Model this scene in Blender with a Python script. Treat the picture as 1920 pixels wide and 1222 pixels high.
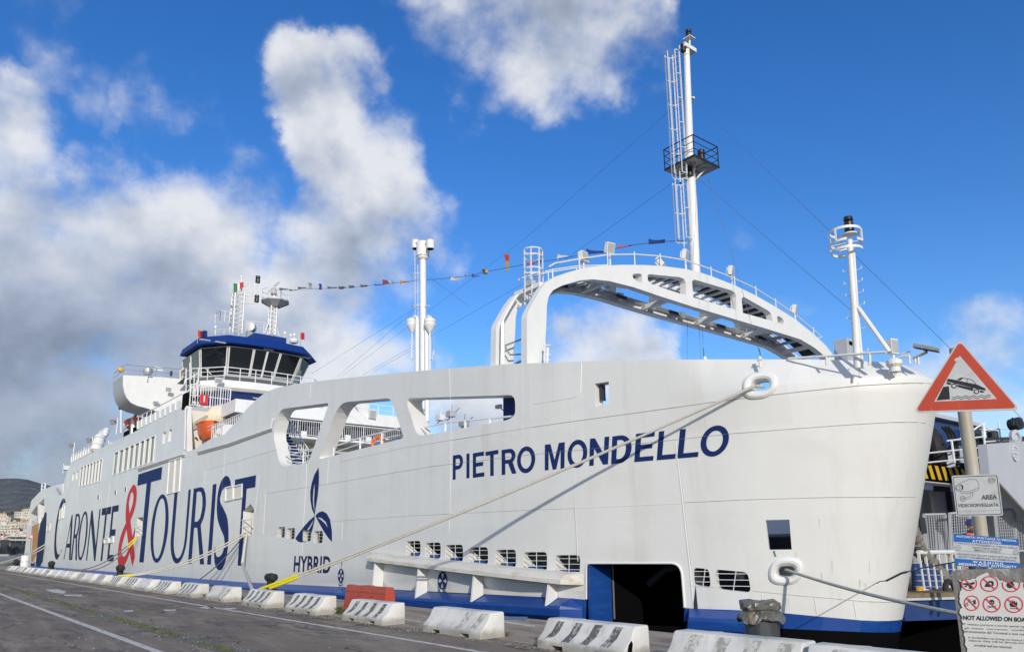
import bpy, bmesh, math, random
import numpy as np
from mathutils import Vector, Matrix
from mathutils.geometry import delaunay_2d_cdt
for _o in list(bpy.data.objects): bpy.data.objects.remove(_o)
SC = bpy.context.scene
COL = SC.collection
random.seed(7)
R = math.radians
# ------------------------------------------------------------------ camera
PW, PH = 1920., 1222.
FOC, PCX, PCY = 1426., 960., 720.          # focal length and principal point of the photograph, in its pixels
EYE = np.array([0., 0., 1.65])
_up = np.array([890. - PCX, -5930. - PCY, FOC]); _up /= np.linalg.norm(_up)
_st = np.array([-203. - PCX, 0., FOC]); _st[1] = -(_up[0]*_st[0] + _up[2]*_st[2])/_up[1]; _st /= np.linalg.norm(_st)
M = np.array([-_st, np.cross(_up, -_st), _up])   # rows: world X (along the quay to the bow), Y (to the ship), Z
cam = bpy.data.cameras.new('camera'); camo = bpy.data.objects.new('camera', cam); COL.objects.link(camo)
_r, _d, _f = M[:, 0], M[:, 1], M[:, 2]
camo.matrix_world = Matrix(((_r[0], -_d[0], -_f[0], EYE[0]), (_r[1], -_d[1], -_f[1], EYE[1]), (_r[2], -_d[2], -_f[2], EYE[2]), (0, 0, 0, 1)))
cam.sensor_width = 36.; cam.lens = 36.*FOC/PW; cam.shift_y = (PCY - PH/2)/PW; cam.clip_start = .05; cam.clip_end = 30000.
SC.camera = camo
# ------------------------------------------------------------------ light
SUN = Vector((1.8, -1., .72)).normalized()
sl = bpy.data.lights.new('sun', 'SUN'); sl.energy = 2.75; sl.angle = R(.53); sl.color = (1., .93, .82)
so = bpy.data.objects.new('sun', sl); COL.objects.link(so); so.rotation_euler = SUN.to_track_quat('Z', 'Y').to_euler(); so.location = (60, -40, 40)
SC.view_settings.view_transform = 'Standard'; SC.view_settings.look = 'None'; SC.view_settings.gamma = 1.; SC.view_settings.exposure = .24
SC.view_settings.use_curve_mapping = False

def ray(px, py):
    d = M @ np.array([px - PCX, py - PCY, FOC]); return d/np.linalg.norm(d)
def onY(px, py, y): d = ray(px, py); return Vector(EYE + d*(y/d[1]))
def onX(px, py, x): d = ray(px, py); return Vector(EYE + d*(x/d[0]))
def onZ(px, py, z): d = ray(px, py); return Vector(EYE + d*((z - EYE[2])/d[2]))
def atd(px, py, dist): return Vector(EYE + M @ np.array([px - PCX, py - PCY, FOC])*(dist/FOC))
def proj(p):
    c = M.T @ (np.array(p) - EYE); return np.array([PCX + FOC*c[0]/c[2], PCY + FOC*c[1]/c[2]])

# ------------------------------------------------------------------ world: sky with clouds
def nd(nt, t, **k):
    n = nt.nodes.new(t)
    for a, b in k.items(): setattr(n, a, b)
    return n
def mth(nt, op, a, b=None, c=None, clamp=False):
    n = nt.nodes.new('ShaderNodeMath'); n.operation = op; n.use_clamp = clamp
    for i, v in enumerate((a, b, c)):
        if v is None: continue
        if isinstance(v, (int, float)): n.inputs[i].default_value = v
        else: nt.links.new(v, n.inputs[i])
    return n.outputs[0]
def vmth(nt, op, a, b=None, scale=None):
    n = nt.nodes.new('ShaderNodeVectorMath'); n.operation = op
    for i, v in enumerate((a, b)):
        if v is None: continue
        if isinstance(v, (tuple, list, Vector)): n.inputs[i].default_value = tuple(v)
        else: nt.links.new(v, n.inputs[i])
    if scale is not None: n.inputs['Scale'].default_value = scale
    return n
def sstep(nt, v, a, b):
    n = nt.nodes.new('ShaderNodeMapRange'); n.interpolation_type = 'SMOOTHSTEP'
    nt.links.new(v, n.inputs[0]); n.inputs[1].default_value = a; n.inputs[2].default_value = b
    return n.outputs[0]
def mixc(nt, f, a, b, mode='MIX'):
    n = nt.nodes.new('ShaderNodeMix'); n.data_type = 'RGBA'; n.blend_type = mode
    for s, v in ((n.inputs[0], f), (n.inputs[6], a), (n.inputs[7], b)):
        if isinstance(v, (int, float)): s.default_value = v
        elif isinstance(v, (tuple, list)): s.default_value = (*v[:3], 1)
        else: nt.links.new(v, s)
    return n.outputs[2]
def noise(nt, vec, scale, detail=4., rough=.5, dist=0.):
    n = nt.nodes.new('ShaderNodeTexNoise'); n.inputs['Scale'].default_value = scale; n.inputs['Detail'].default_value = detail
    n.inputs['Roughness'].default_value = rough; n.inputs['Distortion'].default_value = dist
    if vec is not None: nt.links.new(vec, n.inputs['Vector'])
    return n.outputs[0]

W = bpy.data.worlds.new('World'); SC.world = W; W.use_nodes = True
wt = W.node_tree; wt.nodes.clear()
SKY = .085
sky = nd(wt, 'ShaderNodeTexSky', sky_type='NISHITA'); sky.sun_disc = False
sky.sun_elevation = math.asin(SUN.z); sky.sun_rotation = math.atan2(SUN.x, SUN.y)
sky.air_density = 1.; sky.dust_density = .25; sky.ozone_density = 3.
hs = nd(wt, 'ShaderNodeHueSaturation'); wt.links.new(sky.outputs[0], hs.inputs['Color'])
hs.inputs['Hue'].default_value = .513; hs.inputs['Saturation'].default_value = 1.30; hs.inputs['Value'].default_value = 1.74
tc = nd(wt, 'ShaderNodeTexCoord'); dirv = tc.outputs['Generated']
# where the clouds stand, as directions: (photo px, px, radius px, strength)
CL = [(60, 50, 60, .14), (115, 105, 60, .22), (185, 150, 55, .20), (0, 240, 85, .44), (45, 195, 55, .30), (330, 175, 65, .26), (380, 275, 55, .22), (255, 215, 40, .18), (300, 130, 40, .12),
      (575, 150, 70, .50), (640, 195, 90, .52), (600, 290, 85, .44), (690, 335, 90, .48), (755, 385, 60, .38), (700, 150, 40, .2),
      (880, 40, 100, .42), (1010, 60, 120, .52), (1140, 50, 105, .46), (900, 170, 75, .40), (1060, 140, 75, .34), (800, 10, 70, .24), (880, 240, 50, .26),
      (90, 430, 110, .50), (220, 410, 105, .54), (360, 420, 110, .54), (50, 560, 180, .60), (280, 560, 180, .64), (90, 700, 190, .70), (330, 680, 180, .64), (520, 610, 130, .56), (450, 460, 80, .42),
      (550, 420, 60, .36), (620, 530, 105, .54), (740, 480, 105, .54), (830, 480, 70, .46), (710, 600, 100, .48), (640, 690, 85, .48), (60, 850, 200, .66), (250, 830, 190, .6),
      (1110, 640, 95, .66), (1200, 665, 80, .58), (1050, 650, 65, .52), (1250, 630, 40, .28), (1400, 465, 50, .18), (1870, 700, 95, .34), (1760, 780, 120, .30), (930, 640, 45, .30), (1480, 600, 40, .12), (880, 790, 110, .62), (1000, 800, 80, .5)]
cov = None
# the cloud outlines are broken up by a turbulent offset of the direction
wv = wt.nodes.new('ShaderNodeTexNoise'); wv.inputs['Scale'].default_value = 5.5; wv.inputs['Detail'].default_value = 6.; wv.inputs['Roughness'].default_value = .58; wt.links.new(dirv, wv.inputs['Vector'])
wdir = vmth(wt, 'NORMALIZE', vmth(wt, 'ADD', dirv, vmth(wt, 'SCALE', vmth(wt, 'SUBTRACT', wv.outputs['Color'], (.5, .5, .5)).outputs[0], scale=.19).outputs[0]).outputs[0]).outputs[0]
for (cx_, cy_, r_, s_) in CL:
    c = ray(cx_, cy_); rr = math.cos(math.atan(r_*1.15/1500.)); 
    d = vmth(wt, 'DOT_PRODUCT', wdir, tuple(c)).outputs['Value']
    m = wt.nodes.new('ShaderNodeMapRange'); m.interpolation_type = 'SMOOTHSTEP'
    wt.links.new(d, m.inputs[0]); m.inputs[1].default_value = rr - (1 - rr)*.55; m.inputs[2].default_value = 1.; m.inputs[4].default_value = s_
    cov = m.outputs[0] if cov is None else mth(wt, 'MAXIMUM', mth(wt, 'MULTIPLY_ADD', m.outputs[0], .22, cov), m.outputs[0])
cov = mth(wt, 'MINIMUM', cov, .74)
sp = nd(wt, 'ShaderNodeSeparateXYZ'); wt.links.new(dirv, sp.inputs[0])
def cloudnoise(vec):
    p = noise(wt, vec, 7., 8., .55); q = noise(wt, vec, 3.0, 2., .5)
    return mth(wt, 'ADD', mth(wt, 'MULTIPLY', p, .78), mth(wt, 'MULTIPLY', q, .22))
squash = vmth(wt, 'MULTIPLY', dirv, (1., 1., 1.2)).outputs[0]
n1 = cloudnoise(squash)
off = vmth(wt, 'ADD', squash, tuple(Vector((.35, -.1, .9)).normalized()*.05)).outputs[0]
def softnoise(vec): return mth(wt, 'ADD', mth(wt, 'MULTIPLY', noise(wt, vec, 7., 5., .52), .7), mth(wt, 'MULTIPLY', noise(wt, vec, 3.0, 2., .5), .3))
s1 = softnoise(squash); s2 = softnoise(off)
# cloud over the unseen sky, as in view, thickened to lift ambient light
rest = mth(wt, 'MULTIPLY', sstep(wt, noise(wt, dirv, 2.2, 2., .5), .42, .62), .55)
fwd = vmth(wt, 'DOT_PRODUCT', dirv, tuple(ray(960, 560))).outputs['Value']
rest = mth(wt, 'MULTIPLY', rest, mth(wt, 'SUBTRACT', 1., sstep(wt, fwd, .56, .66)))
cv = mth(wt, 'MAXIMUM', cov, rest)
dens = mth(wt, 'ADD', mth(wt, 'MULTIPLY', mth(wt, 'MULTIPLY', mth(wt, 'SUBTRACT', n1, .5), 2.5), mth(wt, 'MULTIPLY', cv, 4.5, clamp=True)), cv)
alpha = mth(wt, 'MULTIPLY', sstep(wt, dens, .04, .72), .95)
shade = mth(wt, 'SUBTRACT', s1, s2)                                   # lit edges toward the light, grey bellies
thick = sstep(wt, dens, .40, .95)
lit = mth(wt, 'ADD', mth(wt, 'MULTIPLY', shade, 2.6), mth(wt, 'SUBTRACT', .88, mth(wt, 'MULTIPLY', thick, .24)), clamp=True)
dk = vmth(wt, 'DOT_PRODUCT', dirv, tuple(ray(70, 850))).outputs['Value']
bank = sstep(wt, dk, math.cos(R(17)), math.cos(R(3)))                 # the cloud bank over the hills is toned darker
lit = mth(wt, 'MULTIPLY', lit, mth(wt, 'SUBTRACT', 1., mth(wt, 'MULTIPLY', bank, .42)))
cr = nd(wt, 'ShaderNodeValToRGB'); wt.links.new(lit, cr.inputs[0])
e = cr.color_ramp.elements; e[0].position = .20; e[0].color = (.17, .205, .27, 1); e[1].position = .95; e[1].color = (.72, .735, .765, 1)
k = e.new(.58); k.color = (.40, .45, .55, 1)
ccol = vmth(wt, 'SCALE', cr.outputs[0], scale=.95/SKY).outputs[0]
bg = nd(wt, 'ShaderNodeBackground'); bg.inputs[1].default_value = SKY
wt.links.new(mixc(wt, alpha, hs.outputs[0], ccol), bg.inputs[0])
wo = nd(wt, 'ShaderNodeOutputWorld'); wt.links.new(bg.outputs[0], wo.inputs[0])
W.cycles.sampling_method = 'MANUAL'; W.cycles.sample_map_resolution = 512

# ------------------------------------------------------------------ materials
def mat(name, col, rough=.5, metal=0., var=.0, vscale=3., dirt=None, dscale=(1, 1, 1), damt=.5, dlo=.5, dhi=.7, bump=0., bscale=30., spec=.5, vstretch=(1, 1, 1), alpha=None, trans=0.):
    m = bpy.data.materials.new(name); m.use_nodes = True; nt = m.node_tree; b = nt.nodes['Principled BSDF']
    b.inputs['Roughness'].default_value = rough; b.inputs['Metallic'].default_value = metal
    b.inputs['Specular IOR Level'].default_value = spec
    if trans: b.inputs['Transmission Weight'].default_value = trans
    g = nd(nt, 'ShaderNodeNewGeometry').outputs['Position']
    c = (*col, 1)
    out = None
    if var:
        v = vmth(nt, 'MULTIPLY', g, vstretch).outputs[0]
        n = noise(nt, v, vscale, 5., .6)
        f = nt.nodes.new('ShaderNodeMapRange'); nt.links.new(n, f.inputs[0]); f.inputs[1].default_value = .25; f.inputs[2].default_value = .75
        f.inputs[3].default_value = 1 - var; f.inputs[4].default_value = 1 + var*.6
        out = vmth(nt, 'SCALE', tuple(col)); nt.links.new(f.outputs[0], out.inputs['Scale']); out = out.outputs[0]
    if dirt:
        v = vmth(nt, 'MULTIPLY', g, dscale).outputs[0]
        n = sstep(nt, noise(nt, v, 1., 6., .62), dlo, dhi)
        out = mixc(nt, mth(nt, 'MULTIPLY', n, damt), out if out is not None else c, dirt)
    if out is not None: nt.links.new(out, b.inputs['Base Color'])
    else: b.inputs['Base Color'].default_value = c
    if bump:
        bn = nd(nt, 'ShaderNodeBump'); bn.inputs['Strength'].default_value = bump; bn.inputs['Distance'].default_value = .02
        nt.links.new(noise(nt, g, bscale, 6., .65), bn.inputs['Height']); nt.links.new(bn.outputs[0], b.inputs['Normal'])
    return m
def m_hullpaint():
    m = mat('hull_white', (.735, .73, .705), .40, var=.05, vscale=.5, vstretch=(1, 1, .25), dirt=(.50, .465, .38), dscale=(1.6, 1.6, .10), damt=.38, dlo=.50, dhi=.80)
    nt = m.node_tree; b = nt.nodes['Principled BSDF']; src = b.inputs['Base Color'].links[0].from_socket
    g = nd(nt, 'ShaderNodeNewGeometry').outputs['Position']; s = nd(nt, 'ShaderNodeSeparateXYZ'); nt.links.new(g, s.inputs[0])
    row = mth(nt, 'FLOOR', mth(nt, 'MULTIPLY', s.outputs[2], .41)); px = mth(nt, 'FLOOR', mth(nt, 'ADD', mth(nt, 'MULTIPLY', s.outputs[0], .155), mth(nt, 'MULTIPLY', row, .37)))
    cb = nd(nt, 'ShaderNodeCombineXYZ'); nt.links.new(px, cb.inputs[0]); nt.links.new(row, cb.inputs[1]); wn = nd(nt, 'ShaderNodeTexWhiteNoise'); nt.links.new(cb.outputs[0], wn.inputs[0])
    f = nt.nodes.new('ShaderNodeMapRange'); nt.links.new(wn.outputs[0], f.inputs[0]); f.inputs[3].default_value = .955; f.inputs[4].default_value = 1.015
    sc = vmth(nt, 'SCALE', src); nt.links.new(f.outputs[0], sc.inputs['Scale'])
    blot = sstep(nt, noise(nt, vmth(nt, 'MULTIPLY', g, (.35, .35, .8)).outputs[0], 1.3, 6., .6), .50, .74)
    nt.links.new(mixc(nt, mth(nt, 'MULTIPLY', blot, .28), sc.outputs[0], (.60, .575, .50)), b.inputs['Base Color'])
    bn = nd(nt, 'ShaderNodeBump'); bn.inputs['Strength'].default_value = .40; bn.inputs['Distance'].default_value = .035      # plates dished between frames
    fr = mth(nt, 'SINE', mth(nt, 'MULTIPLY', s.outputs[0], 9.0)); h = mth(nt, 'ADD', mth(nt, 'MULTIPLY', fr, .05), noise(nt, g, 1.1, 3., .5)); nt.links.new(h, bn.inputs['Height']); nt.links.new(bn.outputs[0], b.inputs['Normal'])
    return m
m_hull = m_hullpaint()
m_white = mat('white_paint', (.76, .76, .74), .4, var=.05, vscale=2., dirt=(.5, .46, .38), dscale=(2, 2, .6), damt=.25, dlo=.52, dhi=.8)
m_cream = mat('cream_paint', (.72, .68, .58), .45, var=.06, vscale=1.)
m_canv = mat('cream_cover', (.74, .66, .50), .6, var=.08, vscale=2.)
m_grey = mat('grey_paint', (.42, .44, .46), .5, var=.08, vscale=2.)
m_steel = mat('galvanised_steel', (.48, .49, .49), .45, .6, var=.12, vscale=9.)
m_navy = mat('navy_print', (.010, .028, .125), .65, var=.08, vscale=1., spec=.15)
m_navy2 = mat('faded_navy_print', (.014, .026, .080), .65, var=.10, vscale=.8, spec=.15)
m_red = mat('red_print', (.62, .028, .038), .6, spec=.2, var=.06)
m_blue = mat('blue_boot_paint', (.010, .058, .270), .38, var=.12, vscale=1.2, dirt=(.03, .16, .40), dscale=(.5, .5, 3.), damt=.45, dlo=.5, dhi=.75)
m_blue2 = mat('visor_blue', (.006, .036, .20), .5, spec=.25, var=.06)
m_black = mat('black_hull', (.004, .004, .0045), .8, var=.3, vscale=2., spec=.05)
m_blackp = mat('black_plastic', (.012, .012, .013), .4)
m_rub = mat('black_rubber', (.018, .018, .019), .75, var=.3, vscale=6., bump=.3, bscale=25.)
m_dark = mat('dark_interior', (.035, .04, .05), .7, var=.2, vscale=1.)
m_glass = mat('dark_glass', (.010, .013, .016), .05, spec=.45)
m_win = mat('window_glass', (.05, .085, .095), .08, spec=.9)
m_orange = mat('orange_gel', (.80, .13, .025), .4, var=.08)
m_redp = mat('red_plastic', (.42, .060, .030), .5, var=.10, vscale=4., dirt=(.30, .12, .09), dscale=(3, 3, 1.2), damt=.5, dlo=.5, dhi=.75)
m_redbox = mat('red_cabinet', (.60, .03, .035), .4)
m_yel = mat('yellow_sleeve', (.72, .62, .01), .6, var=.10, vscale=8.)
m_amber = mat('amber_paint', (.70, .40, .02), .5, var=.08)
m_ropew = mat('pale_rope', (.56, .535, .465), .9, var=.25, vscale=18., bump=.6, bscale=60.)
m_roped = mat('grey_rope', (.20, .20, .19), .9, var=.3, vscale=18., bump=.6, bscale=60.)
m_wire = mat('dark_wire', (.10, .115, .14), .6)
m_lamp = mat('lamp_lens', (.40, .41, .41), .25, spec=.6)
m_seam = mat('weld_seam_paint', (.56, .55, .52), .5, var=.10)
m_seaml = mat('weld_bead_paint', (.76, .76, .74), .4)
m_rust = mat('rust_stain', (.46, .33, .20), .7, var=.3, vscale=4.)
MATS = {}

# ------------------------------------------------------------------ mesh helpers
class MB:
    def __init__(s): s.v = []; s.f = []; s.m = []; s.mi = 0
    def add(s, vs, fs):
        o = len(s.v); s.v += [tuple(p) for p in vs]; s.f += [tuple(i + o for i in f) for f in fs]; s.m += [s.mi]*len(fs); return s
    def box(s, c, d, rz=0., mtx=None):
        x, y, z = (q*.5 for q in d)
        vs = [Vector((a*x, b*y, g*z)) for a in (-1, 1) for b in (-1, 1) for g in (-1, 1)]
        mm = mtx if mtx is not None else Matrix.Rotation(rz, 3, 'Z')
        return s.add([mm @ p + Vector(c) for p in vs], [(0, 1, 3, 2), (4, 6, 7, 5), (0, 4, 5, 1), (2, 3, 7, 6), (0, 2, 6, 4), (1, 5, 7, 3)])
    def bb(s, a, b):                                         # box between two corners
        a, b = Vector(a), Vector(b); return s.box((a + b)*.5, [max(abs(q), .004) for q in (b - a)])
    def hexa(s, q0, q1):                                     # solid between two quads
        return s.add(list(q0) + list(q1), [(3, 2, 1, 0), (4, 5, 6, 7), (0, 1, 5, 4), (1, 2, 6, 5), (2, 3, 7, 6), (3, 0, 4, 7)])
    def tube(s, pts, r, n=8, caps=True, closed=False):
        pts = [Vector(p) for p in pts]; N = len(pts)
        rs = r if isinstance(r, (list, tuple)) else [r]*N
        ts = []
        for i in range(N):
            if closed: t = pts[(i + 1) % N] - pts[i - 1]
            else: t = pts[min(i + 1, N - 1)] - pts[max(i - 1, 0)]
            ts.append(t.normalized() if t.length > 1e-9 else Vector((0, 0, 1)))
        u = ts[0].cross(Vector((0, 0, 1)))
        if u.length < 1e-3: u = ts[0].cross(Vector((1, 0, 0)))
        u.normalize(); vs = []
        for i in range(N):
            u = (u - ts[i]*u.dot(ts[i])); u = u.normalized() if u.length > 1e-6 else ts[i].orthogonal().normalized()
            w = ts[i].cross(u)
            for k in range(n):
                a = 2*math.pi*k/n; vs.append(pts[i] + (u*math.cos(a) + w*math.sin(a))*rs[i])
        fs = []
        for i in range(N if closed else N - 1):
            for k in range(n):
                a, b = i*n + k, i*n + (k + 1) % n; j = ((i + 1) % N)*n
                fs.append((a, b, j + (k + 1) % n, j + k))
        if caps and not closed: fs += [tuple(range(n - 1, -1, -1)), tuple((N - 1)*n + k for k in range(n))]
        return s.add(vs, fs)
    def bar(s, a, b, w, h=None):                             # rectangular bar from a to b
        a, b = Vector(a), Vector(b); t = (b - a).normalized(); h = h or w
        u = t.cross(Vector((0, 0, 1)))
        if u.length < 1e-3: u = Vector((1, 0, 0))
        u.normalize(); v = u.cross(t)
        q = lambda p: [p - u*w/2 - v*h/2, p + u*w/2 - v*h/2, p + u*w/2 + v*h/2, p - u*w/2 + v*h/2]
        return s.hexa(q(a), q(b))
    def lathe(s, c, prof, n=16, axis=None):                  # prof: (radius, height) list
        mm = Vector(axis).to_track_quat('Z', 'Y').to_matrix() if axis is not None else Matrix.Identity(3)
        vs = []; fs = []
        for (r, h) in prof:
            for k in range(n):
                a = 2*math.pi*k/n; vs.append(mm @ Vector((r*math.cos(a), r*math.sin(a), h)) + Vector(c))
        for i in range(len(prof) - 1):
            for k in range(n): fs.append((i*n + k, i*n + (k + 1) % n, (i + 1)*n + (k + 1) % n, (i + 1)*n + k))
        fs += [tuple(range(n - 1, -1, -1)), tuple((len(prof) - 1)*n + k for k in range(n))]
        return s.add(vs, fs)
    def sweep(s, prof, a, b):                                # prism: polygon in the (Y, Z) plane from X=a to X=b
        n = len(prof); vs = [(a, p[0], p[1]) for p in prof] + [(b, p[0], p[1]) for p in prof]
        return s.add(vs, [tuple(range(n)), tuple(range(2*n - 1, n - 1, -1))] + [(i, n + i, n + (i + 1) % n, (i + 1) % n) for i in range(n)])
    def prism(s, poly, d):                                   # 3D polygon pushed along vector d
        n = len(poly); d = Vector(d); vs = [Vector(p) for p in poly] + [Vector(p) + d for p in poly]
        return s.add(vs, [tuple(range(n - 1, -1, -1)), tuple(range(n, 2*n))] + [(i, (i + 1) % n, n + (i + 1) % n, n + i) for i in range(n)])
    def ring(s, c, R0, r, n=24, k=6, axis=(0, 0, 1), a0=0., a1=2*math.pi):
        q = Vector(axis).to_track_quat('Z', 'Y').to_matrix(); full = abs(a1 - a0 - 2*math.pi) < 1e-6
        pts = [q @ Vector((R0*math.cos(a0 + (a1 - a0)*i/n), R0*math.sin(a0 + (a1 - a0)*i/n), 0)) + Vector(c) for i in range(n if full else n + 1)]
        return s.tube(pts, r, k, closed=full)
    def build(s, name, m, parent=None, smooth=False, bevel=0., auto=True, fix=True):
        me = bpy.data.meshes.new(name); me.from_pydata(s.v, [], s.f)
        for q in (m if isinstance(m, (list, tuple)) else [m]): me.materials.append(q)
        if isinstance(m, (list, tuple)): me.polygons.foreach_set('material_index', s.m)
        if fix or bevel:
            bm = bmesh.new(); bm.from_mesh(me)
            if bevel:
                bmesh.ops.recalc_face_normals(bm, faces=bm.faces)
                es = [e for e in bm.edges if len(e.link_faces) == 2 and e.calc_face_angle(0) > .6]
                bmesh.ops.bevel(bm, geom=es, offset=bevel, segments=2, profile=.6, affect='EDGES', clamp_overlap=True)
            bmesh.ops.recalc_face_normals(bm, faces=bm.faces)
            bm.to_mesh(me); bm.free()
        if smooth: sharp_smooth(me, R(38))
        o = bpy.data.objects.new(name, me); COL.objects.link(o)
        if parent is not None: link_parent(o, parent)
        return o
def sharp_smooth(me, ang):
    me.polygons.foreach_set('use_smooth', [True]*len(me.polygons))
    bm = bmesh.new(); bm.from_mesh(me)
    for e in bm.edges:
        e.smooth = not (len(e.link_faces) == 2 and e.calc_face_angle(0) > ang)
    bm.to_mesh(me); bm.free()
def link_parent(o, p):
    o.parent = p
    if p.type == 'EMPTY': o.matrix_parent_inverse = Matrix.LocRotScale(p.location, p.rotation_euler, None).inverted()
def thing(name, label, cat, loc=(0, 0, 0), group=None):
    o = bpy.data.objects.new(name, None); COL.objects.link(o); o.location = loc; o.empty_display_size = .3
    tag(o, label, cat, group); return o
def tag(o, label, cat, group=None):
    o['label'] = label; o['category'] = cat
    if group: o['group'] = group
    return o
def part_label(o, l): o['label'] = l; return o
def pieces(o):
    """split one mesh of loose pieces into one object a piece, all named alike"""
    bm = bmesh.new(); bm.from_mesh(o.data); bm.verts.index_update(); seen = set(); groups = []
    for v in bm.verts:
        if v.index in seen: continue
        st = [v]; seen.add(v.index); gset = []
        while st:
            q = st.pop(); gset.append(q.index)
            for e_ in q.link_edges:
                w_ = e_.other_vert(q)
                if w_.index not in seen: seen.add(w_.index); st.append(w_)
        groups.append(set(gset))
    if len(groups) > 1:
        nm = o.name.split('.')[0]
        for gi, gs in enumerate(groups):
            vs_ = sorted(gs); mp_ = {v: i for i, v in enumerate(vs_)}; fs_ = [([mp_[v.index] for v in f.verts], f.material_index, f.smooth) for f in bm.faces if f.verts[0].index in gs]
            me = bpy.data.meshes.new(nm); me.from_pydata([tuple(bm.verts[i].co) for i in vs_] if False else [tuple(o.data.vertices[i].co) for i in vs_], [], [f[0] for f in fs_])
            for m_ in o.data.materials: me.materials.append(m_)
            me.polygons.foreach_set('material_index', [f[1] for f in fs_]); me.polygons.foreach_set('use_smooth', [f[2] for f in fs_])
            c_ = bpy.data.objects.new(nm, me); COL.objects.link(c_); c_.parent = o.parent; c_.matrix_parent_inverse = o.matrix_parent_inverse
        for ch in list(o.children): pass
        if not o.children: bpy.data.objects.remove(o)
    bm.free()
def setting(o): o['kind'] = 'structure'; return o

# ------------------------------------------------------------------ 2D fill
def inside(p, poly):
    x, y = p; c = False; n = len(poly)
    for i in range(n):
        x1, y1 = poly[i]; x2, y2 = poly[i - 1]
        if (y1 > y) != (y2 > y) and x < (x2 - x1)*(y - y1)/(y2 - y1) + x1: c = not c
    return c
def fill2(outer, holes=(), extra=()):
    vs = []; es = []
    for lp in [outer] + list(holes):
        o = len(vs); n = len(lp); vs += [Vector((p[0], p[1])) for p in lp]; es += [(o + i, o + (i + 1) % n) for i in range(n)]
    vs += [Vector((p[0], p[1])) for p in extra]
    v, e_, f, _a, _b, _c = delaunay_2d_cdt(vs, es, [], 0, 1e-5)
    out = []
    for t in f:
        c = sum((v[i] for i in t), Vector((0, 0)))/len(t)
        if inside(c, outer) and not any(inside(c, h) for h in holes): out.append(tuple(t))
    return v, out
def fillet(poly, r, k=5):
    n = len(poly); out = []
    rr = r if isinstance(r, (list, tuple)) else [r]*n
    for i in range(n):
        p = Vector(poly[i]); a = Vector(poly[i - 1]) - p; b = Vector(poly[(i + 1) % n]) - p
        q = min(rr[i], a.length*.45, b.length*.45)
        if q < 1e-4: out.append(tuple(p)); continue
        a = p + a.normalized()*q; b = p + b.normalized()*q
        for j in range(k + 1):
            t = j/k; out.append(tuple(a*(1 - t)**2 + p*2*t*(1 - t) + b*t*t))
    return out

# ------------------------------------------------------------------ the hull surface: S(u, z), u runs forward along the side
D = 16.7; YC = 27.45; YF = 38.2
_pl = np.array([(-26, 16.7), (-24, 16.70), (-21, 16.78), (-18.3, 17.05), (-16, 17.45), (-13.6, 17.97), (-12.4, 18.27), (-11.3, 18.72), (-10.1, 19.38),
                (-9.38, 20.0), (-9.02, 20.5), (-8.87, 21.2), (-8.98, 22.1), (-9.5, 23.1), (-10.4, 24.2), (-11.5, 25.0)])
def _cr(P, n=14):
    out = []
    for i in range(1, len(P) - 2):
        p0, p1, p2, p3 = P[i - 1], P[i], P[i + 1], P[i + 2]
        for t in np.linspace(0, 1, n, endpoint=False):
            out.append(.5*((2*p1) + (-p0 + p2)*t + (2*p0 - 5*p1 + 4*p2 - p3)*t*t + (-p0 + 3*p1 - 3*p2 + p3)*t**3))
    out.append(P[-2]); return np.array(out)
PLAN = _cr(_pl); _dl = np.r_[0, np.cumsum(np.hypot(*np.diff(PLAN, axis=0).T))]; PU = -24 + _dl; UEND = PU[-1]; PUL = UEND
def plan(u):
    if u <= -24: return np.array([u, D])
    return np.array([np.interp(u, PU, PLAN[:, 0]), np.interp(u, PU, PLAN[:, 1])])
def S(u, z, off=0.):
    p = plan(u)
    if u > -24.5:
        t = plan(u + .05) - plan(u - .05); t /= np.hypot(*t); nn = np.array([t[1], -t[0]])
        w = min(max((u + 22)/12., 0), 1); w = w*w*(3 - 2*w)
        x = -1.36*(1 - min(z, 5.95)/4.9)*w
        lean = max(0., z - 5.95)*1.1*min(max((u + 14)/5., 0), 1)
        p = p + np.array([x, 0]) + nn*(off - lean)
    else: p = p + np.array([0, -off])
    return Vector((p[0], p[1], z))
def uz(px, py):
    g = onY(px, py, D); u, z = min(g[0], -10.5), g[2]
    tgt = np.array([px, py])
    for _ in range(40):
        e0 = proj(S(u, z)) - tgt
        if abs(e0).max() < .02: break
        J = np.stack([(proj(S(u + .01, z)) - tgt - e0)/.01, (proj(S(u, z + .01)) - tgt - e0)/.01], 1)
        try: st = np.linalg.solve(J, -e0)
        except Exception: break
        st = np.clip(st, -1.5, 1.5); u += st[0]; z += st[1]; u = min(u, UEND)
    return (u, z)
def UZ(pts): return [uz(*p) for p in pts]
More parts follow.
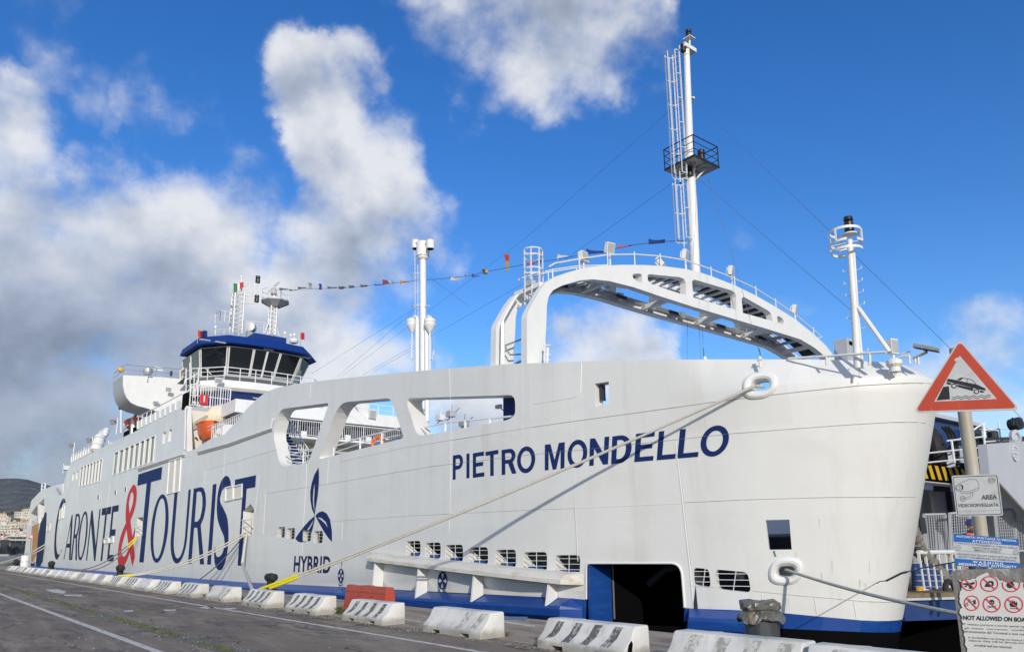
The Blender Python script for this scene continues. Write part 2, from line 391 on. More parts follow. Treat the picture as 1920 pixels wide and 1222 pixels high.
def hullpatch(name, outer, holes, m, parent, off=0., grid=None, rims=(), thick=None, edge_z=None, edge_thick=.35):
    ex = []
    us = [p[0] for p in outer]; zs = [p[1] for p in outer]
    if max(us) > -24:
        st = grid or .45
        for u in np.arange(max(-24, min(us)) + st/2, max(us), st):
            for z in np.arange(min(zs) + .17, max(zs), st*1.6):
                if inside((u, z), outer) and not any(inside((u, z), h) for h in holes): ex.append((u, z))
    if max(us) > -10 and max(zs) > 6: ex += [(u, z) for u in np.arange(-14, max(us), .225) for z in (5.925, 5.975) if inside((u, z), outer) and not any(inside((u, z), h) for h in holes)]
    v, f = fill2(outer, holes, ex)
    b = MB(); b.add([S(p[0], p[1], off) for p in v], f)
    me_faces = len(b.f)
    for h, dep in zip(holes, rims):
        n = len(h)
        if dep: b.add([S(p[0], p[1], off) for p in h] + [S(p[0], p[1], off - dep) for p in h], [(i, (i + 1) % n, n + (i + 1) % n, n + i) for i in range(n)])
    if thick:
        n = len(outer)
        b.add([S(p[0], p[1], off) for p in outer] + [S(p[0], p[1], off - thick) for p in outer], [(i, (i + 1) % n, n + (i + 1) % n, n + i) for i in range(n) if not any(inside(((outer[i][0] + outer[(i + 1) % n][0])/2, (outer[i][1] + outer[(i + 1) % n][1])/2), h) for h in holes)])
    o = b.build(name, m, parent, smooth=False, fix=False)
    me = o.data; me.polygons.foreach_set('use_smooth', [i < me_faces for i in range(len(me.polygons))])
    return o
def decal(outer, holes=(), off=.012, mb=None):               # flat print on the hull
    v, f = fill2(outer, holes); mb = mb or MB()
    mb.add([S(p[0], p[1], off) for p in v], f); return mb
# ================================================================== setting: water, quay, road
def sheet(name, pts, m, z=None):
    b = MB(); b.add([(p[0], p[1], p[2] if len(p) > 2 else z) for p in pts], [tuple(range(len(pts)))]); return setting(b.build(name, m))
def m_asphalt():
    m = bpy.data.materials.new('asphalt'); m.use_nodes = True; nt = m.node_tree; b = nt.nodes['Principled BSDF']
    g = nd(nt, 'ShaderNodeNewGeometry').outputs['Position']
    v = vmth(nt, 'MULTIPLY', g, (.09, .55, 1.)).outputs[0]
    streak = sstep(nt, noise(nt, v, 1.6, 7., .62, 1.4), .44, .64)
    v2 = vmth(nt, 'MULTIPLY', g, (.30, .9, 1.)).outputs[0]
    smear = sstep(nt, noise(nt, v2, 1.1, 6., .6, 2.2), .52, .64)
    patch = noise(nt, g, .22, 4., .5)
    v3 = vmth(nt, 'MULTIPLY', vmth(nt, 'ADD', g, (31., 7., 0.)).outputs[0], (.16, .62, 1.)).outputs[0]
    smear2 = sstep(nt, noise(nt, v3, 2.3, 7., .58, 3.0), .57, .68)
    fine = noise(nt, g, 42., 4., .7)
    grit = noise(nt, g, 260., 2., .6)
    col = mixc(nt, streak, (.205, .168, .130), (.325, .272, .205))
    col = mixc(nt, mth(nt, 'MULTIPLY', smear, .80), col, (.066, .060, .056))
    col = mixc(nt, sstep(nt, patch, .45, .62), col, mixc(nt, .35, col, (.30, .25, .19)))
    col = mixc(nt, mth(nt, 'MULTIPLY', smear2, .72), col, (.060, .055, .052))
    f = nt.nodes.new('ShaderNodeMapRange'); nt.links.new(mth(nt, 'ADD', mth(nt, 'MULTIPLY', fine, .5), mth(nt, 'MULTIPLY', grit, .5)), f.inputs[0])
    f.inputs[1].default_value = .3; f.inputs[2].default_value = .7; f.inputs[3].default_value = .72; f.inputs[4].default_value = 1.25
    sc = vmth(nt, 'SCALE', col); nt.links.new(f.outputs[0], sc.inputs['Scale'])
    vo = nt.nodes.new('ShaderNodeTexVoronoi'); vo.feature = 'DISTANCE_TO_EDGE'; vo.inputs['Scale'].default_value = .55
    wn = nt.nodes.new('ShaderNodeTexNoise'); wn.inputs['Scale'].default_value = 1.3; wn.inputs['Detail'].default_value = 5.; nt.links.new(g, wn.inputs['Vector'])
    w = vmth(nt, 'ADD', g, vmth(nt, 'SCALE', wn.outputs[1], scale=1.1).outputs[0]).outputs[0]; nt.links.new(w, vo.inputs['Vector'])
    crack = mth(nt, 'SUBTRACT', 1., sstep(nt, vo.outputs['Distance'], .0, .022))
    crack = mth(nt, 'MULTIPLY', crack, sstep(nt, noise(nt, g, .35, 2.), .5, .6))
    nt.links.new(mixc(nt, mth(nt, 'MULTIPLY', crack, .75), sc.outputs[0], (.035, .033, .03)), b.inputs['Base Color'])
    rr = nt.nodes.new('ShaderNodeMapRange'); nt.links.new(smear, rr.inputs[0]); rr.inputs[3].default_value = .85; rr.inputs[4].default_value = .55; nt.links.new(rr.outputs[0], b.inputs['Roughness'])
    b.inputs['Specular IOR Level'].default_value = .18
    bn = nd(nt, 'ShaderNodeBump'); bn.inputs['Strength'].default_value = .5; bn.inputs['Distance'].default_value = .006
    nt.links.new(mth(nt, 'ADD', grit, fine), bn.inputs['Height']); nt.links.new(bn.outputs[0], b.inputs['Normal'])
    return m
m_asph = m_asphalt()
m_apron = mat('apron_concrete', (.36, .295, .225), .85, var=.25, vscale=1.2, vstretch=(.5, 1.4, 1), dirt=(.13, .11, .09), dscale=(.5, 2.2, 1), damt=.7, dlo=.48, dhi=.62, bump=.35, bscale=40.)
m_line = mat('worn_road_paint', (.60, .565, .50), .7, var=.15, vscale=3., dirt=(.16, .155, .15), dscale=(5, 9, 1), damt=.85, dlo=.53, dhi=.66)
m_bluel = mat('worn_blue_paint', (.07, .16, .34), .7, var=.2, vscale=3., dirt=(.2, .17, .14), dscale=(5, 5, 1), damt=.7, dlo=.5, dhi=.62)
m_conc = mat('quay_wall_concrete', (.16, .15, .13), .85, var=.3, vscale=1.)
EDGE = 11.95
b = MB(); b.add([(-3000, -200, 0), (300, -200, 0), (300, 8.93, 0), (-400, 8.93, 0), (-3000, 8.93, 0)], [(0, 1, 2, 3, 4)]); setting(b.build('quay_road', m_asph))
b = MB(); b.bb((-400, 8.93, -.6), (300, EDGE, .012)); setting(b.build('quay_apron', m_apron))
b = MB(); b.bb((-400, EDGE - .5, -7), (300, EDGE - .02, -.55)); setting(b.build('quay_wall', m_conc))
# a long narrow joint in the apron, then the markings
def strip(name, x0, x1, y0, y1, z, m, n=1):
    b = MB(); xs = np.linspace(x0, x1, n + 1)
    b.add([p for x in xs for p in ((x, y0, z), (x, y1, z))], [(2*i, 2*i + 2, 2*i + 3, 2*i + 1) for i in range(n)]); return setting(b.build(name, m))
strip('road_marking', -170, 60, 7.60, 7.73, .004, m_line)
strip('road_marking', -170, 20, 3.62, 3.77, .004, m_line)
def mark(pts, m=m_line, z=.004): return sheet('road_marking', [tuple(onZ(x, y, z)) for x, y in pts], m)
mark([(85, 1105), (108, 1103.5), (124, 1108), (119, 1112.5), (100, 1110)]); mark([(119, 1113.6), (154, 1114.4), (152, 1117), (122, 1116.4)]); mark([(232, 1144), (250, 1142.5), (249, 1145.5), (234, 1146.5)])
mark([(306, 1142), (330, 1141.4), (329, 1144), (309, 1144.6)]); mark([(372, 1138.6), (390, 1135.8), (404, 1137), (388, 1140.6)]); mark([(418, 1139.4), (446, 1138.4), (440, 1141), (422, 1141.6)])
mark([(752, 1158), (800, 1166), (800, 1168), (752, 1160)], z=.017); mark([(936, 1162), (1003, 1172), (1003, 1175), (936, 1165)], z=.017)
mark([(915, 1154.5), (990, 1155.5), (985, 1161), (930, 1160)], m_bluel, .017)
# slot drain grown with moss
m_drain = mat('drain_concrete', (.15, .145, .135), .85, var=.3, vscale=6.)
b = MB(); b.bb((-120, 4.42, .002), (10, 4.50, .007)); b.bb((-120, 4.74, .002), (10, 4.82, .007)); b.bb((-120, 4.50, -.06), (10, 4.74, .001)); setting(b.build('kerb_drain', m_drain))
m_moss = mat('moss', (.125, .14, .04), .9, var=.45, vscale=5.)
rng = random.Random(3)
b = MB()
for i in range(15000):
    x = -4 - 60*rng.random()**1.7; y = rng.gauss(4.62, .065); y = min(max(y, 4.44), 4.80)
    if math.sin(x*1.7) + math.sin(x*.63 + 1) + rng.gauss(0, .7) < -.5: continue
    h = rng.uniform(.006, .02); a = rng.random()*6.28; w = rng.uniform(.008, .018)*(1 + abs(x)*.02)
    c = Vector((math.cos(a)*w, math.sin(a)*w, 0)); t = Vector((rng.gauss(0, .012), rng.gauss(0, .012), h))
    p = Vector((x, y, .003)); b.add([p - c, p + c, p + t], [(0, 1, 2)])
o = b.build('moss_strip_grass', m_moss, fix=False); o['kind'] = 'stuff'
# grit and small stones swept along the barrier feet and the drain
m_grit = mat('grit_stone', (.30, .27, .23), .9, var=.4, vscale=20.)
b = MB()
for i in range(5200):
    x = -3.5 - 42*rng.random()**1.5; k = rng.random(); y = (rng.gauss(8.6, .10) if k < .40 else rng.gauss(4.62, .22) if k < .62 else rng.uniform(8.9, 11.8) if k < .82 else rng.uniform(2.5, 8.5))
    s = rng.uniform(.004, .016)*(1.5 if rng.random() < .06 else 1); z = .016 if y > 8.93 else .004; p = Vector((x, y, z)); q = [Vector((rng.gauss(0, s), rng.gauss(0, s), 0)) for _ in range(3)]
    b.add([p + q[0], p + q[1], p + q[2], p + Vector((0, 0, s*1.3))], [(0, 1, 3), (1, 2, 3), (2, 0, 3)])
o = b.build('quay_gravel', m_grit, fix=False); o['kind'] = 'stuff'
# water
m_sea = mat('harbour_water', (.003, .006, .009), .25, spec=.18, bump=.35, bscale=1.6)
b = MB(); b.add([(-9000, EDGE - 30, -2.1), (900, EDGE - 30, -2.1), (900, 9000, -2.1), (-9000, 9000, -2.1)], [(0, 1, 2, 3)]); setting(b.build('harbour_water', m_sea))

# ---------------- far shore: hill, town
m_hill = mat('hazed_hill_scrub', (.095, .105, .105), .95, var=.50, vscale=.010, dirt=(.20, .19, .17), dscale=(.012, .012, .03), damt=.6, dlo=.54, dhi=.66)  # cloud shade and distance haze are put into this bluish grey
def ridge(name, px0, px1, tops, base, dist, depth, m, n=70, rough=10.):
    b = MB(); rg = random.Random(11); rows = 14
    for r in range(rows):
        t = r/(rows - 1)
        for i in range(n + 1):
            px = px0 + (px1 - px0)*i/n; ty = np.interp(px, [q[0] for q in tops], [q[1] for q in tops])
            py = base + (ty - base)*math.sin(t*math.pi/2)**1.2
            jit = rg.gauss(0, rough*t*(1 - t)*3)
            p = atd(px, py, dist + depth*t); b.v.append((p.x + jit, p.y + jit, p.z + abs(jit)*.2))
    for r in range(rows - 1):
        for i in range(n): a = r*(n + 1) + i; b.f.append((a, a + 1, a + n + 2, a + n + 1)); b.m.append(0)
    return setting(b.build(name, m, smooth=True))
ridge('hills', -420, 330, [(-420, 905), (-200, 893), (-60, 900), (0, 897), (25, 896), (50, 898), (80, 907), (130, 918), (330, 985)], 1042, 3600, 2400, m_hill, rough=9)
m_shore = mat('shore_ground', (.16, .155, .13), .9, var=.3, vscale=.05)
ridge('shore_terrain', -400, 300, [(-400, 975), (0, 962), (100, 962), (300, 990)], 1044, 900, 480, m_shore, rough=3)
pal = [(.62, .58, .50), (.60, .52, .42), (.66, .64, .60), (.55, .47, .38), (.64, .60, .48), (.50, .46, .42)]
m_house = [mat('house_render', c, .8, var=.1, vscale=.2) for c in pal]; m_roofs = mat('roof_tiles', (.36, .22, .15), .8, var=.2, vscale=.4); m_winf = mat('far_window', (.08, .09, .11), .3)
rg = random.Random(21)
_labs = set()
def far_house(px, py, dist, w, h, d, i, lab):
    for ad in ('', 'low ' if h < 9.5 else 'tall ', 'broad ' if w > 15 else 'narrow ', 'squat '):
        if lab.replace('small ', 'small ' + ad) not in _labs: lab = lab.replace('small ', 'small ' + ad); break
    _labs.add(lab)
    p = atd(px, py, dist); t = thing('apartment_block', lab, 'building', p, 'town buildings on the far shore')
    yaw = rg.uniform(-.3, .3); mm = Matrix.Rotation(yaw, 3, 'Z')
    b = MB(); b.box(p + Vector((0, 0, h/2 - 4)), (d, w, h + 8), mtx=mm); b.build('wall', m_house[i % 6], t)
    b = MB(); b.box(p + Vector((0, 0, h + .3)), (d + .8, w + .8, .6), mtx=mm); b.box(p + mm @ Vector((0, w*.15, 0)) + Vector((0, 0, h + 1.6)), (d*.3, w*.25, 2.2), mtx=mm); b.build('roof', m_roofs if i % 3 == 0 else m_house[(i + 2) % 6], t)
    b = MB(); nf = max(2, int(h/3.1)); nc = max(2, int(w/3.2))
    for f in range(nf):
        for c in range(nc):
            b.box(p + mm @ Vector((d/2, -w/2 + (c + .5)*w/nc, 0)) + Vector((0, 0, 1.6 + f*h/nf)), (.24, w/nc*.42, h/nf*.5), mtx=mm)
            b.box(p + mm @ Vector((-d/2 + (c + .5)*d/nc, -w/2, 0)) + Vector((0, 0, 1.6 + f*h/nf)), (d/nc*.42, .24, h/nf*.5), mtx=mm)
    o = b.build('window', m_winf, t); o['kind'] = 'stuff'
tones = ['pale cream', 'tan', 'off-white', 'brown', 'yellowish', 'greyish']
for i in range(64):
    px = -14 + 78*((i*.618) % 1); row = i % 8; py = 966 + row*8.2 + rg.uniform(-2, 2)
    if 12 < px < 47 and 966 < py < 985: continue
    tt = min(1., max(.02, ((1044 - py - 4)/(1044 - 962))**(1/1.2))); dist = 900 + 480*math.asin(min(1., tt))*2/math.pi - 14
    far_house(px, py + 4, dist, rg.uniform(9, 22), rg.uniform(6, 13), rg.uniform(9, 15), i, 'small %s block on the far shore, %s row, %s' % (tones[i % 6], ['topmost', 'second', 'third', 'fourth', 'fifth', 'sixth', 'seventh', 'lowest'][row], 'at the left edge' if px < 12 else 'left of the stern' if px < 38 else 'close to the ferry stern'))
m_fol = mat('far_foliage', (.055, .065, .030), .9, var=.4, vscale=.15)
m_bark = mat('bark', (.07, .055, .04), .9)
def far_tree(px, py, dist, r, lab):
    p = atd(px, py, dist); t = thing('shore_tree', lab, 'tree', p, 'trees above the town on the far shore')
    b = MB(); b.tube([p - Vector((0, 0, r)), p + Vector((0, 0, r*.8))], [r*.12, r*.05], 6); b.build('trunk', m_bark, t)
    b = MB()
    for k in range(170):
        q = Vector((rg.gauss(0, .42), rg.gauss(0, .42), rg.gauss(.7, .32)))*r; s = r*rg.uniform(.12, .26)
        a = Vector((rg.gauss(0, 1), rg.gauss(0, 1), rg.gauss(0, 1))).normalized()*s; c = a.orthogonal().normalized()*s
        b.add([p + q - a, p + q + c, p + q + a, p + q - c], [(0, 1, 2, 3)])
    b.build('crown', m_fol, t, fix=False)
for i in range(9): far_tree(13 + i*4.2 + rg.uniform(-1, 1), 976 - 3*math.sin(i), 1330 - 3*i, rg.uniform(7, 11), 'dark bushy tree in the clump above the pale town, %s from its left end' % ['first', 'second', 'third', 'fourth', 'fifth', 'sixth', 'seventh', 'eighth', 'ninth'][i])
# dark moored boats and the sheds at the far end of the quay
m_dboat = mat('dark_boat', (.03, .032, .036), .6, var=.3, vscale=.3); m_pale = mat('shed_panel', (.34, .34, .33), .7, var=.2, vscale=.3)
def shed(px0, px1, yt, yb, dist, lab, mm, n):
    a = atd(px0, yb, dist); c = atd(px1, yb, dist); h = (yb - yt)*dist/FOC; t = thing('harbour_shed', lab, 'shed', (a + c)/2)
    u = (c - a).normalized(); nrm = Vector((0, 0, 1)).cross(u); L = (c - a).length
    b = MB(); b.hexa([a, c, c + nrm*14, a + nrm*14], [q + Vector((0, 0, h)) for q in (a, c, c + nrm*14, a + nrm*14)]); b.build('wall', mm, t)
    b = MB(); e = [a - u - nrm, c + u - nrm, c + u + nrm*15, a - u + nrm*15]; b.hexa([q + Vector((0, 0, h + .01)) for q in e], [q + Vector((0, 0, h + .6)) for q in e]); b.build('roof', m_dboat, t)
    b = MB()
    for i in range(n): q = a + u*L*(i + .3)/n - nrm*.05; b.bar(q + Vector((0, 0, h*.5)), q + u*L*.45/n + Vector((0, 0, h*.5)), .12, h*.4)
    b.build('door', m_dark, t)
shed(-40, 16, 1016, 1042, 330, 'long pale harbour shed at the far end of the quay', m_pale, 4); shed(17, 50, 1009, 1042, 360, 'grey harbour shed with a dark roof behind the stern of the ferry', m_grey, 3)
def small_boat(px, py, dist, L, lab, mm, mast=True):
    p = atd(px, py, dist); t = thing('fishing_boat', lab, 'boat', p, 'boats moored at the far end of the quay')
    b = MB(); vs = []
    for i, s in enumerate(np.linspace(-1, 1, 9)):
        w = L*.14*(1 - max(0, s)**2.2)*(1 if s > -.9 else .8); z = L*.10 + .10*L*max(0, s)**2
        vs += [(p.x + s*L/2, p.y - w, p.z + z), (p.x + s*L/2, p.y - w*.6, p.z - .4), (p.x + s*L/2, p.y + w*.6, p.z - .4), (p.x + s*L/2, p.y + w, p.z + z)]
    fs = [(4*i + k, 4*i + k + 1, 4*i + k + 5, 4*i + k + 4) for i in range(8) for k in range(3)] + [(4*i + 3, 4*i, 4*i + 4, 4*i + 7) for i in range(8)] + [(0, 1, 2, 3), (35, 34, 33, 32)]
    b.add(vs, fs); b.build('hull', mm, t)
    b = MB(); b.box(p + Vector((-L*.12, 0, L*.2)), (L*.3, L*.17, L*.22)); b.box(p + Vector((-L*.12, 0, L*.32)), (L*.36, L*.2, .12)); b.build('cabin', m_dark, t)
    if mast: b = MB(); b.tube([p + Vector((0, 0, L*.2)), p + Vector((0, 0, L*.85))], .06, 6); b.tube([p + Vector((-L*.3, 0, L*.5)), p + Vector((0, 0, L*.8))], .03, 5); b.build('mast', m_grey, t)
small_boat(8, 1036, 250, 13, 'dark fishing boat with a mast, leftmost at the far end of the quay', m_dboat); small_boat(26, 1037, 262, 12, 'dark fishing boat with a mast beside the white tank at the far end', m_dboat); small_boat(40, 1035, 280, 10, 'small dark boat half hidden by the stern of the ferry', m_dboat)
# ================================================================== the ferry
ferry = thing('car_ferry', 'big white car ferry with blue lettering moored along the quay, bow to the right', 'ferry', (-70, YC, -2.1))
_bl = UZ([(1293, 1139.7), (1389, 1143), (1476, 1149), (1560, 1157), (1630, 1163.3), (1670, 1163), (1694, 1160.5)])
def zb(u): return float(np.interp(u, [-150, -48, -18] + [p[0] for p in _bl], [-.25, -.22, .05] + [p[1] for p in _bl]))
XS = -147.
# --- outline of the near side (photo pixels traced onto the side plane)
top_px = [(121, 900), (126, 882), (133, 868), (240, 815), (349, 760), (351, 846), (371, 840), (372, 836.5), (393, 824), (421, 814), (428, 806), (440, 794), (451, 780.5), (464, 765), (480, 749), (496, 737), (508, 731), (523, 726), (555, 719.5), (600, 714),
          (640, 709.5), (735, 700), (830, 691), (900, 686), (960, 682), (1030, 679.5), (1088, 677.5), (1170, 675.5), (1255, 674), (1340, 673.5), (1430, 673.5), (1500, 673.5), (1560, 674.5), (1606, 676), (1650, 678.5), (1685, 681.5)]
top_uz = UZ(top_px)
ztip = top_uz[-1][1]
stern_px = [(57, 946), (83, 917), (96, 911), (107, 929), (118, 926)]
out = [(XS, zb(XS)), (XS, 4.2)] + UZ(stern_px) + top_uz
ulast = top_uz[-1][0]
for f in (.25, .5, .75, 1.): out.append((ulast + (UEND - ulast)*f, ztip - .12*f))
out += [(UEND, zb(UEND))] + [(u, zb(u)) for u in np.arange(UEND - .5, -18, -.5)] + [(-18, .05), (-48, -.22)]
def rr(px0, py0, px1, py1, r, skew=0.):                      # rounded opening from its px corners (top-left, bottom-right) as a true rectangle
    a = uz(px0, py0); c = uz(px1, py1); u0, u1 = a[0], c[0]
    bl = uz(px0 + skew, py1 - (py1 - py0)*.06)
    zt = a[1]; z_b = bl[1]
    return fillet([(u0, zt), (u1, zt), (u1, z_b), (u0, z_b)], r)
OP1 = fillet(UZ([(524, 767), (617, 755), (588, 840), (577.5, 866.5), (526, 876.5), (513.5, 822), (513.5, 811)]), [.9, .25, .1, .1, .7, .4, .4])
OP2 = fillet(UZ([(636, 754.5), (732, 746), (757.5, 821), (597, 861)]), [.9, .35, .25, .3])
OP3 = fillet(UZ([(759.5, 746.5), (966, 740), (966, 779), (952, 787), (783, 818.5)]), [.5, .5, .5, .3, .4])
PORTPX = [(761.3, 1014, 788, 1043.5), (797, 1017, 826, 1048), (835, 1021, 868, 1054), (879, 1025.5, 915, 1059), (929, 1030, 967.5, 1064.5), (981, 1034.5, 1025.5, 1071.5), (1041, 1040, 1087, 1078.5)]
PORT = [rr(*p, .16) for p in PORTPX]
SMALLPX = [(520.7, 987.7, 533.5, 1008.5), (538.2, 990, 552, 1011.3), (568.8, 993.7, 582.6, 1015.5), (588.5, 995.5, 604.6, 1019)]
SMALL = [rr(*p, .16) for p in SMALLPX]
FWD = [fillet(UZ([(1300, 1063.5), (1329, 1066), (1333, 1100.5), (1303, 1096.5)]), .13), fillet(UZ([(1340.5, 1066.5), (1402, 1072), (1408.5, 1110.5), (1344.5, 1103.5)]), .16)]
DOOR = fillet(UZ([(1099.5, 1055), (1277, 1055), (1286, 1137.5), (1100, 1120)]), [.18, .35, .0, .0])
zd = .085
DOOR = [p for p in DOOR if p[1] > .35]; DOOR = DOOR + [(uz(1284.5, 1137)[0], zb(uz(1284.5, 1137)[0]) - .4), (uz(1100, 1119)[0], zb(uz(1100, 1119)[0]) - .4)]
RECT1 = UZ([(1115, 719), (1141.5, 715), (1141, 758), (1116, 761.5)])
RECT2 = UZ([(1435.5, 974.5), (1480, 973.5), (1484.5, 1029.5), (1442, 1030)])
def oval(px, py, a, bz, n=22):
    c = uz(px, py); return [(c[0] + a*math.copysign(abs(math.cos(t))**.75, math.cos(t)), c[1] + bz*math.copysign(abs(math.sin(t))**.75, math.sin(t))) for t in np.linspace(0, 2*math.pi, n, endpoint=False)]
HAWU = oval(1426, 720, .40, .19); HAWL = oval(1473, 1070.5, .34, .15)
HATCH = [UZ(q) for q in ([(456, 958), (470, 944), (476, 954), (474, 1002), (455.5, 1004)],)]           # mooring port beside the last T
HATCH += [UZ([(257, 970), (268, 968.5), (267, 1003), (256, 1005)])]
STERNOP = [UZ([(58, 962), (70, 946), (71, 981), (54, 984)]), UZ([(72.5, 944), (83, 933), (83, 960), (79, 980), (72.5, 981)])]
UWIN = []                                                    # slim windows of the saloon deck, near the superstructure corner
def win_row(px0, px1, ytl, ytr, ybl, ybr, edges):
    res = []
    for a, c in edges:
        q = []
        for x, t in ((a, 'T'), (c, 'T'), (c, 'B'), (a, 'B')):
            f = (x - px0)/(px1 - px0); y = ytl + (ytr - ytl)*f if t == 'T' else ybl + (ybr - ybl)*f
            q.append((x, y))
        g = UZ(q); z0 = (g[2][1] + g[3][1])/2; z1 = (g[0][1] + g[1][1])/2
        res.append([(g[0][0], z1), (g[1][0], z1), (g[1][0], z0), (g[0][0], z0)])
    return res
e1 = [(215.5 + i*9.78, 215.5 + i*9.78 + 7.4) for i in range(8)]
e2 = [(152.2 + i*5.93, 152.2 + i*5.93 + 4.4) for i in range(7)]
WIN1 = win_row(216, 293, 848.5, 815.2, 889, 862.8, e1); WIN2 = win_row(152, 194, 876, 859.2, 911, 900, e2)
WIN3 = win_row(305, 323, 811, 803, 832, 825, [(305.5, 311), (316.5, 322)]) + win_row(136, 147, 887, 882, 900, 896, [(136, 139.5), (143, 146.5)])
holes = [OP1, OP2, OP3] + PORT + SMALL + FWD + [DOOR, RECT1, RECT2, HAWU, HAWL] + HATCH + STERNOP + WIN1 + WIN2 + WIN3
rims = [.75, .75, .75] + [.22]*7 + [.22]*4 + [.22, .22, 0, .45, .16, .5, .45] + [.5, .5] + [1., 1.] + [.12]*(len(WIN1) + len(WIN2)) + [.5]*4
hull = hullpatch('hull', out, holes, m_hull, ferry, rims=rims, thick=.4)
# --- blue boot stripe and black bottom
def band(name, z1, z0, m, u0=XS, u1=UEND, off=0., thick=None, cut=None):
    us = [u for u in np.r_[np.arange(u0, -26, 4.), np.arange(max(-26, u0), u1, .5)]] + [u1]
    b = MB()
    for i in range(len(us) - 1):
        if cut and cut[0] <= us[i] < cut[1]: continue
        b.add([S(us[i], z1(us[i]), off), S(us[i + 1], z1(us[i + 1]), off), S(us[i + 1], z0(us[i + 1]), off), S(us[i], z0(us[i]), off)], [(0, 1, 2, 3)])
    return b.build(name, m, ferry, smooth=True)
ud0, ud1 = uz(1100, 1119)[0], uz(1284.5, 1137)[0]
_lo = UZ([(1300, 1164), (1458, 1177), (1560, 1181.5), (1630, 1184.5), (1690, 1184.5)])
zlow = lambda u: float(np.interp(u, [-30, -18] + [p[0] for p in _lo], [-.62, -.60] + [p[1] for p in _lo]))
for a_, b_ in ((XS, ud0), (ud1, UEND)): band('boot_stripe', zb, zlow, m_blue, a_, b_); band('hull_bottom', zlow, lambda u: -4., m_black, a_, b_)
band('hull_bottom', lambda u: -.62, lambda u: -4., m_black, ud0, ud1)
# --- the blue rubbing strake along the waterline
def strake(x0, x1, endcut=.6):
    b = MB(); xs = [x0] + list(np.arange(-144, -17, 6)) + [x1] if x0 < -100 else [x0, x1]
    xs = sorted(x for x in set(xs) if x0 <= x <= x1)
    def prof(u, k=1.):
        z = zb(u); return [S(u, z - .0, .004), S(u, z - .20, .50*k + .004), S(u, z - .30, .52*k + .004), S(u, z - .52, .50*k + .004), S(u, z - .62, .40*k + .004), S(u, z - .95, .004)]
    rows = [prof(x) for x in xs]; rows.append(prof(x1 + endcut, .04))
    rows.insert(0, prof(x0 - .3, .04))
    n = 6
    for i in range(len(rows) - 1): b.add(rows[i] + rows[i + 1], [(k, k + 1, n + k + 1, n + k) for k in range(n - 1)])
    return b.build('rubbing_strake', m_blue, ferry)
strake(-144, ud0 - .75); strake(ud1 + .45, uz(1405, 1145)[0], .3)
# --- shelf on brackets (spray rail) under the ports
sx0, sx1 = -30.6, ud0 - .75
b = MB()
zsh = lambda u: float(np.interp(u, [sx0, sx1], [onY(690, 1045, D - .5).z, onY(1066, 1089, D - .5).z]))   # outer edge of the shelf
def sp_(u, k=1.): z = zsh(u); return [S(u, z + .24, .003), S(u, z + .17, .22*k), S(u, z, .50*k + .01), S(u, z - .13, .50*k + .01), S(u, z - .16, .42*k), S(u, z - .12, .003)]
rows = [sp_(sx0 - .6, .02)] + [sp_(u) for u in np.linspace(sx0, sx1, 9)] + [sp_(sx1 + .62, .03)]
for i in range(len(rows) - 1): b.add(rows[i] + rows[i + 1], [(k, k + 1, 6 + k + 1, 6 + k) for k in range(5)])
m_shelf = mat('shelf_paint', (.66, .64, .58), .5, var=.08, vscale=1.5, dirt=(.50, .41, .26), dscale=(1., 3., 3.), damt=.7, dlo=.48, dhi=.68)
b.build('spray_shelf', m_shelf, ferry)
for px in (713, 800, 904, 1040):
    u = onY(px if px != 713 else 717, 1095, D)[0]; zt = zsh(u) - .15; zz = zb(u); b = MB()
    b.hexa([S(u - .04, zt, .40), S(u - .04, zt, 0), S(u - .04, zz, 0), S(u - .04, zz - .22, .52)], [S(u + .04, zt, .40), S(u + .04, zt, 0), S(u + .04, zz, 0), S(u + .04, zz - .22, .52)]); b.build('bracket', m_white, ferry)
# --- grilles over the ports and what lies behind them
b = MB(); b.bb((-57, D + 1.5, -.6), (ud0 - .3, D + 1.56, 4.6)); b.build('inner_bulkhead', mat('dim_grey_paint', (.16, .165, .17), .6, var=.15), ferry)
def port(h, nh=3, nv=1, inner=True):
    us = [p[0] for p in h]; zs = [p[1] for p in h]; u0, u1, z0, z1 = min(us), max(us), min(zs), max(zs)
    b = MB()
    for i in range(nv): u = u0 + (u1 - u0)*(i + 1)/(nv + 1) + .06; b.bar(S(u, z0, -.02), S(u, z1, -.02), .018)
    for i in range(nh): z = z0 + (z1 - z0)*(i + .95)/(nh + .6); b.bar(S(u0, z, -.015), S(u1, z, -.015), .016)
    o = b.build('port_grille', m_white, ferry)
    if inner:
        b = MB(); q = .45                                     # blue sill plate and white bracket at the after side of each port
        b.hexa([S(u0 - .05, z0 + .12, -.24), S(u0 + (u1 - u0)*.55, z0 + .12, -.24), S(u0 + (u1 - u0)*.55, z0 + .12, -1.4), S(u0 - .05, z0 + .12, -1.4)], [S(u0 - .05, z0 - .3, -.24), S(u0 + (u1 - u0)*.55, z0 - .3, -.24), S(u0 + (u1 - u0)*.55, z0 - .3, -1.4), S(u0 - .05, z0 - .3, -1.4)])
        b.build('sill_plate', m_blue, o)
        b = MB(); b.hexa([S(u0 - .03, z1 - .18, -.23), S(u0 - .03, z0 + .13, -.23), S(u0 - .03, z0 + .13, -.60), S(u0 - .03, z0 + .13, -.60)], [S(u0 + .02, z1 - .18, -.23), S(u0 + .02, z0 + .13, -.23), S(u0 + .02, z0 + .13, -.60), S(u0 + .02, z0 + .13, -.60)])
        b.build('frame_bracket', m_white, o)
for h in PORT: port(h)
for h in SMALL: port(h, inner=False)
port(FWD[0], 3, 1, False); port(FWD[1], 3, 1, False)
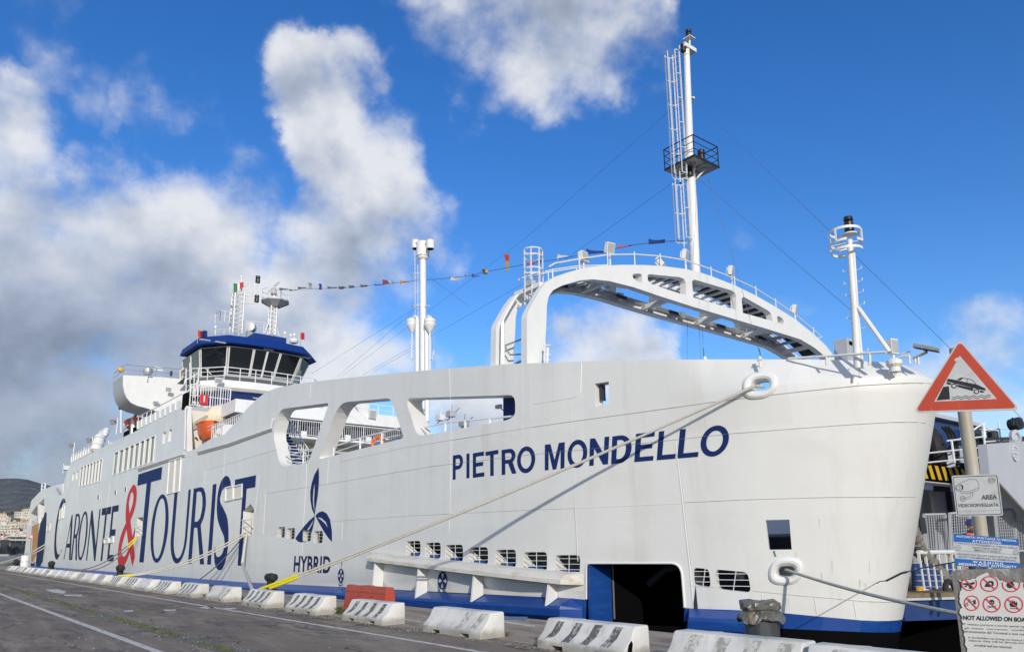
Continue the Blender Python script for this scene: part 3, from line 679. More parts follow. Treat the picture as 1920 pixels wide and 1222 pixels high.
# rooms behind the ports, doors and the side: decks and casings
b = MB(); b.bb((-140, D + .42, 4.75), (-20.2, YF, 4.9)); b.build('upper_deck', m_grey, ferry)
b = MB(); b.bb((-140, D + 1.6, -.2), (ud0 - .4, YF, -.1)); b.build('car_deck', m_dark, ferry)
zdt = max(p[1] for p in DOOR) + .03
b = MB(); uE = ud1 + .25                                     # shell-door recess: blue after wall, its depth and back painted black for shade
def wallq(u, m, name, dep=3.2, th=.12):
    p = S(u, 2., 0); b = MB(); b.bb((p.x - th, p.y + .02, -1.2), (p.x, p.y + dep, zdt)); return b.build(name, m, ferry)
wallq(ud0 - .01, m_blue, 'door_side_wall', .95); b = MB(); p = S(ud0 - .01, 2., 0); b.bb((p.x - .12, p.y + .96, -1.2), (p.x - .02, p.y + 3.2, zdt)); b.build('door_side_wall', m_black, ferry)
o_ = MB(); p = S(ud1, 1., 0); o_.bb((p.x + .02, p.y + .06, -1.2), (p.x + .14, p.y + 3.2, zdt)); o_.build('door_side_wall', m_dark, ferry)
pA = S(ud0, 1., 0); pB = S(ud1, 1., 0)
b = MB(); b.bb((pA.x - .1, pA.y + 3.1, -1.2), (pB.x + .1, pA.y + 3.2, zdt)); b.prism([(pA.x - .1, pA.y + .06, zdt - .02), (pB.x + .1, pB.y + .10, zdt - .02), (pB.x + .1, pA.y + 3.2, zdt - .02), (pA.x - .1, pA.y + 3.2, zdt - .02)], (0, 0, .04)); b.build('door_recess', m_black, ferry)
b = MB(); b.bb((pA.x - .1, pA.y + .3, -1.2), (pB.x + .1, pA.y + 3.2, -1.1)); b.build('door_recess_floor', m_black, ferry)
# folded gangway hoist in the recess
b = MB(); cx_ = (pA.x + pB.x)/2 + .2; y_ = pA.y + 2.2
b.tube([(cx_, y_, 2.), (cx_, y_, 1.0)], .10, 8); b.tube([(cx_ - 1.3, y_, .45), (cx_ - .5, y_ - .1, .92), (cx_, y_, 1.02), (cx_ + .5, y_ - .1, .92), (cx_ + 1.25, y_, .5)], .12, 8); b.build('gangway_hoist', m_dark, ferry)
# frame moulding round the shell door
b = MB(); k = [S(u, z, .02) for u, z in DOOR[1:-2]]; k = [S(ud0, zb(ud0) + .02, .02)] + k + [S(ud1, zb(ud1) + .02, .02)]; b.tube(k, .032, 6); b.build('door_frame', m_white, ferry, smooth=True)
# --- hawse rings
def hawse(px, py, a, bz, w, dep):
    b = MB(); n = 28; prof = [(w + .02, .0), (w, .045), (w*.72, .085), (w*.40, .075), (w*.12, .01), (0., -.12), (-.01, -dep)]
    c = uz(px, py); rows = []
    for (g, hgt) in prof:
        rows.append([S(c[0] + (a + g)*math.copysign(abs(math.cos(t))**.8, math.cos(t)), c[1] + (bz + g)*math.copysign(abs(math.sin(t))**.8, math.sin(t)), hgt + .003) for t in np.linspace(0, 2*math.pi, n, endpoint=False)])
    for i in range(len(rows) - 1): b.add(rows[i] + rows[i + 1], [(j, (j + 1) % n, n + (j + 1) % n, n + j) for j in range(n)])
    return b.build('hawse_pipe', m_white, ferry, smooth=True)
hawse(1425, 721, .24, .17, .22, .5)
hawse(1473, 1070.5, .22, .14, .21, .4)
p = uz(1473, 1070); b = MB(); q = S(p[0], p[1], -.62); b.box(q, (.9, .1, .7)); b.build('hawse_roller', m_grey, ferry)
# behind the small square port at the bow: winch space
q = onY(1466, 990, 22.4); b = MB(); b.hexa([(q.x - 1.5, 21.6, 1.98), (q.x + 1.5, 21.6, 1.98), (q.x + 1.5, 23.2, 3.3), (q.x - 1.5, 23.2, 3.3)], [(q.x - 1.5, 21.62, 1.9), (q.x + 1.5, 21.62, 1.9), (q.x + 1.5, 23.22, 3.2), (q.x - 1.5, 23.22, 3.2)]); b.build('sky_catch_plate', m_white, ferry)  # white plate added, tilted up to catch skylight behind the port
q = S(*uz(1460, 1000)) + Vector(ray(1460, 1000))*1.35; b = MB(); b.box(q + Vector((2.1, .3, -.9)), (.1, .1, .1)); b.build('cleat_block', m_white, ferry)
b = MB(); b.box(q + Vector((-.15, .4, -.55)), (2.4, .1, .9)); b.box(q + Vector((-.42, -.1, -.1)), (.10, .10, 1.4)); b.tube([q + Vector((-.7, -.4, -.1)), q + Vector((.1, -.4, -.55))], .05); b.build('winch_frame', m_dark, ferry)
b = MB()
for i in range(5): b.bar(q + Vector((-.95 + .13*i, -.2, -.05)), q + Vector((-.95 + .13*i, -.2, .6)), .015)
for i in range(5): b.bar(q + Vector((-1., -.2, .0 + .13*i)), q + Vector((-.42, -.2, .0 + .13*i)), .015)
b.build('mesh_screen', m_white, ferry)
# slot port: closing plate at the after edge
q = UZ([(1121, 719), (1122, 748)]); b = MB(); b.hexa([S(q[0][0] - .05, q[0][1], -.18), S(q[0][0], q[0][1], -.18), S(q[1][0], q[1][1], -.18), S(q[1][0] - .05, q[1][1], -.18)], [S(q[0][0] - .05, q[0][1], -.42), S(q[0][0], q[0][1], -.42), S(q[1][0], q[1][1], -.42), S(q[1][0] - .05, q[1][1], -.42)]); b.build('slot_plate', m_dark, ferry)

# --- weld seams: narrow beads standing 3 mm off the plating
def seam(pts, w=.022, m=m_seam):
    w *= .7
    b = MB(); g = []
    for (a, c) in zip(pts[:-1], pts[1:]):
        n = max(2, int(math.hypot(c[0] - a[0], c[1] - a[1])/14))
        g += [(a[0] + (c[0] - a[0])*i/n, a[1] + (c[1] - a[1])*i/n) for i in range(n)]
    g.append(pts[-1]); q = [S(*uz(*p), .0035) for p in g]
    b.tube(q, w/2, 4); return b.build('weld_seam', m, ferry)
seam([(390, 858), (500, 829), (1000, 800)] if False else [(1000, 800), (1070, 790), (1190, 773.7), (1325, 755), (1395, 746), (1480, 736), (1606, 723), (1677, 718.7), (1710, 717.5), (1745, 718.3)], .04)
seam([(500, 924.5), (577, 912.5), (617, 906.5), (757, 882.5), (810, 874), (848, 869), (1000, 851), (1070, 845), (1370, 812.5), (1480, 804), (1590, 795.8), (1677, 790.8), (1716, 790.9), (1752, 794.5)], .03)
seam([(622, 977), (757, 967), (960, 957), (1078, 952.3)], .025); seam([(1078, 952.3), (1280, 943.2)], .02, m_seaml); seam([(1282, 941.5), (1400, 936), (1555, 931.6), (1718, 931)], .03)
seam([(1000, 757.3), (1070, 746), (1082, 743), (1088.5, 735), (1090.5, 680)], .03, m_seaml); seam([(1070, 747), (1074.5, 850), (1079, 952)], .025); seam([(1078, 952), (1083.5, 1052)], .045)
seam([(1267, 830), (1280, 943), (1293, 1060), (1300, 1137)], .05, m_seaml); seam([(1270, 830), (1283, 943), (1296, 1060)], .02)
seam([(1613, 678), (1609, 721)], .03); seam([(1293, 1098), (1345, 1101)], .02); seam([(1411, 1107), (1500, 1116), (1560, 1121), (1620, 1126.5), (1690, 1128.5)], .03)
seam([(1428, 1109), (1431, 1143)], .025, m_seaml); seam([(1527, 1119), (1532, 1152)], .03, m_seaml); seam([(1600, 1124), (1606, 1159)], .03, m_seaml)
seam([(575, 870), (574, 912), (568, 1000), (565, 1086)], .03, m_seaml); seam([(616, 862), (614, 906)], .025, m_seaml); seam([(498, 925), (494, 1000)], .03, m_seaml); seam([(486, 890), (479, 958)], .03, m_seaml)
seam([(843, 690), (846, 800), (844, 960), (842, 1000)], .02, m_seaml); seam([(423, 846), (418, 900), (414, 950)], .03, m_seaml); seam([(385, 880), (384, 905)], .03, m_seaml); seam([(640, 865), (757, 839), (1000, 800)], .022); seam([(642, 979), (641, 1012)], .025, m_seaml)
seam([(384, 881.5), (440, 866), (519, 842)], .03); seam([(121, 925), (113, 1000)], .05, m_seaml); seam([(206, 905), (200, 960)], .05, m_seaml)
seam([(133, 868), (127, 905), (126, 918)], .06, m_seaml); seam([(293, 820), (290, 868)], .04, m_seaml); seam([(583, 720), (581, 746)], .03, m_seaml)
# pipe rail along the side
def piperail(pts, r=.055):
    b = MB(); q = [S(*uz(*p), .12) for p in pts]; b.tube(q, r, 6)
    for p in q[::1]: b.tube([p, p + Vector((0, .14, 0))], .03, 5)
    return b
for pts in ([(372, 847.5), (432, 831), (512, 802), (515, 786)], [(260, 879), (300, 866), (348, 851)]):
    piperail(pts).build('pipe_rail', m_white, ferry, smooth=True); b = MB(); q = [S(*uz(x, y + 4.), .03) for x, y in pts[:3]]; b.tube(q, .05, 4); b.build('deck_edge_bar', m_seam, ferry)
piperail([(349.5, 842), (350.5, 800), (351, 764)], .055).build('drain_pipe', m_white, ferry)
# louvred cream panels let into the side
def panel(name, px, m, off=.02, fr=True):
    g = UZ(px); b = MB(); q = [S(*p, off) for p in g]; v = [S(*p, -.02) for p in g]; b.hexa(q, v); o = b.build(name, m, ferry)
    if fr:
        b = MB()
        for a, c in zip(q, q[1:] + q[:1]): b.bar(a + Vector((0, -.02, 0)), c + Vector((0, -.02, 0)), .09)
        b.build('panel_frame', m_white, o)
    return o
panel('side_panel', [(318.5, 864.5), (329, 861.5), (325, 923), (314, 926)], m_cream); panel('side_panel', [(330.5, 861), (340.5, 857.5), (336.5, 920.5), (326.5, 923)], m_cream)
panel('side_panel', [(424.5, 914), (437.5, 911), (437, 936), (423.5, 939)], m_cream); panel('side_panel', [(439, 912), (455, 907.5), (454.5, 932), (438.5, 935.5)], m_cream)
panel('vent_grille', [(113.5, 954), (117.5, 951), (115.5, 972), (111, 974)], m_cream); panel('vent_grille', [(118.5, 949.5), (121.5, 948), (119.5, 970.5), (116.5, 971.6)], m_cream)
panel('side_door', [(89, 983), (95, 982), (93.5, 994), (87.5, 995)], m_cream)
panel('fender_plate', [(196, 1009.5), (204, 1008), (204, 1017), (196, 1018)], m_white); panel('fender_plate', [(206, 1008), (213, 1007), (213, 1016), (206, 1017)], m_white)
# --- saloon windows
for W_, px_l in ((WIN1, 1), (WIN2, 1)):
    for h in W_:
        b = MB(); u0, z1 = h[0]; u1, z0 = h[2]; 
        for a, c in zip(h, h[1:] + h[:1]): b.bar(S(*a, .0), S(*c, .0), .10)
        o = b.build('window', m_white, ferry)
        b = MB(); b.hexa([S(u0, z1, -.09), S(u1, z1, -.09), S(u1, z0, -.09), S(u0, z0, -.09)], [S(u0, z1, -.13), S(u1, z1, -.13), S(u1, z0, -.13), S(u0, z0, -.13)]); b.build('pane', m_win, o)
for h in WIN3:
    b = MB(); u0, z1 = h[0]; u1, z0 = h[2]; b.bb(S(u0 - .2, z1 + .2, -.5), S(u1 + .2, z0 - .2, -.55)); b.build('window_recess', m_white, ferry)
# small white scuttles above the lettering
for px, py in ((185, 932), (217, 923), (236, 917.5)):
    g = UZ([(px - 1.6, py - 4), (px + 1.6, py - 4.6), (px + 1.4, py + 3.4), (px - 1.8, py + 4)]); b = MB(); b.hexa([S(*q, .03) for q in g], [S(*q, -.01) for q in g]); o = b.build('scuttle', m_white, ferry)
    b = MB(); b.hexa([S(q[0]*.6 + g[0][0]*.4 + .15, q[1], .036) for q in g], [S(q[0]*.6 + g[0][0]*.4 + .15, q[1], .02) for q in g]); b.build('pane', m_dark, o)
# --- mooring ports in the side (lit recess, rail, rope fairlead)
for h, sgn in zip(HATCH, (1, 1)):
    us = [p[0] for p in h]; zs = [p[1] for p in h]; u0, u1, z0, z1 = min(us), max(us), min(zs), max(zs)
    b = MB(); b.bb((u0 - 1., D + 2., z0 - .5), (u1 + 1., D + 2.1, z1 + .5)); b.bb((u0 - .12, D + .41, z0 - .3), (u0 - .02, D + 2., z1 + .3)); b.bb((u0 - 1, D + .41, z0 - .4), (u1 + 1, D + 2., z0 - .3)); b.build('mooring_recess', m_white, ferry)
    b = MB()
    for f in (.28, .50): b.tube([S(u0, z0 + (z1 - z0)*f, .05), S(u1, z0 + (z1 - z0)*f, .05)], .03, 5)
    b.bar(S(u0 + .2, z0, .05), S(u0 + .2, z0 + (z1 - z0)*.55, .05), .05); b.build('railing', m_white, ferry)
for h in STERNOP:
    us = [p[0] for p in h]; zs = [p[1] for p in h]; b = MB(); b.bb((min(us) - 2, D + 3., min(zs) - 1), (max(us) + 2, D + 3.1, max(zs) + 1)); b.bb((min(us) - 2, D + .9, min(zs) - .9), (max(us) + 2, D + 3., min(zs) - .8)); b.build('mooring_recess', m_white, ferry)
    b = MB()
    for f in (.12, .24): b.tube([S(min(us), min(zs) + (max(zs) - min(zs))*f, -.3), S(max(us), min(zs) + (max(zs) - min(zs))*f, -.3)], .06, 5)
    b.build('railing', m_white, ferry)
# --- stern mural: orange and navy patches
m_mur = mat('mural_orange', (.50, .22, .035), .5, var=.3, vscale=.8)
decal(UZ([(60, 986), (73, 980), (71, 1010), (68, 1040), (62, 1054), (56, 1050), (57, 1020)]), mb=None).build('mural', m_mur, ferry, fix=False)
decal(UZ([(76, 980), (82, 968), (84.5, 959), (87.5, 961), (87, 985), (84, 1020), (80, 1052), (74, 1063), (66.5, 1063), (69.5, 1030), (72, 1000)])).build('mural', m_navy2, ferry, fix=False)
decal(UZ([(54, 1052), (62, 1056), (66, 1052), (64.5, 1063), (56, 1063)])).build('mural', m_navy2, ferry, fix=False)
# ================================================================== bulwark inside, far side, decks
def rail(name, pts, h=1.05, nbar=2, r=.025, post=None, bal=0., par=ferry, m=None, rb=.014, postr=None, h0=0.):
    """railing along base points pts: posts at each point, top rail, mid bars or balusters"""
    m = m or m_white; b = MB(); pts = [Vector(p) for p in pts]; up = Vector((0, 0, 1))
    b.tube([p + up*h for p in pts], r, 6)
    for k in range(1, nbar + 1): b.tube([p + up*(h0 + (h - h0)*k/(nbar + 1)) for p in pts], r*.7, 5)
    for p in pts: b.tube([p, p + up*h], postr or r, 6)
    if bal:
        b.tube([p + up*.10 for p in pts], r*.7, 5)
        for a, c in zip(pts[:-1], pts[1:]):
            n = max(1, int((c - a).length/bal))
            for i in range(1, n): q = a + (c - a)*i/n; b.tube([q + up*.1, q + up*h], rb, 4, caps=False)
    return b.build(name, m, par)
def seg(a, c, n): a, c = Vector(a), Vector(c); return [a + (c - a)*i/n for i in range(n + 1)]
XC = onY(349.5, 760, D).x; ZT = onY(349.5, 760, D).z; ZA = onY(133, 868, D).z
# inner skin of the bulwark with the same three openings, and its underside ledges
ib = [(-50.5, 5.0), (-50.5, 8.6)] + [p for p in top_uz if -50 < p[0] < -20.4] + [(-20.4, 5.0)]
hullpatch('bulwark_inner_plating', ib, [OP1, OP2, OP3], m_hull, ferry, off=-.75)
b = MB(); b.bb((-146, YF - .1, -4), (-20, YF, 8.2)); b.bb((-110, YF - .1, 8.2), (-24, YF, 8.8)); b.build('far_side_hull', m_hull, ferry)
b = MB(); b.bb((-147.2, D + .4, -4), (-146.9, YF, 4.5)); b.build('stern_wall', m_hull, ferry)
# far cheek of the bow: the near cheek mirrored about the centreline
uck = float(np.interp(20.6, PLAN[:, 1], PU)); o = hullpatch('bow_cheek', [(-24, -.2), (-24, 7.2)] + [(u, 7.2 - (u + 24)*.10) for u in np.linspace(-22, uck, 9)] + [(uck, -.2)], [], m_hull, ferry)
for v in o.data.vertices: v.co.y = 2*YC - v.co.y
# ------------------------------------------------------------------ superstructure
zs = lambda x: float(np.interp(x, [-135, XC], [ZA, ZT]))
xa = onY(126, 880, D).x
b = MB(); b.add([(xa, D + .4, ZA - .3), (XC, D + .4, ZT - .02), (XC, YF, ZT - .02), (xa, YF, ZA - .3), (xa, D + .4, ZA - .6), (XC, D + .4, ZT - .3), (XC, YF, ZT - .3), (xa, YF, ZA - .6)], [(0, 1, 2, 3), (4, 7, 6, 5), (0, 4, 5, 1), (1, 5, 6, 2), (2, 6, 7, 3), (3, 7, 4, 0)]); b.build('top_deck', m_grey, ferry)
b = MB(); b.bb((XC - .3, D + .02, 9.0), (XC, YF, ZT - .31)); b.build('house_front_wall', m_cream, ferry)
b = MB(); b.bb((xa, D + .41, 4.95), (xa + .2, YF, ZA - .7)); b.build('house_after_wall', m_white, ferry)
b = MB(); b.bb((xa, YF - .3, 8.), (XC, YF - .1, ZT - .35)); b.build('far_house_wall', m_white, ferry)
# recess floor with its drop, then the sloped rail at the break of the bulwark
zf = onY(372, 846, D).z
b = MB(); b.bb((XC - .2, D + .45, zf - .25), (-51.5, YF - .2, zf - .1)); b.build('boat_deck', m_grey, ferry)
pts = [S(*uz(x, y), -.12) for x, y in ((393, 824), (405, 819.5), (417, 815.5), (427, 806), (438, 796), (446, 786.5), (452, 779))]
b = MB(); tp = [onY(x, y, D + .12) for x, y in ((390, 800), (408, 793), (425, 786.5), (440, 780.5), (456, 773.5))]
b.tube(tp, .045, 6); b.tube([p - Vector((0, 0, .28)) for p in tp], .03, 5)
for i in range(17):
    f = i/16; x = pts[0].x + (pts[-1].x - pts[0].x)*f; zt_ = np.interp(x, [p.x for p in tp], [p.z for p in tp]); zb_ = np.interp(x, [p.x for p in pts], [p.z for p in pts])
    if zt_ > zb_ + .05: b.bar((x, D + .12, zb_), (x, D + .12, zt_), .05)
b.build('railing', m_white, ferry)
# rail across the top of the house front, with the red cabinet
rl = [onX(x, y, XC - .05) for x, y in ((355, 764), (430, 770))]
rail('railing', seg((XC - .05, rl[0].y, ZT), (XC - .05, rl[1].y, ZT), 4), 1.75, 1, .05, bal=.16, rb=.03)
c = onX(382, 749, XC + .03); b = MB(); b.box(c, (.25, .62, .78)); fb = b.build('fire_cabinet', m_redbox, ferry, bevel=.03); b = MB(); b.box(c + Vector((.13, 0, .05)), (.02, .1, .5)); b.build('handle', m_white, fb)
# vent box black at the corner of the top deck
a = onY(346, 752, D - .02); b = MB(); b.box(a + Vector((0, .2, 0)), (.95, .5, 1.25)); b.build('corner_vent', m_black, ferry)
# parapets of the top deck: solid with ribs and a rail, in three lengths with gaps
def parapet(p0, p1, hpx0, hpx1):
    a = onY(*p0, D + .03); c = onY(*p1, D + .03); at = onY(p0[0], p0[1] - hpx0, D + .03); ct = onY(p1[0], p1[1] - hpx1, D + .03)
    b = MB(); t = Vector((0, .08, 0)); b.hexa([a, c, ct, at], [q + t for q in (a, c, ct, at)]); o = b.build('parapet', m_white, ferry)
    b = MB(); n = 9
    for i in range(n + 1): q = a + (c - a)*i/n; w = at + (ct - at)*i/n; b.bar(q - t*.8, w - t*.8, .09)
    pieces(b.build('rib', m_white, o))
    b = MB(); r_ = [at + (ct - at)*i/n + Vector((0, 0, .45)) for i in range(n + 1)]; b.tube(r_, .045, 5)
    for i in range(n + 1): b.tube([r_[i], r_[i] - Vector((0, 0, .5))], .035, 5)
    b.build('railing', m_white, ferry)
parapet((259, 804.5), (341, 764), 15, 15.5); parapet((134.5, 867), (177, 845), 10.5, 10); 
# fan shaped white plate where the house meets the stern gallery
# ------------------------------------------------------------------ fascia below the bridge and the lounge front seen over the bulwark
XF = -57.
f0 = onX(442, 747, XF); f1 = onX(443, 772, XF); yl, zt_, zb_ = f0.y, f0.z, f1.z
b = MB(); b.bb((XF - 3.2, yl, zb_), (XF, YF - 2.6, zt_)); o = b.build('house_fascia', m_white, ferry)
b = MB(); b.bb((XF - 3., yl + .3, zb_ - 1.), (XF - 2.4, YF - 2.8, zb_ - .01)); b.build('painted_shade_strip', m_dark, ferry)  # dark block standing in for the shade below the fascia
rail('railing', seg((XF - .2, yl + 5, zt_), (XF - .2, YF - 2.8, zt_), 8), .85, 1, .035)
# floodlight on the fascia
def flood(c, aim, w=.5, h=.4, mp=m_grey, post=None, name='floodlight', par=ferry):
    """box lamp: housing, lens, hoop; aim is the way the lens looks"""
    c = Vector(c); aim = Vector(aim).normalized(); q = aim.to_track_quat('Y', 'Z').to_matrix(); b = MB()
    b.box(c, (w, h*.45, h), mtx=q); b.box(c - q @ Vector((0, h*.32, 0)), (w*.7, h*.25, h*.7), mtx=q)
    if post is not None: b.tube([c - Vector((0, 0, h*.4)), post], .035, 6)
    o = b.build(name, mp, par, bevel=.01)
    b = MB(); b.box(c + q @ Vector((0, h*.232, 0)), (w*.86, .012, h*.84), mtx=q); b.build('lens', m_lamp, o)
    return o
flood(onX(698, 775, XF + .25), (1, -.2, -.4), .6, .7, m_white)
# lower gallery: transverse rail, wall, stair, second rail along the side
XG = -52.; g0 = onX(520, 813, XG); g1 = onX(757, 824, XG)
b = MB(); b.bb((XG - 5, D + 1.2, g0.z - .16), (XG, g1.y, g0.z)); b.build('gallery_deck', m_white, ferry)
rail('railing', seg((XG - .05, D + 1.6, g0.z), (XG - .05, g1.y, g0.z), 7), 1.12, 0, .035, bal=.17, rb=.018)
b = MB(); b.bb((XG - 3.2, D + 4.2, 5.), (XG - 3., g1.y, g0.z - .17)); b.build('gallery_wall', m_cream, ferry)
b = MB(); b.bb((XG - 3., D + 6., 5.), (XG - 2.9, D + 8.4, 7.1)); b.bb((XG - 3., D + 10., 5.), (XG - 2.9, D + 12.4, 7.1)); pieces(b.build('gallery_doorway', m_dark, ferry))
b = MB(); b.bb((XG - 5.05, D + 1.3, g0.z), (XG - 4.9, YF - 3., zb_ - 1.)); b.build('lounge_front', m_white, ferry)
b = MB()
for i in range(9): b.bb((XG - 4.9, D + 2.2 + i*1.9, g0.z + .7), (XG - 4.86, D + 3.6 + i*1.9, g0.z + 1.6))
pieces(b.build('lounge_window', m_dark, ferry))
# blue stair with white nosings
st0 = Vector((-43.2, D + 1.5, 5.9)); b = MB(); w_ = MB(); n = 11
sx = onY(520, 812, D + 1.4); ex = onY(556, 872, D + 1.4)
for i in range(n):
    f = i/(n - 1); x = sx.x + (ex.x - sx.x)*f; z = sx.z + (ex.z - sx.z)*f
    b.bb((x - .17, D + .95, z - .34), (x + .17, D + 2.1, z - .02)); w_.bb((x + .145, D + .94, z - .03), (x + .185, D + 2.1, z + .01))
so_ = b.build('stair', m_navy, ferry); pieces(w_.build('stair_nosing', m_white, so_))
for yy in (D + .95, D + 2.1):
    b = MB(); a = Vector((sx.x, yy, sx.z)); c = Vector((ex.x, yy, ex.z)); b.tube([a + Vector((0, 0, 1.)), c + Vector((0, 0, 1.))], .035, 5); b.tube([a + Vector((0, 0, .5)), c + Vector((0, 0, .5))], .025, 5)
    for i in range(10): q = a + (c - a)*i/9; b.tube([q, q + Vector((0, 0, 1.))], .02, 4)
    b.build('stair_rail', m_white, ferry)
# side rails standing in the openings
def siderail(px, off=-.45, h=.95, nb=1):
    b = MB(); q = [S(*uz(x, y), off) for x, y in px]; b.tube(q, .04, 6); lo = [p - Vector((0, 0, h)) for p in q]
    for k in range(nb): b.tube([p - Vector((0, 0, h*(k + 1)/(nb + 1.2))) for p in q], .025, 5)
    for i in range(len(q)): b.tube([q[i], lo[i]], .05, 6)
    return b.build('railing', m_white, ferry)
siderail([(520, 854), (555, 845), (588, 836)], nb=2); siderail([(611, 836), (660, 819), (700, 809), (748, 797)], nb=2); siderail([(776, 799), (816, 790), (853, 786), (899, 782), (945, 777)], .0 - .5, nb=1)
b = MB(); b.tube([S(*uz(778, 799), -.3), S(*uz(797, 818), -.3)], .035, 5); b.build('rail_brace', m_white, ferry)
b = MB(); q = onY(957, 768, D + .85); b.bb((q.x - .35, D + .78, q.z - 1.2), (q.x + .8, D + .84, q.z + 1.)); b.build('blue_door', m_navy, ferry)
# deck gear glimpsed through the second opening: racks, lockers, a chair-like bollard
rg = random.Random(5)
for px, py in ((628, 843), (648, 838), (668, 832), (690, 826)):
    p = S(*uz(px, py), -2.5); b = MB()
    for dx in (-.35, .35):
        for dy in (-.25, .25): b.bar(p + Vector((dx, dy, -.8)), p + Vector((dx, dy, .55)), .05)
    for k in range(3): b.box(p + Vector((0, 0, -.5 + .5*k)), (.8, .6, .05))
    b.build('deck_rack', m_white, ferry)
for px, py in ((638, 832), (672, 826)):
    p = S(*uz(px, py), -3.6); b = MB(); b.lathe(p + Vector((0, 0, -.7)), [(.3, 0), (.25, .1), (.22, .8), (.34, .9), (.34, 1.1), (.1, 1.15)], 12); b.build('deck_bollard', m_black, ferry)
# ------------------------------------------------------------------ bridge
XB = -75.
def bp(px, py, x=XB): return onX(px, py, x)
def bring(pts): return [Vector(p) for p in pts]
yB0 = YC - 6.5; yB1 = YC + 6.5
planB = lambda s, x0: [Vector((x0 - 9, YC - 5.9*s, 0)), Vector((x0 - 3.0, YC - 5.9*s, 0)), Vector((x0 - .4, YC - 3.9*s, 0)), Vector((x0, YC - 1.4*s, 0)), Vector((x0, YC + 1.4*s, 0)), Vector((x0 - .4, YC + 3.9*s, 0)), Vector((x0 - 3.0, YC + 5.9*s, 0)), Vector((x0 - 9, YC + 5.9*s, 0))]
zV1 = bp(447, 628, -74).z; zV0 = bp(447, 645, -74).z; zW1 = zV0 - .15; zW0 = bp(450, 703, -75).z; zFl = bp(450, 712, -75.).z
def loft(rows, closed=True, caps=True):
    b = MB(); n = len(rows[0])
    for i in range(len(rows) - 1): b.add(list(rows[i]) + list(rows[i + 1]), [(k, (k + 1) % n, n + (k + 1) % n, n + k) for k in range(n if closed else n - 1)])
    if caps: b.add(rows[0], [tuple(range(n))]); b.add(rows[-1], [tuple(range(n))])
    return b
lev = lambda pl, z: [p + Vector((0, 0, z)) for p in pl]
visor = planB(1.07, -73.4)
b = loft([lev(visor, zV0), lev(planB(1.0, -74.1), zV1), ]); b.build('bridge_visor', m_blue2, ferry)
b = MB(); b.bb((-79, YC - 1.5, zV1 + .005), (-74.15, YC + 1.9, zV1 + .55)); b.build('visor_crown', m_blue2, ferry)
b = loft([lev(planB(.86, -75.6), zW0), lev(planB(.97, -74.2), zW1)]); wh = b.build('wheelhouse', m_grey, ferry)
lo, hi = lev(planB(.86, -75.6), zW0 + .12), lev(planB(.97, -74.2), zW1 - .10)
for i in range(7):
    k = 2 if i in (0, 6, 3) else 1 if i in (1, 5) else 1
    for j in range(k):
        f0_, f1_ = (j + .035)/k, (j + .965)/k; a, c, d_, e_ = (lo[i].lerp(lo[i + 1], f0_), lo[i].lerp(lo[i + 1], f1_), hi[i].lerp(hi[i + 1], f1_), hi[i].lerp(hi[i + 1], f0_))
        nrm = (c - a).cross(e_ - a).normalized(); nrm = nrm if nrm.dot(a - Vector((-80, YC, zW0))) > 0 else -nrm
        b = MB(); b.hexa([q + nrm*.05 for q in (a, c, d_, e_)], [q - nrm*.05 for q in (a, c, d_, e_)]); g = b.build('bridge_window', m_glass, ferry)
        b = MB(); b.bar(a + nrm*.06, e_ + nrm*.06, .10); b.bar(c + nrm*.06, d_ + nrm*.06, .10); pieces(b.build('mullion', m_white, g))
for px, py in ((383, 650), (413, 647), (503, 656), (555, 664), (573, 671)):
    p = bp(px, py, -74.2 if px < 540 else -75.); b = MB(); b.box((p.x, p.y, zV0 - .06), (.3, 1.0, .10)); b.build('soffit_lamp', m_lamp, ferry)
# balcony: fascia, deck and rail round the front
bal = planB(1.16, -72.6)
zB1 = bp(450, 715, -73.).z; zB0 = bp(450, 733, -73).z
b = loft([lev(planB(1.13, -72.9), zB0), lev(bal, zB0 + .25), lev(bal, zB1)]); b.build('bridge_balcony', m_white, ferry)
rail('railing', [p for a, c in zip(lev(bal, zB1)[:-1], lev(bal, zB1)[1:]) for p in seg(a, c, 2)[:2]] + [lev(bal, zB1)[-1]], 1.25, 2, .045)
# deck under the balcony: lounge with dark ribbon glazing
b = loft([lev(planB(1.0, -73.4), ZT - .1), lev(planB(1.0, -73.4), zB0 + .02)]); b.build('lounge_deckhouse', m_white, ferry)
b = loft([lev(planB(1.01, -73.2), zB0 - 1.35), lev(planB(1.01, -73.2), zB0 - .05)], caps=False); b.build('lounge_glazing', m_navy, ferry)
b = MB(); b.bar((-73.1, YC - 1.6, zB0 - .5), (-73.1, YC + 1., zB0 - .5), .08, .12); b.build('lounge_lamp', m_lamp, ferry)
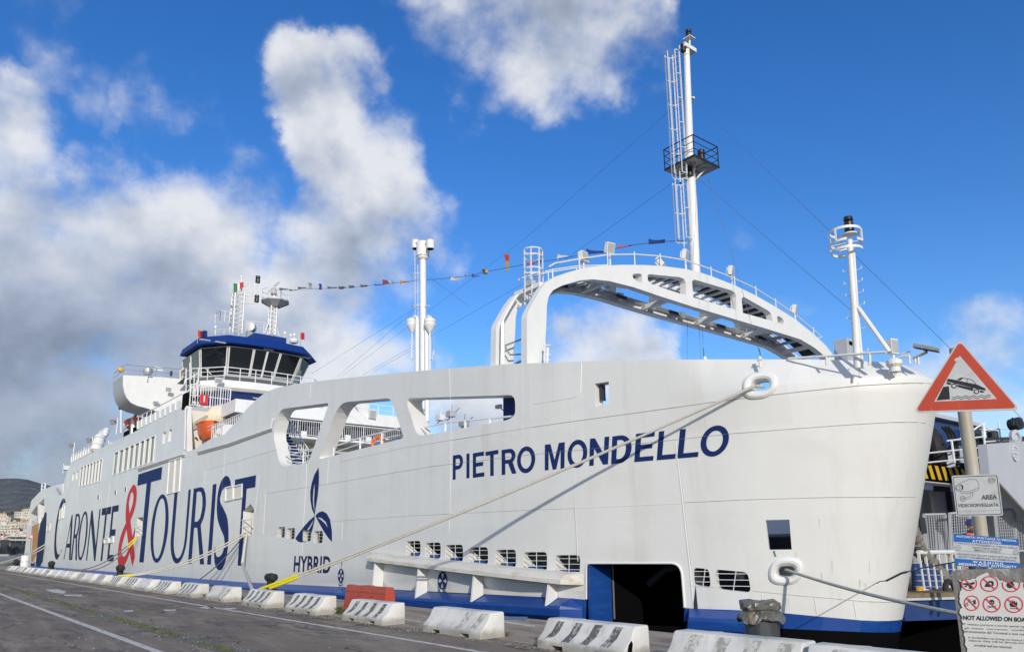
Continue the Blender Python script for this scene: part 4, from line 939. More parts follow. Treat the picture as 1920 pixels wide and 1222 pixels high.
# near wing: curved front plate, soffit and rail; far wing in short
def wing(side):
    y0 = YC + side*10.9; y1 = YC + side*4.6; xw = -76.
    t = [onX(x, y, xw) for x, y in ((231, 703), (231, 722), (233.5, 735), (238, 746), (246, 755), (258, 760.5), (275, 765), (300, 772), (322, 780), (349, 786), (349, 711), (300, 706.5))]
    if side > 0: t = [Vector((p.x, 2*YC - p.y, p.z)) for p in t]
    b = MB(); b.prism(t, (-.25, 0, 0)); o = b.build('bridge_wing', m_white, ferry)
    b = MB(); lowp = t[:10]; b.add([p + Vector((-.24, 0, 0)) for p in lowp] + [p + Vector((-4.2, 0, 0)) for p in lowp], [(i, i + 1, 10 + i + 1, 10 + i) for i in range(9)]); b.add([t[0], t[-1], t[-2]] , [(0, 1, 2)]) if False else None; b.build('wing_soffit', m_grey, ferry, smooth=True)
    b = MB(); a = t[0]; c = t[10]; b.add([a + Vector((0, 0, -.12)), c + Vector((0, 0, -.12)), c + Vector((-4.2, 0, -.12)), a + Vector((-4.2, 0, -.12))], [(0, 1, 2, 3)]); b.build('wing_deck', m_grey, ferry)
    rr_ = seg(t[0] + Vector((0, 0, .05)), t[10], 4); rail('railing', rr_, .95, 1, .035, m=m_steel); rail('railing', [t[0] + Vector((-.1, 0, 0)), t[0] + Vector((-2.2, 0, 0)), t[0] + Vector((-4.2, 0, 0))], .95, 1, .035, m=m_steel)
    return t
tw = wing(-1); wing(1)
p = onX(226, 693, -76.1); b = MB(); b.lathe(p, [(.05, -.25), (.2, -.2), (.24, 0), (.2, .2), (.05, .25)], 12, axis=(1, 0, 0)); b.build('fog_lamp', m_amber, ferry)
p = onX(277, 697, -75.8); b = MB(); b.lathe(p, [(.05, -.3), (.38, -.25), (.44, 0), (.40, .3), (.2, .38)], 14, axis=(0, 0, 1)); b.tube([p, p - Vector((0, 0, .9))], .05); b.build('search_lamp', m_steel, ferry)
b = MB(); c = onX(297.5, 691, -76.2); b.box(c, (.04, .75, .36)); b.build('notice_plate', m_white, ferry)
b = MB(); c = onX(321, 700, -75.9); b.box(c, (.15, .2, .45)); b.build('repeater_box', m_dark, ferry)
flood(onX(316, 730, -75.2), (1, -.3, -.5), .45, .35, m_steel); flood(onX(292, 754, -75.6), (1, -.2, -.6), .5, .3, m_white)
# ladders, stanchions and small platform between wing and wheelhouse
rg = random.Random(8)
b = MB()
for px0, py0, px1, py1 in ((349, 690, 349, 735), (356, 680, 357, 742), (364, 700, 364, 745), (372, 700, 370, 742), (349, 712, 372, 700), (350, 735, 372, 716), (356, 742, 376, 720), (345, 722, 349, 705), (372, 690, 385, 690), (372, 690, 372, 716), (385, 690, 396, 702), (338, 695, 345, 690), (338, 695, 338, 712)):
    b.tube([bp(px0, py0, -74.6), bp(px1, py1, -74.6)], .055, 5)
b.build('ladder_frame', m_white, ferry)
b = MB(); b.add([bp(340, 713, -74.7), bp(362, 711, -74.7), bp(370, 716, -74.7), bp(345, 720, -74.7)], [(0, 1, 2, 3)]); b.prism([bp(333, 719, -74.9), bp(345, 708, -74.9), bp(362, 713, -74.9), bp(362, 721, -74.9)], (-.2, 0, 0)); b.build('side_platform', m_dark, ferry)
b = MB(); c = bp(340.5, 697, -75); b.box(c, (.25, .25, .75)); b.build('signal_lantern', m_rust, ferry)
flood(onX(410, 713, -72.4), (1, -.3, -.6), .7, .5, m_white)
# --- masts on the wheelhouse
def lattice(px, yb_, yt, w, x, nseg, wt=None):
    a = bp(px, yb_, x); c = bp(px, yt, x); wt = wt or w; b = MB(); H = c.z - a.z; cs = []
    for sx_, sy_ in ((-1, -1), (1, -1), (1, 1), (-1, 1)): p0 = a + Vector((sx_*w/2, sy_*w/2, 0)); p1 = Vector((a.x + sx_*wt/2, a.y + sy_*wt/2, c.z)); cs.append((p0, p1)); b.tube([p0, p1], .07, 5)
    for i in range(1, nseg + 1):
        f = i/nseg; ring = [p0.lerp(p1, f) for p0, p1 in cs]
        for k in range(4): b.tube([ring[k], ring[(k + 1) % 4]], .04, 4); b.tube([cs[k][0].lerp(cs[k][1], (i - 1)/nseg), ring[(k + 1) % 4]], .035, 4)
    return b
b = lattice(442, 626, 548, .95, -77.5, 9); b.build('signal_mast', m_white, ferry)
A = lambda px, py, x=-77.5: bp(px, py, x)
b = MB(); b.tube([A(452, 626), A(453, 520)], .085, 6); b.tube([A(453, 520), A(453, 517)], .12, 6)
for py in (531, 535, 548, 555, 569): b.tube([A(452 if py > 531 else 432, py), A(484, py)], .05, 5)
b.tube([A(433, 531), A(433, 549)], .03, 5); b.tube([A(478, 531), A(480, 569)], .05, 5); b.tube([A(470, 531), A(471, 569)], .035, 5); b.tube([A(454, 555), A(470, 535)], .035, 5); b.tube([A(454, 569), A(470, 549)], .03, 5); b.build('signal_yard', m_white, ferry)
for px, py in ((483, 527), (481, 563)): b = MB(); b.lathe(A(px, py + 4), [(.14, 0), (.24, .05), (.24, .45), (.14, .5), (.24, .55), (.24, .8), (.05, .85)], 10); b.build('navigation_light', m_blackp, ferry)
b = MB(); b.hexa([A(411, 601), A(431, 605), A(431, 605, -79), A(411, 601, -79)], [A(411, 603), A(431, 607), A(431, 607, -79), A(411, 603, -79)]); b.hexa([A(424, 566), A(447, 577), A(447, 577, -78.5), A(424, 566, -78.5)], [A(424, 568), A(447, 579), A(447, 579, -78.5), A(424, 568, -78.5)]); pieces(b.build('mast_platform', m_grey, ferry))
rail('railing', [A(412, 601), A(421, 602.5), A(430, 604)], 1.1, 1, .04); rail('railing', [A(412, 601), Vector(A(412, 601)) + Vector((-1.5, 0, 0))], 1.1, 1, .04)
b = lattice(509, 628, 570, .62, -77.5, 7); b.tube([A(514, 628), A(514, 548)], .15, 8); b.tube([A(496, 625), A(509, 590)], .07, 5); b.tube([A(523, 630), A(514, 595)], .07, 5); b.build('radar_mast', m_white, ferry)
b = MB(); c = A(516, 567); b.lathe(c, [(.6, -.55), (1.55, 0), (1.55, .12), (.2, .13)], 8); b.build('radar_platform', m_grey, ferry)
rail('railing', [c + Vector((1.5*math.cos(k*math.pi/4), 1.5*math.sin(k*math.pi/4), .1)) for k in range(9)], 1.15, 1, .04)
b = MB(); c = A(514, 538); q = Matrix.Rotation(.6, 3, 'Z') @ Matrix.Rotation(.75, 3, 'X'); b.box(c, (.22, 1.7, .22), mtx=Matrix.Rotation(.9, 3, 'X')); b.lathe(c - Vector((0, 0, .9)), [(.3, 0), (.34, .3), (.2, .7), (.1, .9)], 10); b.build('radar_scanner', m_grey, ferry)
rail('railing', [A(455, 622), A(461, 622), A(475, 622), A(494, 625), A(504, 627)], 1.15, 1, .035); rail('railing', [A(403, 626), A(420, 626), A(436, 626)], .5, 1, .03)
b = MB(); c = A(471, 614); b.lathe(c, [(.1, -.4), (.48, -.38), (.52, 0), (.48, .4), (.1, .42)], 14, axis=(.8, -.6, 0)); b.box(c + Vector((0, -.2, -.9)), (.5, .5, 1.)); b.build('searchlight', m_steel, ferry)
for px, py0, py1 in ((404, 628, 617), (534, 640, 628), (545, 642, 632), (552, 643, 631)): b = MB(); b.tube([A(px, py0), A(px, py1)], .04, 5); b.lathe(A(px, py1), [(.03, 0), (.14, .1), (.14, .3), (.04, .4)], 8); b.build('antenna', m_white, ferry)
b = MB(); b.lathe(A(551, 640), [(.05, -.3), (.4, -.2), (.5, 0), (.4, .25), (.05, .4)], 12); b.build('satellite_dome', m_white, ferry)
# ------------------------------------------------------------------ boat deck aft: rafts and small masts along the top
def light_pole(px, yb_, yt, y=D + .5, arm=True):
    a = onY(px, yb_, y); c = onY(px, yt, y); b = MB(); b.tube([a, c], .10, 6)
    for i in range(6): f = i/6; q = a.lerp(c, f); b.tube([q + Vector((-.3, 0, 0)), q + Vector((.3, 0, 0))], .03, 4)
    o = b.build('light_pole', m_white, ferry); b = MB(); b.lathe(c, [(.1, 0), (.28, .05), (.28, .6), (.1, .7)], 10); b.build('navigation_light', m_blackp, o)
light_pole(227, 812, 768)
for px, py in ((212, 791), (167, 825), (134, 835)):
    c = onY(px, py, D + .3); b = MB(); b.tube([c + Vector((2.2, 0, -1.6)), c + Vector((2.2, 0, .1)), c + Vector((.2, 0, .1))], .06, 5); b.build('lamp_arm', m_white, ferry); flood(c, (.3, -1, -.5), .8, .55, m_steel)
b = MB(); a = onY(252, 782, D + .6); c = onY(271, 747, D + .6); b.tube([a, c], .16, 8); b.tube([c, c + Vector((.1, 0, -.8))], .05, 5); b.tube([a, a + Vector((0, 0, -2))], .3, 8); b.build('deck_crane', m_steel, ferry)
b = MB()
for i in range(9):
    x = -125 + i*7.4; z = zs(x) + .1; b.tube([(x, D + 1., z - .3), (x, D + 1., z + rg.uniform(.8, 1.9))], .06, 5); b.box((x + 1.4, D + 1.2, z + .3), (rg.uniform(.6, 1.5), .8, rg.uniform(.5, 1.1)))
pieces(b.build('deck_fitting', m_white, ferry))
# stern gallery frame
b = MB(); q = [onY(x, y, D + .3) for x, y in ((78, 920), (79, 906), (85, 906), (84.5, 917))]; b.tube(q, .12, 5); b.tube([onY(78, 913, D + .3), onY(85, 912, D + .3)], .10, 5); b.build('railing', m_white, ferry)
b = MB(); q = [onY(x, y, D + .8) for x, y in ((97, 911), (118, 906), (117, 926), (107, 927))]; b.prism(q, (0, .3, 0)); b.build('stern_screen', m_white, ferry)
b = MB(); q = [onY(x, y, D - .01) for x, y in ((57, 946), (83, 917), (80.5, 915.5), (59, 938))]; b.prism(q, (0, 4., 0)); b.build('stern_bulwark_cap', m_white, ferry)
# ================================================================== the arch over the bow
XA = -20.2; TH = .32
arch_o = [(988, 690), (988, 595), (989.5, 587), (993, 579), (1004, 559), (1013, 543), (1024, 529), (1041, 518.5), (1063.5, 511), (1090, 503.5), (1121, 498.8), (1165, 496.4), (1209, 496.8), (1240, 498.5), (1284, 504), (1313, 510.7), (1335, 518), (1377, 534.5), (1417, 554), (1454, 575), (1490, 597.5), (1525, 625.6), (1549, 648), (1560.5, 663), (1572, 684), (1580, 720),
          (1562, 720), (1554, 684), (1549, 672), (1540, 662), (1527, 651.5), (1501, 636), (1440, 617), (1380, 599), (1300, 575), (1240, 556), (1187, 538), (1143, 527), (1112, 523.5), (1088, 525.5), (1055, 534.5), (1037, 544), (1028.5, 556), (1025.5, 572), (1024, 617), (1020, 690)]
arch_h = [[(1186, 515), (1190, 512.8), (1201, 513), (1204, 517), (1203.5, 529), (1195, 527.5), (1187, 521)], [(1214, 516), (1218, 514), (1274, 519.5), (1283, 523), (1286, 530), (1286, 552.5), (1275, 550.5), (1222, 532.5), (1215, 526)],
          [(1297.5, 527), (1302, 524), (1372, 544.5), (1378, 549), (1380.5, 556), (1380.5, 581), (1300, 557.5)], [(1390.5, 560), (1394, 556), (1440, 582), (1446, 588), (1449, 602), (1393, 586.5)], [(1457, 594), (1461, 592.5), (1468, 598), (1470, 603), (1468, 608), (1458.5, 605)]]
tox = lambda q: [(onX(x, y, XA).y, onX(x, y, XA).z) for x, y in q]
AO = tox(arch_o); AH = [tox(h) for h in arch_h]
def rib(x):
    v, f = fill2(AO, AH); b = MB()
    for xx in (x, x - TH): b.add([(xx, p[0], p[1]) for p in v], f)
    for lp in [AO] + AH:
        n = len(lp); b.add([(x, p[0], p[1]) for p in lp] + [(x - TH, p[0], p[1]) for p in lp], [(i, (i + 1) % n, n + (i + 1) % n, n + i) for i in range(n)])
    return b.build('arch_rib', m_white, ferry)
yleg = AO[0][0]
XR = -22.2
for xr in np.arange(-21.4, -23, -.02):
    if proj((xr, yleg, 6.9))[0] <= 930: XR = float(xr); break
rib(XA); rib(XR)
def arc_top(y): return float(np.interp(y, [p[0] for p in AO[4:24]], [p[1] for p in AO[4:24]]))
lowp = sorted(AO[28:43]); 
def arc_low(y): return float(np.interp(y, [p[0] for p in lowp], [p[1] for p in lowp]))
# stiffener flange on the inner edges and cross members
b = MB()
for y in np.arange(yleg + 2.2, AO[22][0] - .4, .62): z = arc_top(y) - .16; b.bb((XR - .0, y - .05, z - .10), (XA - TH - .002, y + .05, z))
pieces(b.build('walkway_rung', m_white, ferry))
b = MB(); ys = np.linspace(yleg + 1.6, AO[23][0] - .3, 40)
for y0, y1 in zip(ys[:-1], ys[1:]): b.add([(XR + .3, y0, arc_top(y0) - .11), (XR + .3, y1, arc_top(y1) - .11), (XA - TH - .3, y1, arc_top(y1) - .11), (XA - TH - .3, y0, arc_top(y0) - .11)], [(0, 1, 2, 3)])
m_grate = mat('walkway_grating', (.045, .048, .052), .7, var=.3, vscale=8.)
b.build('walkway_grating', m_grate, ferry)
b = MB()
for y in np.linspace(yleg + 4.6, AO[22][0] - 1.2, 5): z = arc_low(y) + .10; b.bb((XR - .0, y - .09, z - .08), (XA - TH - .002, y + .09, z + .12))
pieces(b.build('cross_beam', m_white, ferry))
ys = np.linspace(AO[21][0] - 2.6, AO[23][0] + .1, 6); b = MB()
for y in ys: z = (arc_low(y)*.75 + arc_top(y)*.25); b.bb((XR, y - .14, z - .03), (XA - TH - .002, y + .14, z + .03))
pieces(b.build('arch_step', m_steel, ferry))
# hydraulic line and rail along the inside of the after rib
b = MB(); pts = [(XR + .16, y, arc_low(y) + .30) for y in np.linspace(yleg + 2.5, AO[21][0] - 1.0, 24)]; b.tube(pts, .075, 6); b.tube([(p[0] + .12, p[1], p[2] - .16) for p in pts], .035, 5)
for p in pts[::3]: b.box((p[0] + .05, p[1], p[2] - .06), (.22, .28, .30))
b.build('pipe_run', m_steel, ferry)
b = MB()
for p in pts[1::5]: b.box((p[0] + .16, p[1], p[2] - .1), (.10, .55, .12)); b.tube([(p[0] + .2, p[1] - .3, p[2] - .05), (p[0] + .24, p[1] + .3, p[2] - .2)], .025, 4)
pieces(b.build('valve_block', m_blackp, ferry))
b = MB()                                                     # struts in the first bay
for k in range(4): y = yleg + 2.1 + k*.65; b.bar((XR + .1, y, arc_low(y) + .25), (XA - TH, y + .4, arc_low(y + .4) + .2), .10)
b.tube([(XR + .2, yleg + 1.0, arc_low(yleg + 1.4) - .3), (XR + .2, yleg + 3.6, arc_low(yleg + 3.6) + .15)], .08, 6); pieces(b.build('bay_strut', m_white, ferry))
# link between the two near legs
lk = onX(966, 549, XR); b = MB(); b.bb((XR, lk.y - .05, lk.z - .16), (XA - TH - .002, lk.y + .22, lk.z + .02)); b.build('leg_link', m_white, ferry); b = MB(); b.box((XR + .9, lk.y, lk.z + .12), (.4, .22, .2)); b.build('junction_box', m_grey, ferry)
b = MB(); q = lambda x, y: onX(x, y, XR + .35)
b.tube([q(944, 683), q(943, 600), q(948, 590), q(968, 555)], .055, 6); b.tube([q(940, 683), q(941, 605)], .04, 5); b.tube([q(950, 585), q(972, 552)], .04, 5); b.build('leg_pipe', m_white, ferry)
b = MB(); b.tube([q(946, 648), q(977, 636)], .035, 5); b.tube([q(946, 648), q(956, 665)], .035, 5); b.tube([q(956, 665), q(976, 664)], .035, 5); b.tube([q(964, 683), q(976, 677)], .05, 5); b.build('leg_brace', m_steel, ferry)
q = lambda x, y: onX(x, y, XA + .35); b = MB()
for py in (648, 666, 676): b.tube([q(1020, py), q(1032, py - 1)], .03, 5)
b.tube([q(1022, 645), q(1021, 682)], .03, 5); b.tube([q(1027, 652), q(1026, 682)], .045, 6); b.build('leg_ladder', m_white, ferry)
# rail over the top
rt = [(1029, 500), (1041, 493.5), (1086, 485.5), (1139, 477.8), (1189.5, 476.7), (1238, 480.3), (1284.5, 487.7), (1333, 504.5), (1377, 522), (1417, 541), (1454, 564), (1490, 588.5), (1525, 617.5), (1541, 632)]
P_ = [onX(x, y, XA - .08) for x, y in rt]; b = MB(); b.tube(P_, .030, 6)
for p in P_[2:-1]: b.tube([p + Vector((0, 0, .12)), (p.x, p.y, arc_top(p.y))], .026, 6)
mid = [onX(x, y, XA - .08) for x, y in ((1022, 509), (1036, 505.5), (1084, 498.5), (1139, 497))]; b.tube(mid, .024, 5); b.tube([P_[-1], onX(1532, 634, XA - .08)], .024, 5); b.tube([mid[1], (mid[1].x, mid[1].y, arc_top(mid[1].y))], .03, 5); b.build('railing', m_white, ferry)
P2 = [p + Vector((XR - XA, 0, 0)) for p in P_]; b = MB(); b.tube(P2, .026, 6)
for p in P2[2:-1]: b.tube([p, (p.x, p.y, arc_top(p.y))], .024, 6)
b.build('railing', m_white, ferry)
# floodlights on the arch
for px, py, aim in ((1143, 465, (.9, -.1, -.25)), (1094, 482, (.9, .1, .1)), (1285, 478, (.9, .3, -.2)), (1239, 492, (.4, .2, .3)), (1371, 508, (.9, .3, -.2)), (1490, 580, (.9, .3, -.2))):
    p = onX(px, py, XA - .25); flood(p, aim, .40, .44, m_white, post=(p.x, p.y, arc_top(p.y) - .05))
# safety cage at the near end
def cage(c, r, z0, z1, hoops, nv, a0, a1, m=None, name='ladder_cage', w=.05, hw=.03):
    b = MB()
    for z in hoops: b.ring((c[0], c[1], z), r, hw, 18, 5, a0=a0, a1=a1)
    for i in range(nv): a = a0 + (a1 - a0)*i/max(1, nv - (0 if a1 - a0 > 6.2 else 1)); b.bar((c[0] + r*math.cos(a), c[1] + r*math.sin(a), z0), (c[0] + r*math.cos(a), c[1] + r*math.sin(a), z1), w, .025)
    return b.build(name, m or m_white, ferry)
cc = onX(999.5, 500, -21.2); zt = onX(999, 470, -21.2).z
cage((cc.x, cc.y), .37, cc.z - 1.3, zt, [zt, zt - .26, zt - .80, zt - 1.02], 7, 0, 2*math.pi)
# ------------------------------------------------------------------ main mast on the crown of the arch
XM = -21.1
mt = lambda x, y: onX(x, y, XM)
base = mt(1303.5, 512); top = mt(1287, 92)
b = MB(); b.tube([base - Vector((0, 0, .8)), base.lerp(top, .3), mt(1294, 300), mt(1287.5, 100)], [.235, .225, .19, .155], 16); b.tube([mt(1310, 505), mt(1301, 360)], .05, 6); b.build('main_mast', m_white, ferry, smooth=True)
b = MB(); b.tube([mt(1287, 105), mt(1287, 92)], .16, 12); b.bb(mt(1285, 92) + Vector((-.2, -.25, -.02)), mt(1294, 92) + Vector((.2, .25, .02))); b.tube([mt(1293, 95), mt(1293, 72)], .05, 6); b.box(mt(1292, 73), (.45, .45, .04)); b.build('mast_head', m_white, ferry)
def navlight(p, s=1., nm='navigation_light'):
    b = MB(); b.lathe(p, [(.10*s, 0), (.15*s, .03*s), (.15*s, .26*s), (.11*s, .29*s), (.15*s, .32*s), (.15*s, .48*s), (.05*s, .54*s)], 14); return b.build(nm, m_blackp, ferry, smooth=True)
navlight(mt(1291.5, 72), .95); navlight(mt(1281.5, 98), .9)
# ladder with cage hoops on the left of the mast
for (x0, yt, yb_, xb) in ((1268, 104, 335, 1279), (1277, 340, 456, 1287)):
    t_, bt = onX(x0, yt, XM), onX(xb, yb_, XM); c_ = Vector((XM, (t_.y + bt.y)/2, 0)); b = MB(); yy = mt(1275, 250).y - .05
    for dx in (-.2, .2): b.bar((XM + dx, yy + .1, bt.z - .2), (XM + dx, yy + .1, t_.z + .1), .05, .03)
    for z in np.arange(bt.z, t_.z, .3): b.tube([(XM - .2, yy + .1, z), (XM + .2, yy + .1, z)], .014, 4)
    o = b.build('ladder', m_white, ferry)
    b = MB(); hz = np.linspace(bt.z + .1, t_.z - .05, 6 if yb_ < 340 else 3)
    for z in hz:
        b.ring((XM, yy - .18, z), .36, .025, 14, 5, a0=R(25), a1=R(-205))
    for a in (-205, -150, -90, -30, 25): b.bar((XM + .36*math.cos(R(a)), yy - .18 + .36*math.sin(R(a)), bt.z + .1), (XM + .36*math.cos(R(a)), yy - .18 + .36*math.sin(R(a)), t_.z - .05), .045, .02)
    b.build('ladder_cage', m_white, ferry)
# platform with black rail
pc = mt(1300, 318); b = MB(); pc = pc - Vector((0, .12, 0)); b.box(pc, (1.8, 1.9, .07)); b.box(pc - Vector((0, 0, .06)), (.08, 1.7, .10)); b.box(pc - Vector((0, 0, .06)), (1.6, .08, .10)); b.bar(pc + Vector((.5, .4, -.1)), pc + Vector((.1, .1, -.6)), .08); b.bar(pc + Vector((.5, -.4, -.1)), pc + Vector((.1, -.1, -.6)), .08); b.build('mast_platform', m_steel, ferry)
b = MB(); b.box(pc + Vector((.915, 0, .0)), (.03, 1.93, .12)); b.box(pc + Vector((0, -.965, .0)), (1.8, .03, .12)); b.build('platform_edge', m_blackp, ferry)
cr_ = [pc + Vector((a*.89, c*.94, .04)) for a, c in ((-1, .25), (-1, -1), (1, -1), (1, 1), (-1, 1))]; rail('railing', cr_, 1.05, 2, .030, m=m_blackp)
navlight(pc + Vector((.35, .35, .35)), 1.2); b = MB(); b.bar(pc + Vector((.35, .35, .32)), pc + Vector((.0, .0, .1)), .06); b.build('lamp_bracket', m_white, ferry); navlight(pc + Vector((.1, -.3, -.55)), .9)
b = MB(); c = mt(1297, 184); b.box(c, (.14, .3, .05)); b.box(c + Vector((0, .15, .05)), (.10, .06, .16)); b.build('stay_eye', m_white, ferry)
# ------------------------------------------------------------------ bow light mast
YM = 19.2
mq = lambda x, y: onY(x, y, YM)
ba, tp_ = mq(1609, 690), mq(1593, 450)
b = MB(); b.tube([ba, mq(1602, 575), tp_], [.105, .095, .075], 12); b.tube([mq(1617, 690), mq(1608, 590), mq(1600, 470)], .045, 8); b.tube([mq(1609, 577), mq(1668, 660)], .06, 8); b.build('bow_mast', m_white, ferry, smooth=True)
b = MB()
for px, py, s in ((1581, 510, -1), (1583, 533, -1), (1586, 555, -1), (1588, 598, -1), (1615, 503, 1), (1617, 525, 1), (1619, 546, 1), (1621, 569, 1), (1624, 613, 1), (1628, 657, 1)):
    c = mq(px, py); d = Vector((.28*-s, 0, 0)); b.tube([c + d*1.0 + Vector((0, 0, -.03)), c, c + Vector((0, 0, .06))], .013, 5)
pieces(b.build('mast_step', m_white, ferry))
c = mq(1593, 437); b = MB(); b.lathe(c - Vector((0, 0, .05)), [(.05, -.05), (.19, 0), (.19, .03), (.05, .05)], 16); b.build('lamp_table', m_white, ferry)
b = MB(); b.lathe(c, [(.12, 0), (.125, .14), (.10, .16), (.12, .18), (.12, .30), (.09, .33), (.125, .36), (.11, .46), (.05, .47)], 16); b.build('navigation_light', m_blackp, ferry, smooth=True)
rad = .40; ctr = mq(1586, 450); zt = mq(1586, 434).z
b = MB()
for dz, a0, a1 in ((.0, 30, 390), (-.34, -20, 300), (-.56, 120, 400)):
    n = 28; A0, A1 = R(a0), R(a1); vs = []
    for i in range(n + 1): a = A0 + (A1 - A0)*i/n; q = Vector((ctr.x + rad*math.cos(a), ctr.y + rad*math.sin(a), zt + dz)); vs += [q + Vector((0, 0, .035)), q - Vector((0, 0, .035)), q - Vector((0, 0, .035)) - (q - Vector((ctr.x, ctr.y, q.z)))*.03, q + Vector((0, 0, .035)) - (q - Vector((ctr.x, ctr.y, q.z)))*.03]
    b.add(vs, [(4*i + k, 4*i + (k + 1) % 4, 4*i + 4 + (k + 1) % 4, 4*i + 4 + k) for i in range(n) for k in range(4)])
for a in (-100, 20, 140, 215): q = Vector((ctr.x + rad*math.cos(R(a)), ctr.y + rad*math.sin(R(a)), zt)); b.bar(q, q - Vector((0, 0, .56 if a in (140, 215) else .34)), .045, .02)
for a in (20, 200): q = Vector((ctr.x + rad*math.cos(R(a)), ctr.y + rad*math.sin(R(a)), zt - .34)); b.bar(q, Vector((c.x, c.y, zt - .34)), .04, .02)
b.build('lamp_cage', m_white, ferry)
# bulwark-top rail, floodlights and small gear at the bow
b = MB(); pt = [onY(x, y, 19.0) for x, y in ((1478, 672), (1545, 668), (1606, 664), (1620, 662.5), (1662, 660))]; b.tube(pt, .035, 6); b.tube([onY(1550, 668, 19.), onY(1550, 684, 19.)], .035, 6); b.tube([onY(1631, 662, 19.), onY(1631, 684, 19.)], .035, 6); b.build('railing', m_white, ferry)
p = onY(1673, 650, 19.9); flood(p, (.93, -.30, -.02), .24, .40, m_white, post=p - Vector((0, 0, .75)))
b = MB(); b.lathe(p - Vector((0, 0, .58)), [(.14, -.1), (.14, .02), (.2, .1), (.2, .2), (.1, .26)], 14); b.build('lamp_stand', m_white, ferry)
p = onY(1597, 658, 20.2); b = MB(); b.prism([p + Vector((0, -.28, -.5)), p + Vector((0, .28, -.5)), p + Vector((0, .22, .36)), p + Vector((0, -.18, .36))], (-.4, 0, 0)); o = b.build('capstan_housing', m_grey, ferry, bevel=.02); b = MB(); b.box(p + Vector((.01, 0, .22)), (.02, .2, .1)); b.build('vent_slot', m_black, o)
b = MB(); q = lambda x, y: onY(x, y, 20.2)
for l in ([(1690, 664), (1704, 659), (1706, 682)], [(1695, 668), (1706, 668)], [(1716, 680), (1716, 668), (1722, 668), (1722, 684)], [(1680, 672), (1706, 664)]): b.tube([q(*p) for p in l], .03, 6)
b.build('bow_rail', m_white, ferry)
b = MB(); b.bar(q(1712, 672), q(1738, 660), .07, .05); b.tube([q(1738, 660), q(1730, 654)], .03, 6); b.build('lamp_arm', m_steel, ferry)
b = MB(); t0, t1 = q(1716, 648), q(1757, 655); b.bar(t0, t1, .30, .10); o = b.build('floodlight', m_steel, ferry, bevel=.02); b = MB(); b.bar(t0 + Vector((0, 0, -.06)), t1 + Vector((0, 0, -.06)), .26, .03); b.build('lens', m_dark, o)
for px, g in ((1322, (1320, 668)), (1425, (1427, 668))):                      # small insulator posts on the bulwark
    a = onY(px, 676, 18.4); b = MB(); b.tube([a - Vector((0, 0, .2)), a + Vector((0, 0, .12))], .045, 8); b.box(a + Vector((0, 0, .02)), (.16, .1, .04)); b.build('halyard_cleat', m_white, ferry)
# ------------------------------------------------------------------ funnel mast amidships
YE = 24.
me_ = lambda x, y: onY(x, y, YE)
b = MB(); b.tube([me_(793.5, 720), me_(793, 482)], .205, 14); b.lathe(me_(793, 484), [(.26, -.1), (.34, 0), (.34, .1), (.42, .12), (.42, 1.02), (.37, 1.06)], 18); b.build('exhaust_stack', m_white, ferry, smooth=True)
for px in (780, 799.5):
    b = MB(); t_ = me_(779.5 if px < 790 else 807, 455); b.lathe(t_, [(.24, -.42), (.26, -.4), (.26, .12), (.22, .16)], 14); b.tube([t_ + Vector((0, 0, -.05)), me_(793, 456)], .17, 10); o = b.build('exhaust_outlet', m_white, ferry, smooth=True); b = MB(); b.lathe(t_ + Vector((0, 0, -.44)), [(.2, 0), (.2, .02)], 12); b.build('outlet_mouth', m_black, o)
for px, s in ((782.5, -1), (800, 1)):
    b = MB(); b.tube([me_(px, 720), me_(px, 600)], .155, 12); cv = [me_(px + s*0, 603), me_(px - s*0, 596), me_(px + s*4, 593.5), me_(px + s*8 if s > 0 else px - 8, 597), me_(px + s*9, 604)]; b.tube(cv, .12, 10)
    q = me_(773 if s < 0 else 806, 606); b.lathe(q, [(.08, -.62), (.34, -.18), (.37, -.1), (.37, .02), (.33, .04), (.37, .06), (.37, .22), (.2, .34)], 16); b.tube([q + Vector((0, 0, -.6)), q + Vector((0, 0, -2.3)), q + Vector((.35, 0, -2.35)), q + Vector((.5, 0, -1.8))], .04, 6); b.build('vent_head', m_white, ferry, smooth=True)
b = MB(); b.tube([me_(806, 620), me_(806, 720)], .06, 6)
for px in (787.5,): 
    for dx in (-.17, .17): b.bar(me_(px - 6, 720) + Vector((dx, 0, 0)), me_(px - 7, 462) + Vector((dx, 0, 0)), .035, .02)
    a, c = me_(px - 6, 720), me_(px - 7, 462)
    for i in range(28): q = a.lerp(c, i/28); b.tube([q - Vector((.17, 0, 0)), q + Vector((.17, 0, 0))], .012, 4)
b.ring(me_(784, 516), .42, .025, 12, 4); b.ring(me_(786, 575), .42, .025, 12, 4); b.tube([me_(776, 575), me_(806, 573)], .03, 5); b.build('stack_ladder', m_white, ferry)
b = MB(); b.tube([me_(795, 740), me_(796, 790), me_(803, 812), me_(806, 830)], .14, 10); b.tube([me_(801, 740), me_(801, 790)], .16, 10); b.box(me_(797, 768), (.6, .3, .12)); b.build('stack_foot', m_white, ferry)
# deck machinery glimpsed in the third opening
for k, (px, py) in enumerate(((826, 783), (846, 776), (870, 794))):
    c = onY(px, py, 22.5); b = MB(); b.box(c, (.42, .4, .3)); b.tube([c + Vector((0, 0, .1)), c + Vector((.1, 0, .5))], .03, 6); b.tube([c + Vector((-.4, 0, -.3)), c + Vector((.5, .2, .3))], .03, 6); b.build('deck_machine', (m_white, m_grey, m_steel)[k], ferry)
b = MB(); c = onY(935, 762, D + 1.); b.box(c, (.28, .14, .14)); b.tube([c, c + Vector((.3, .1, -.25))], .025, 6); b.build('security_camera', m_grey, ferry)
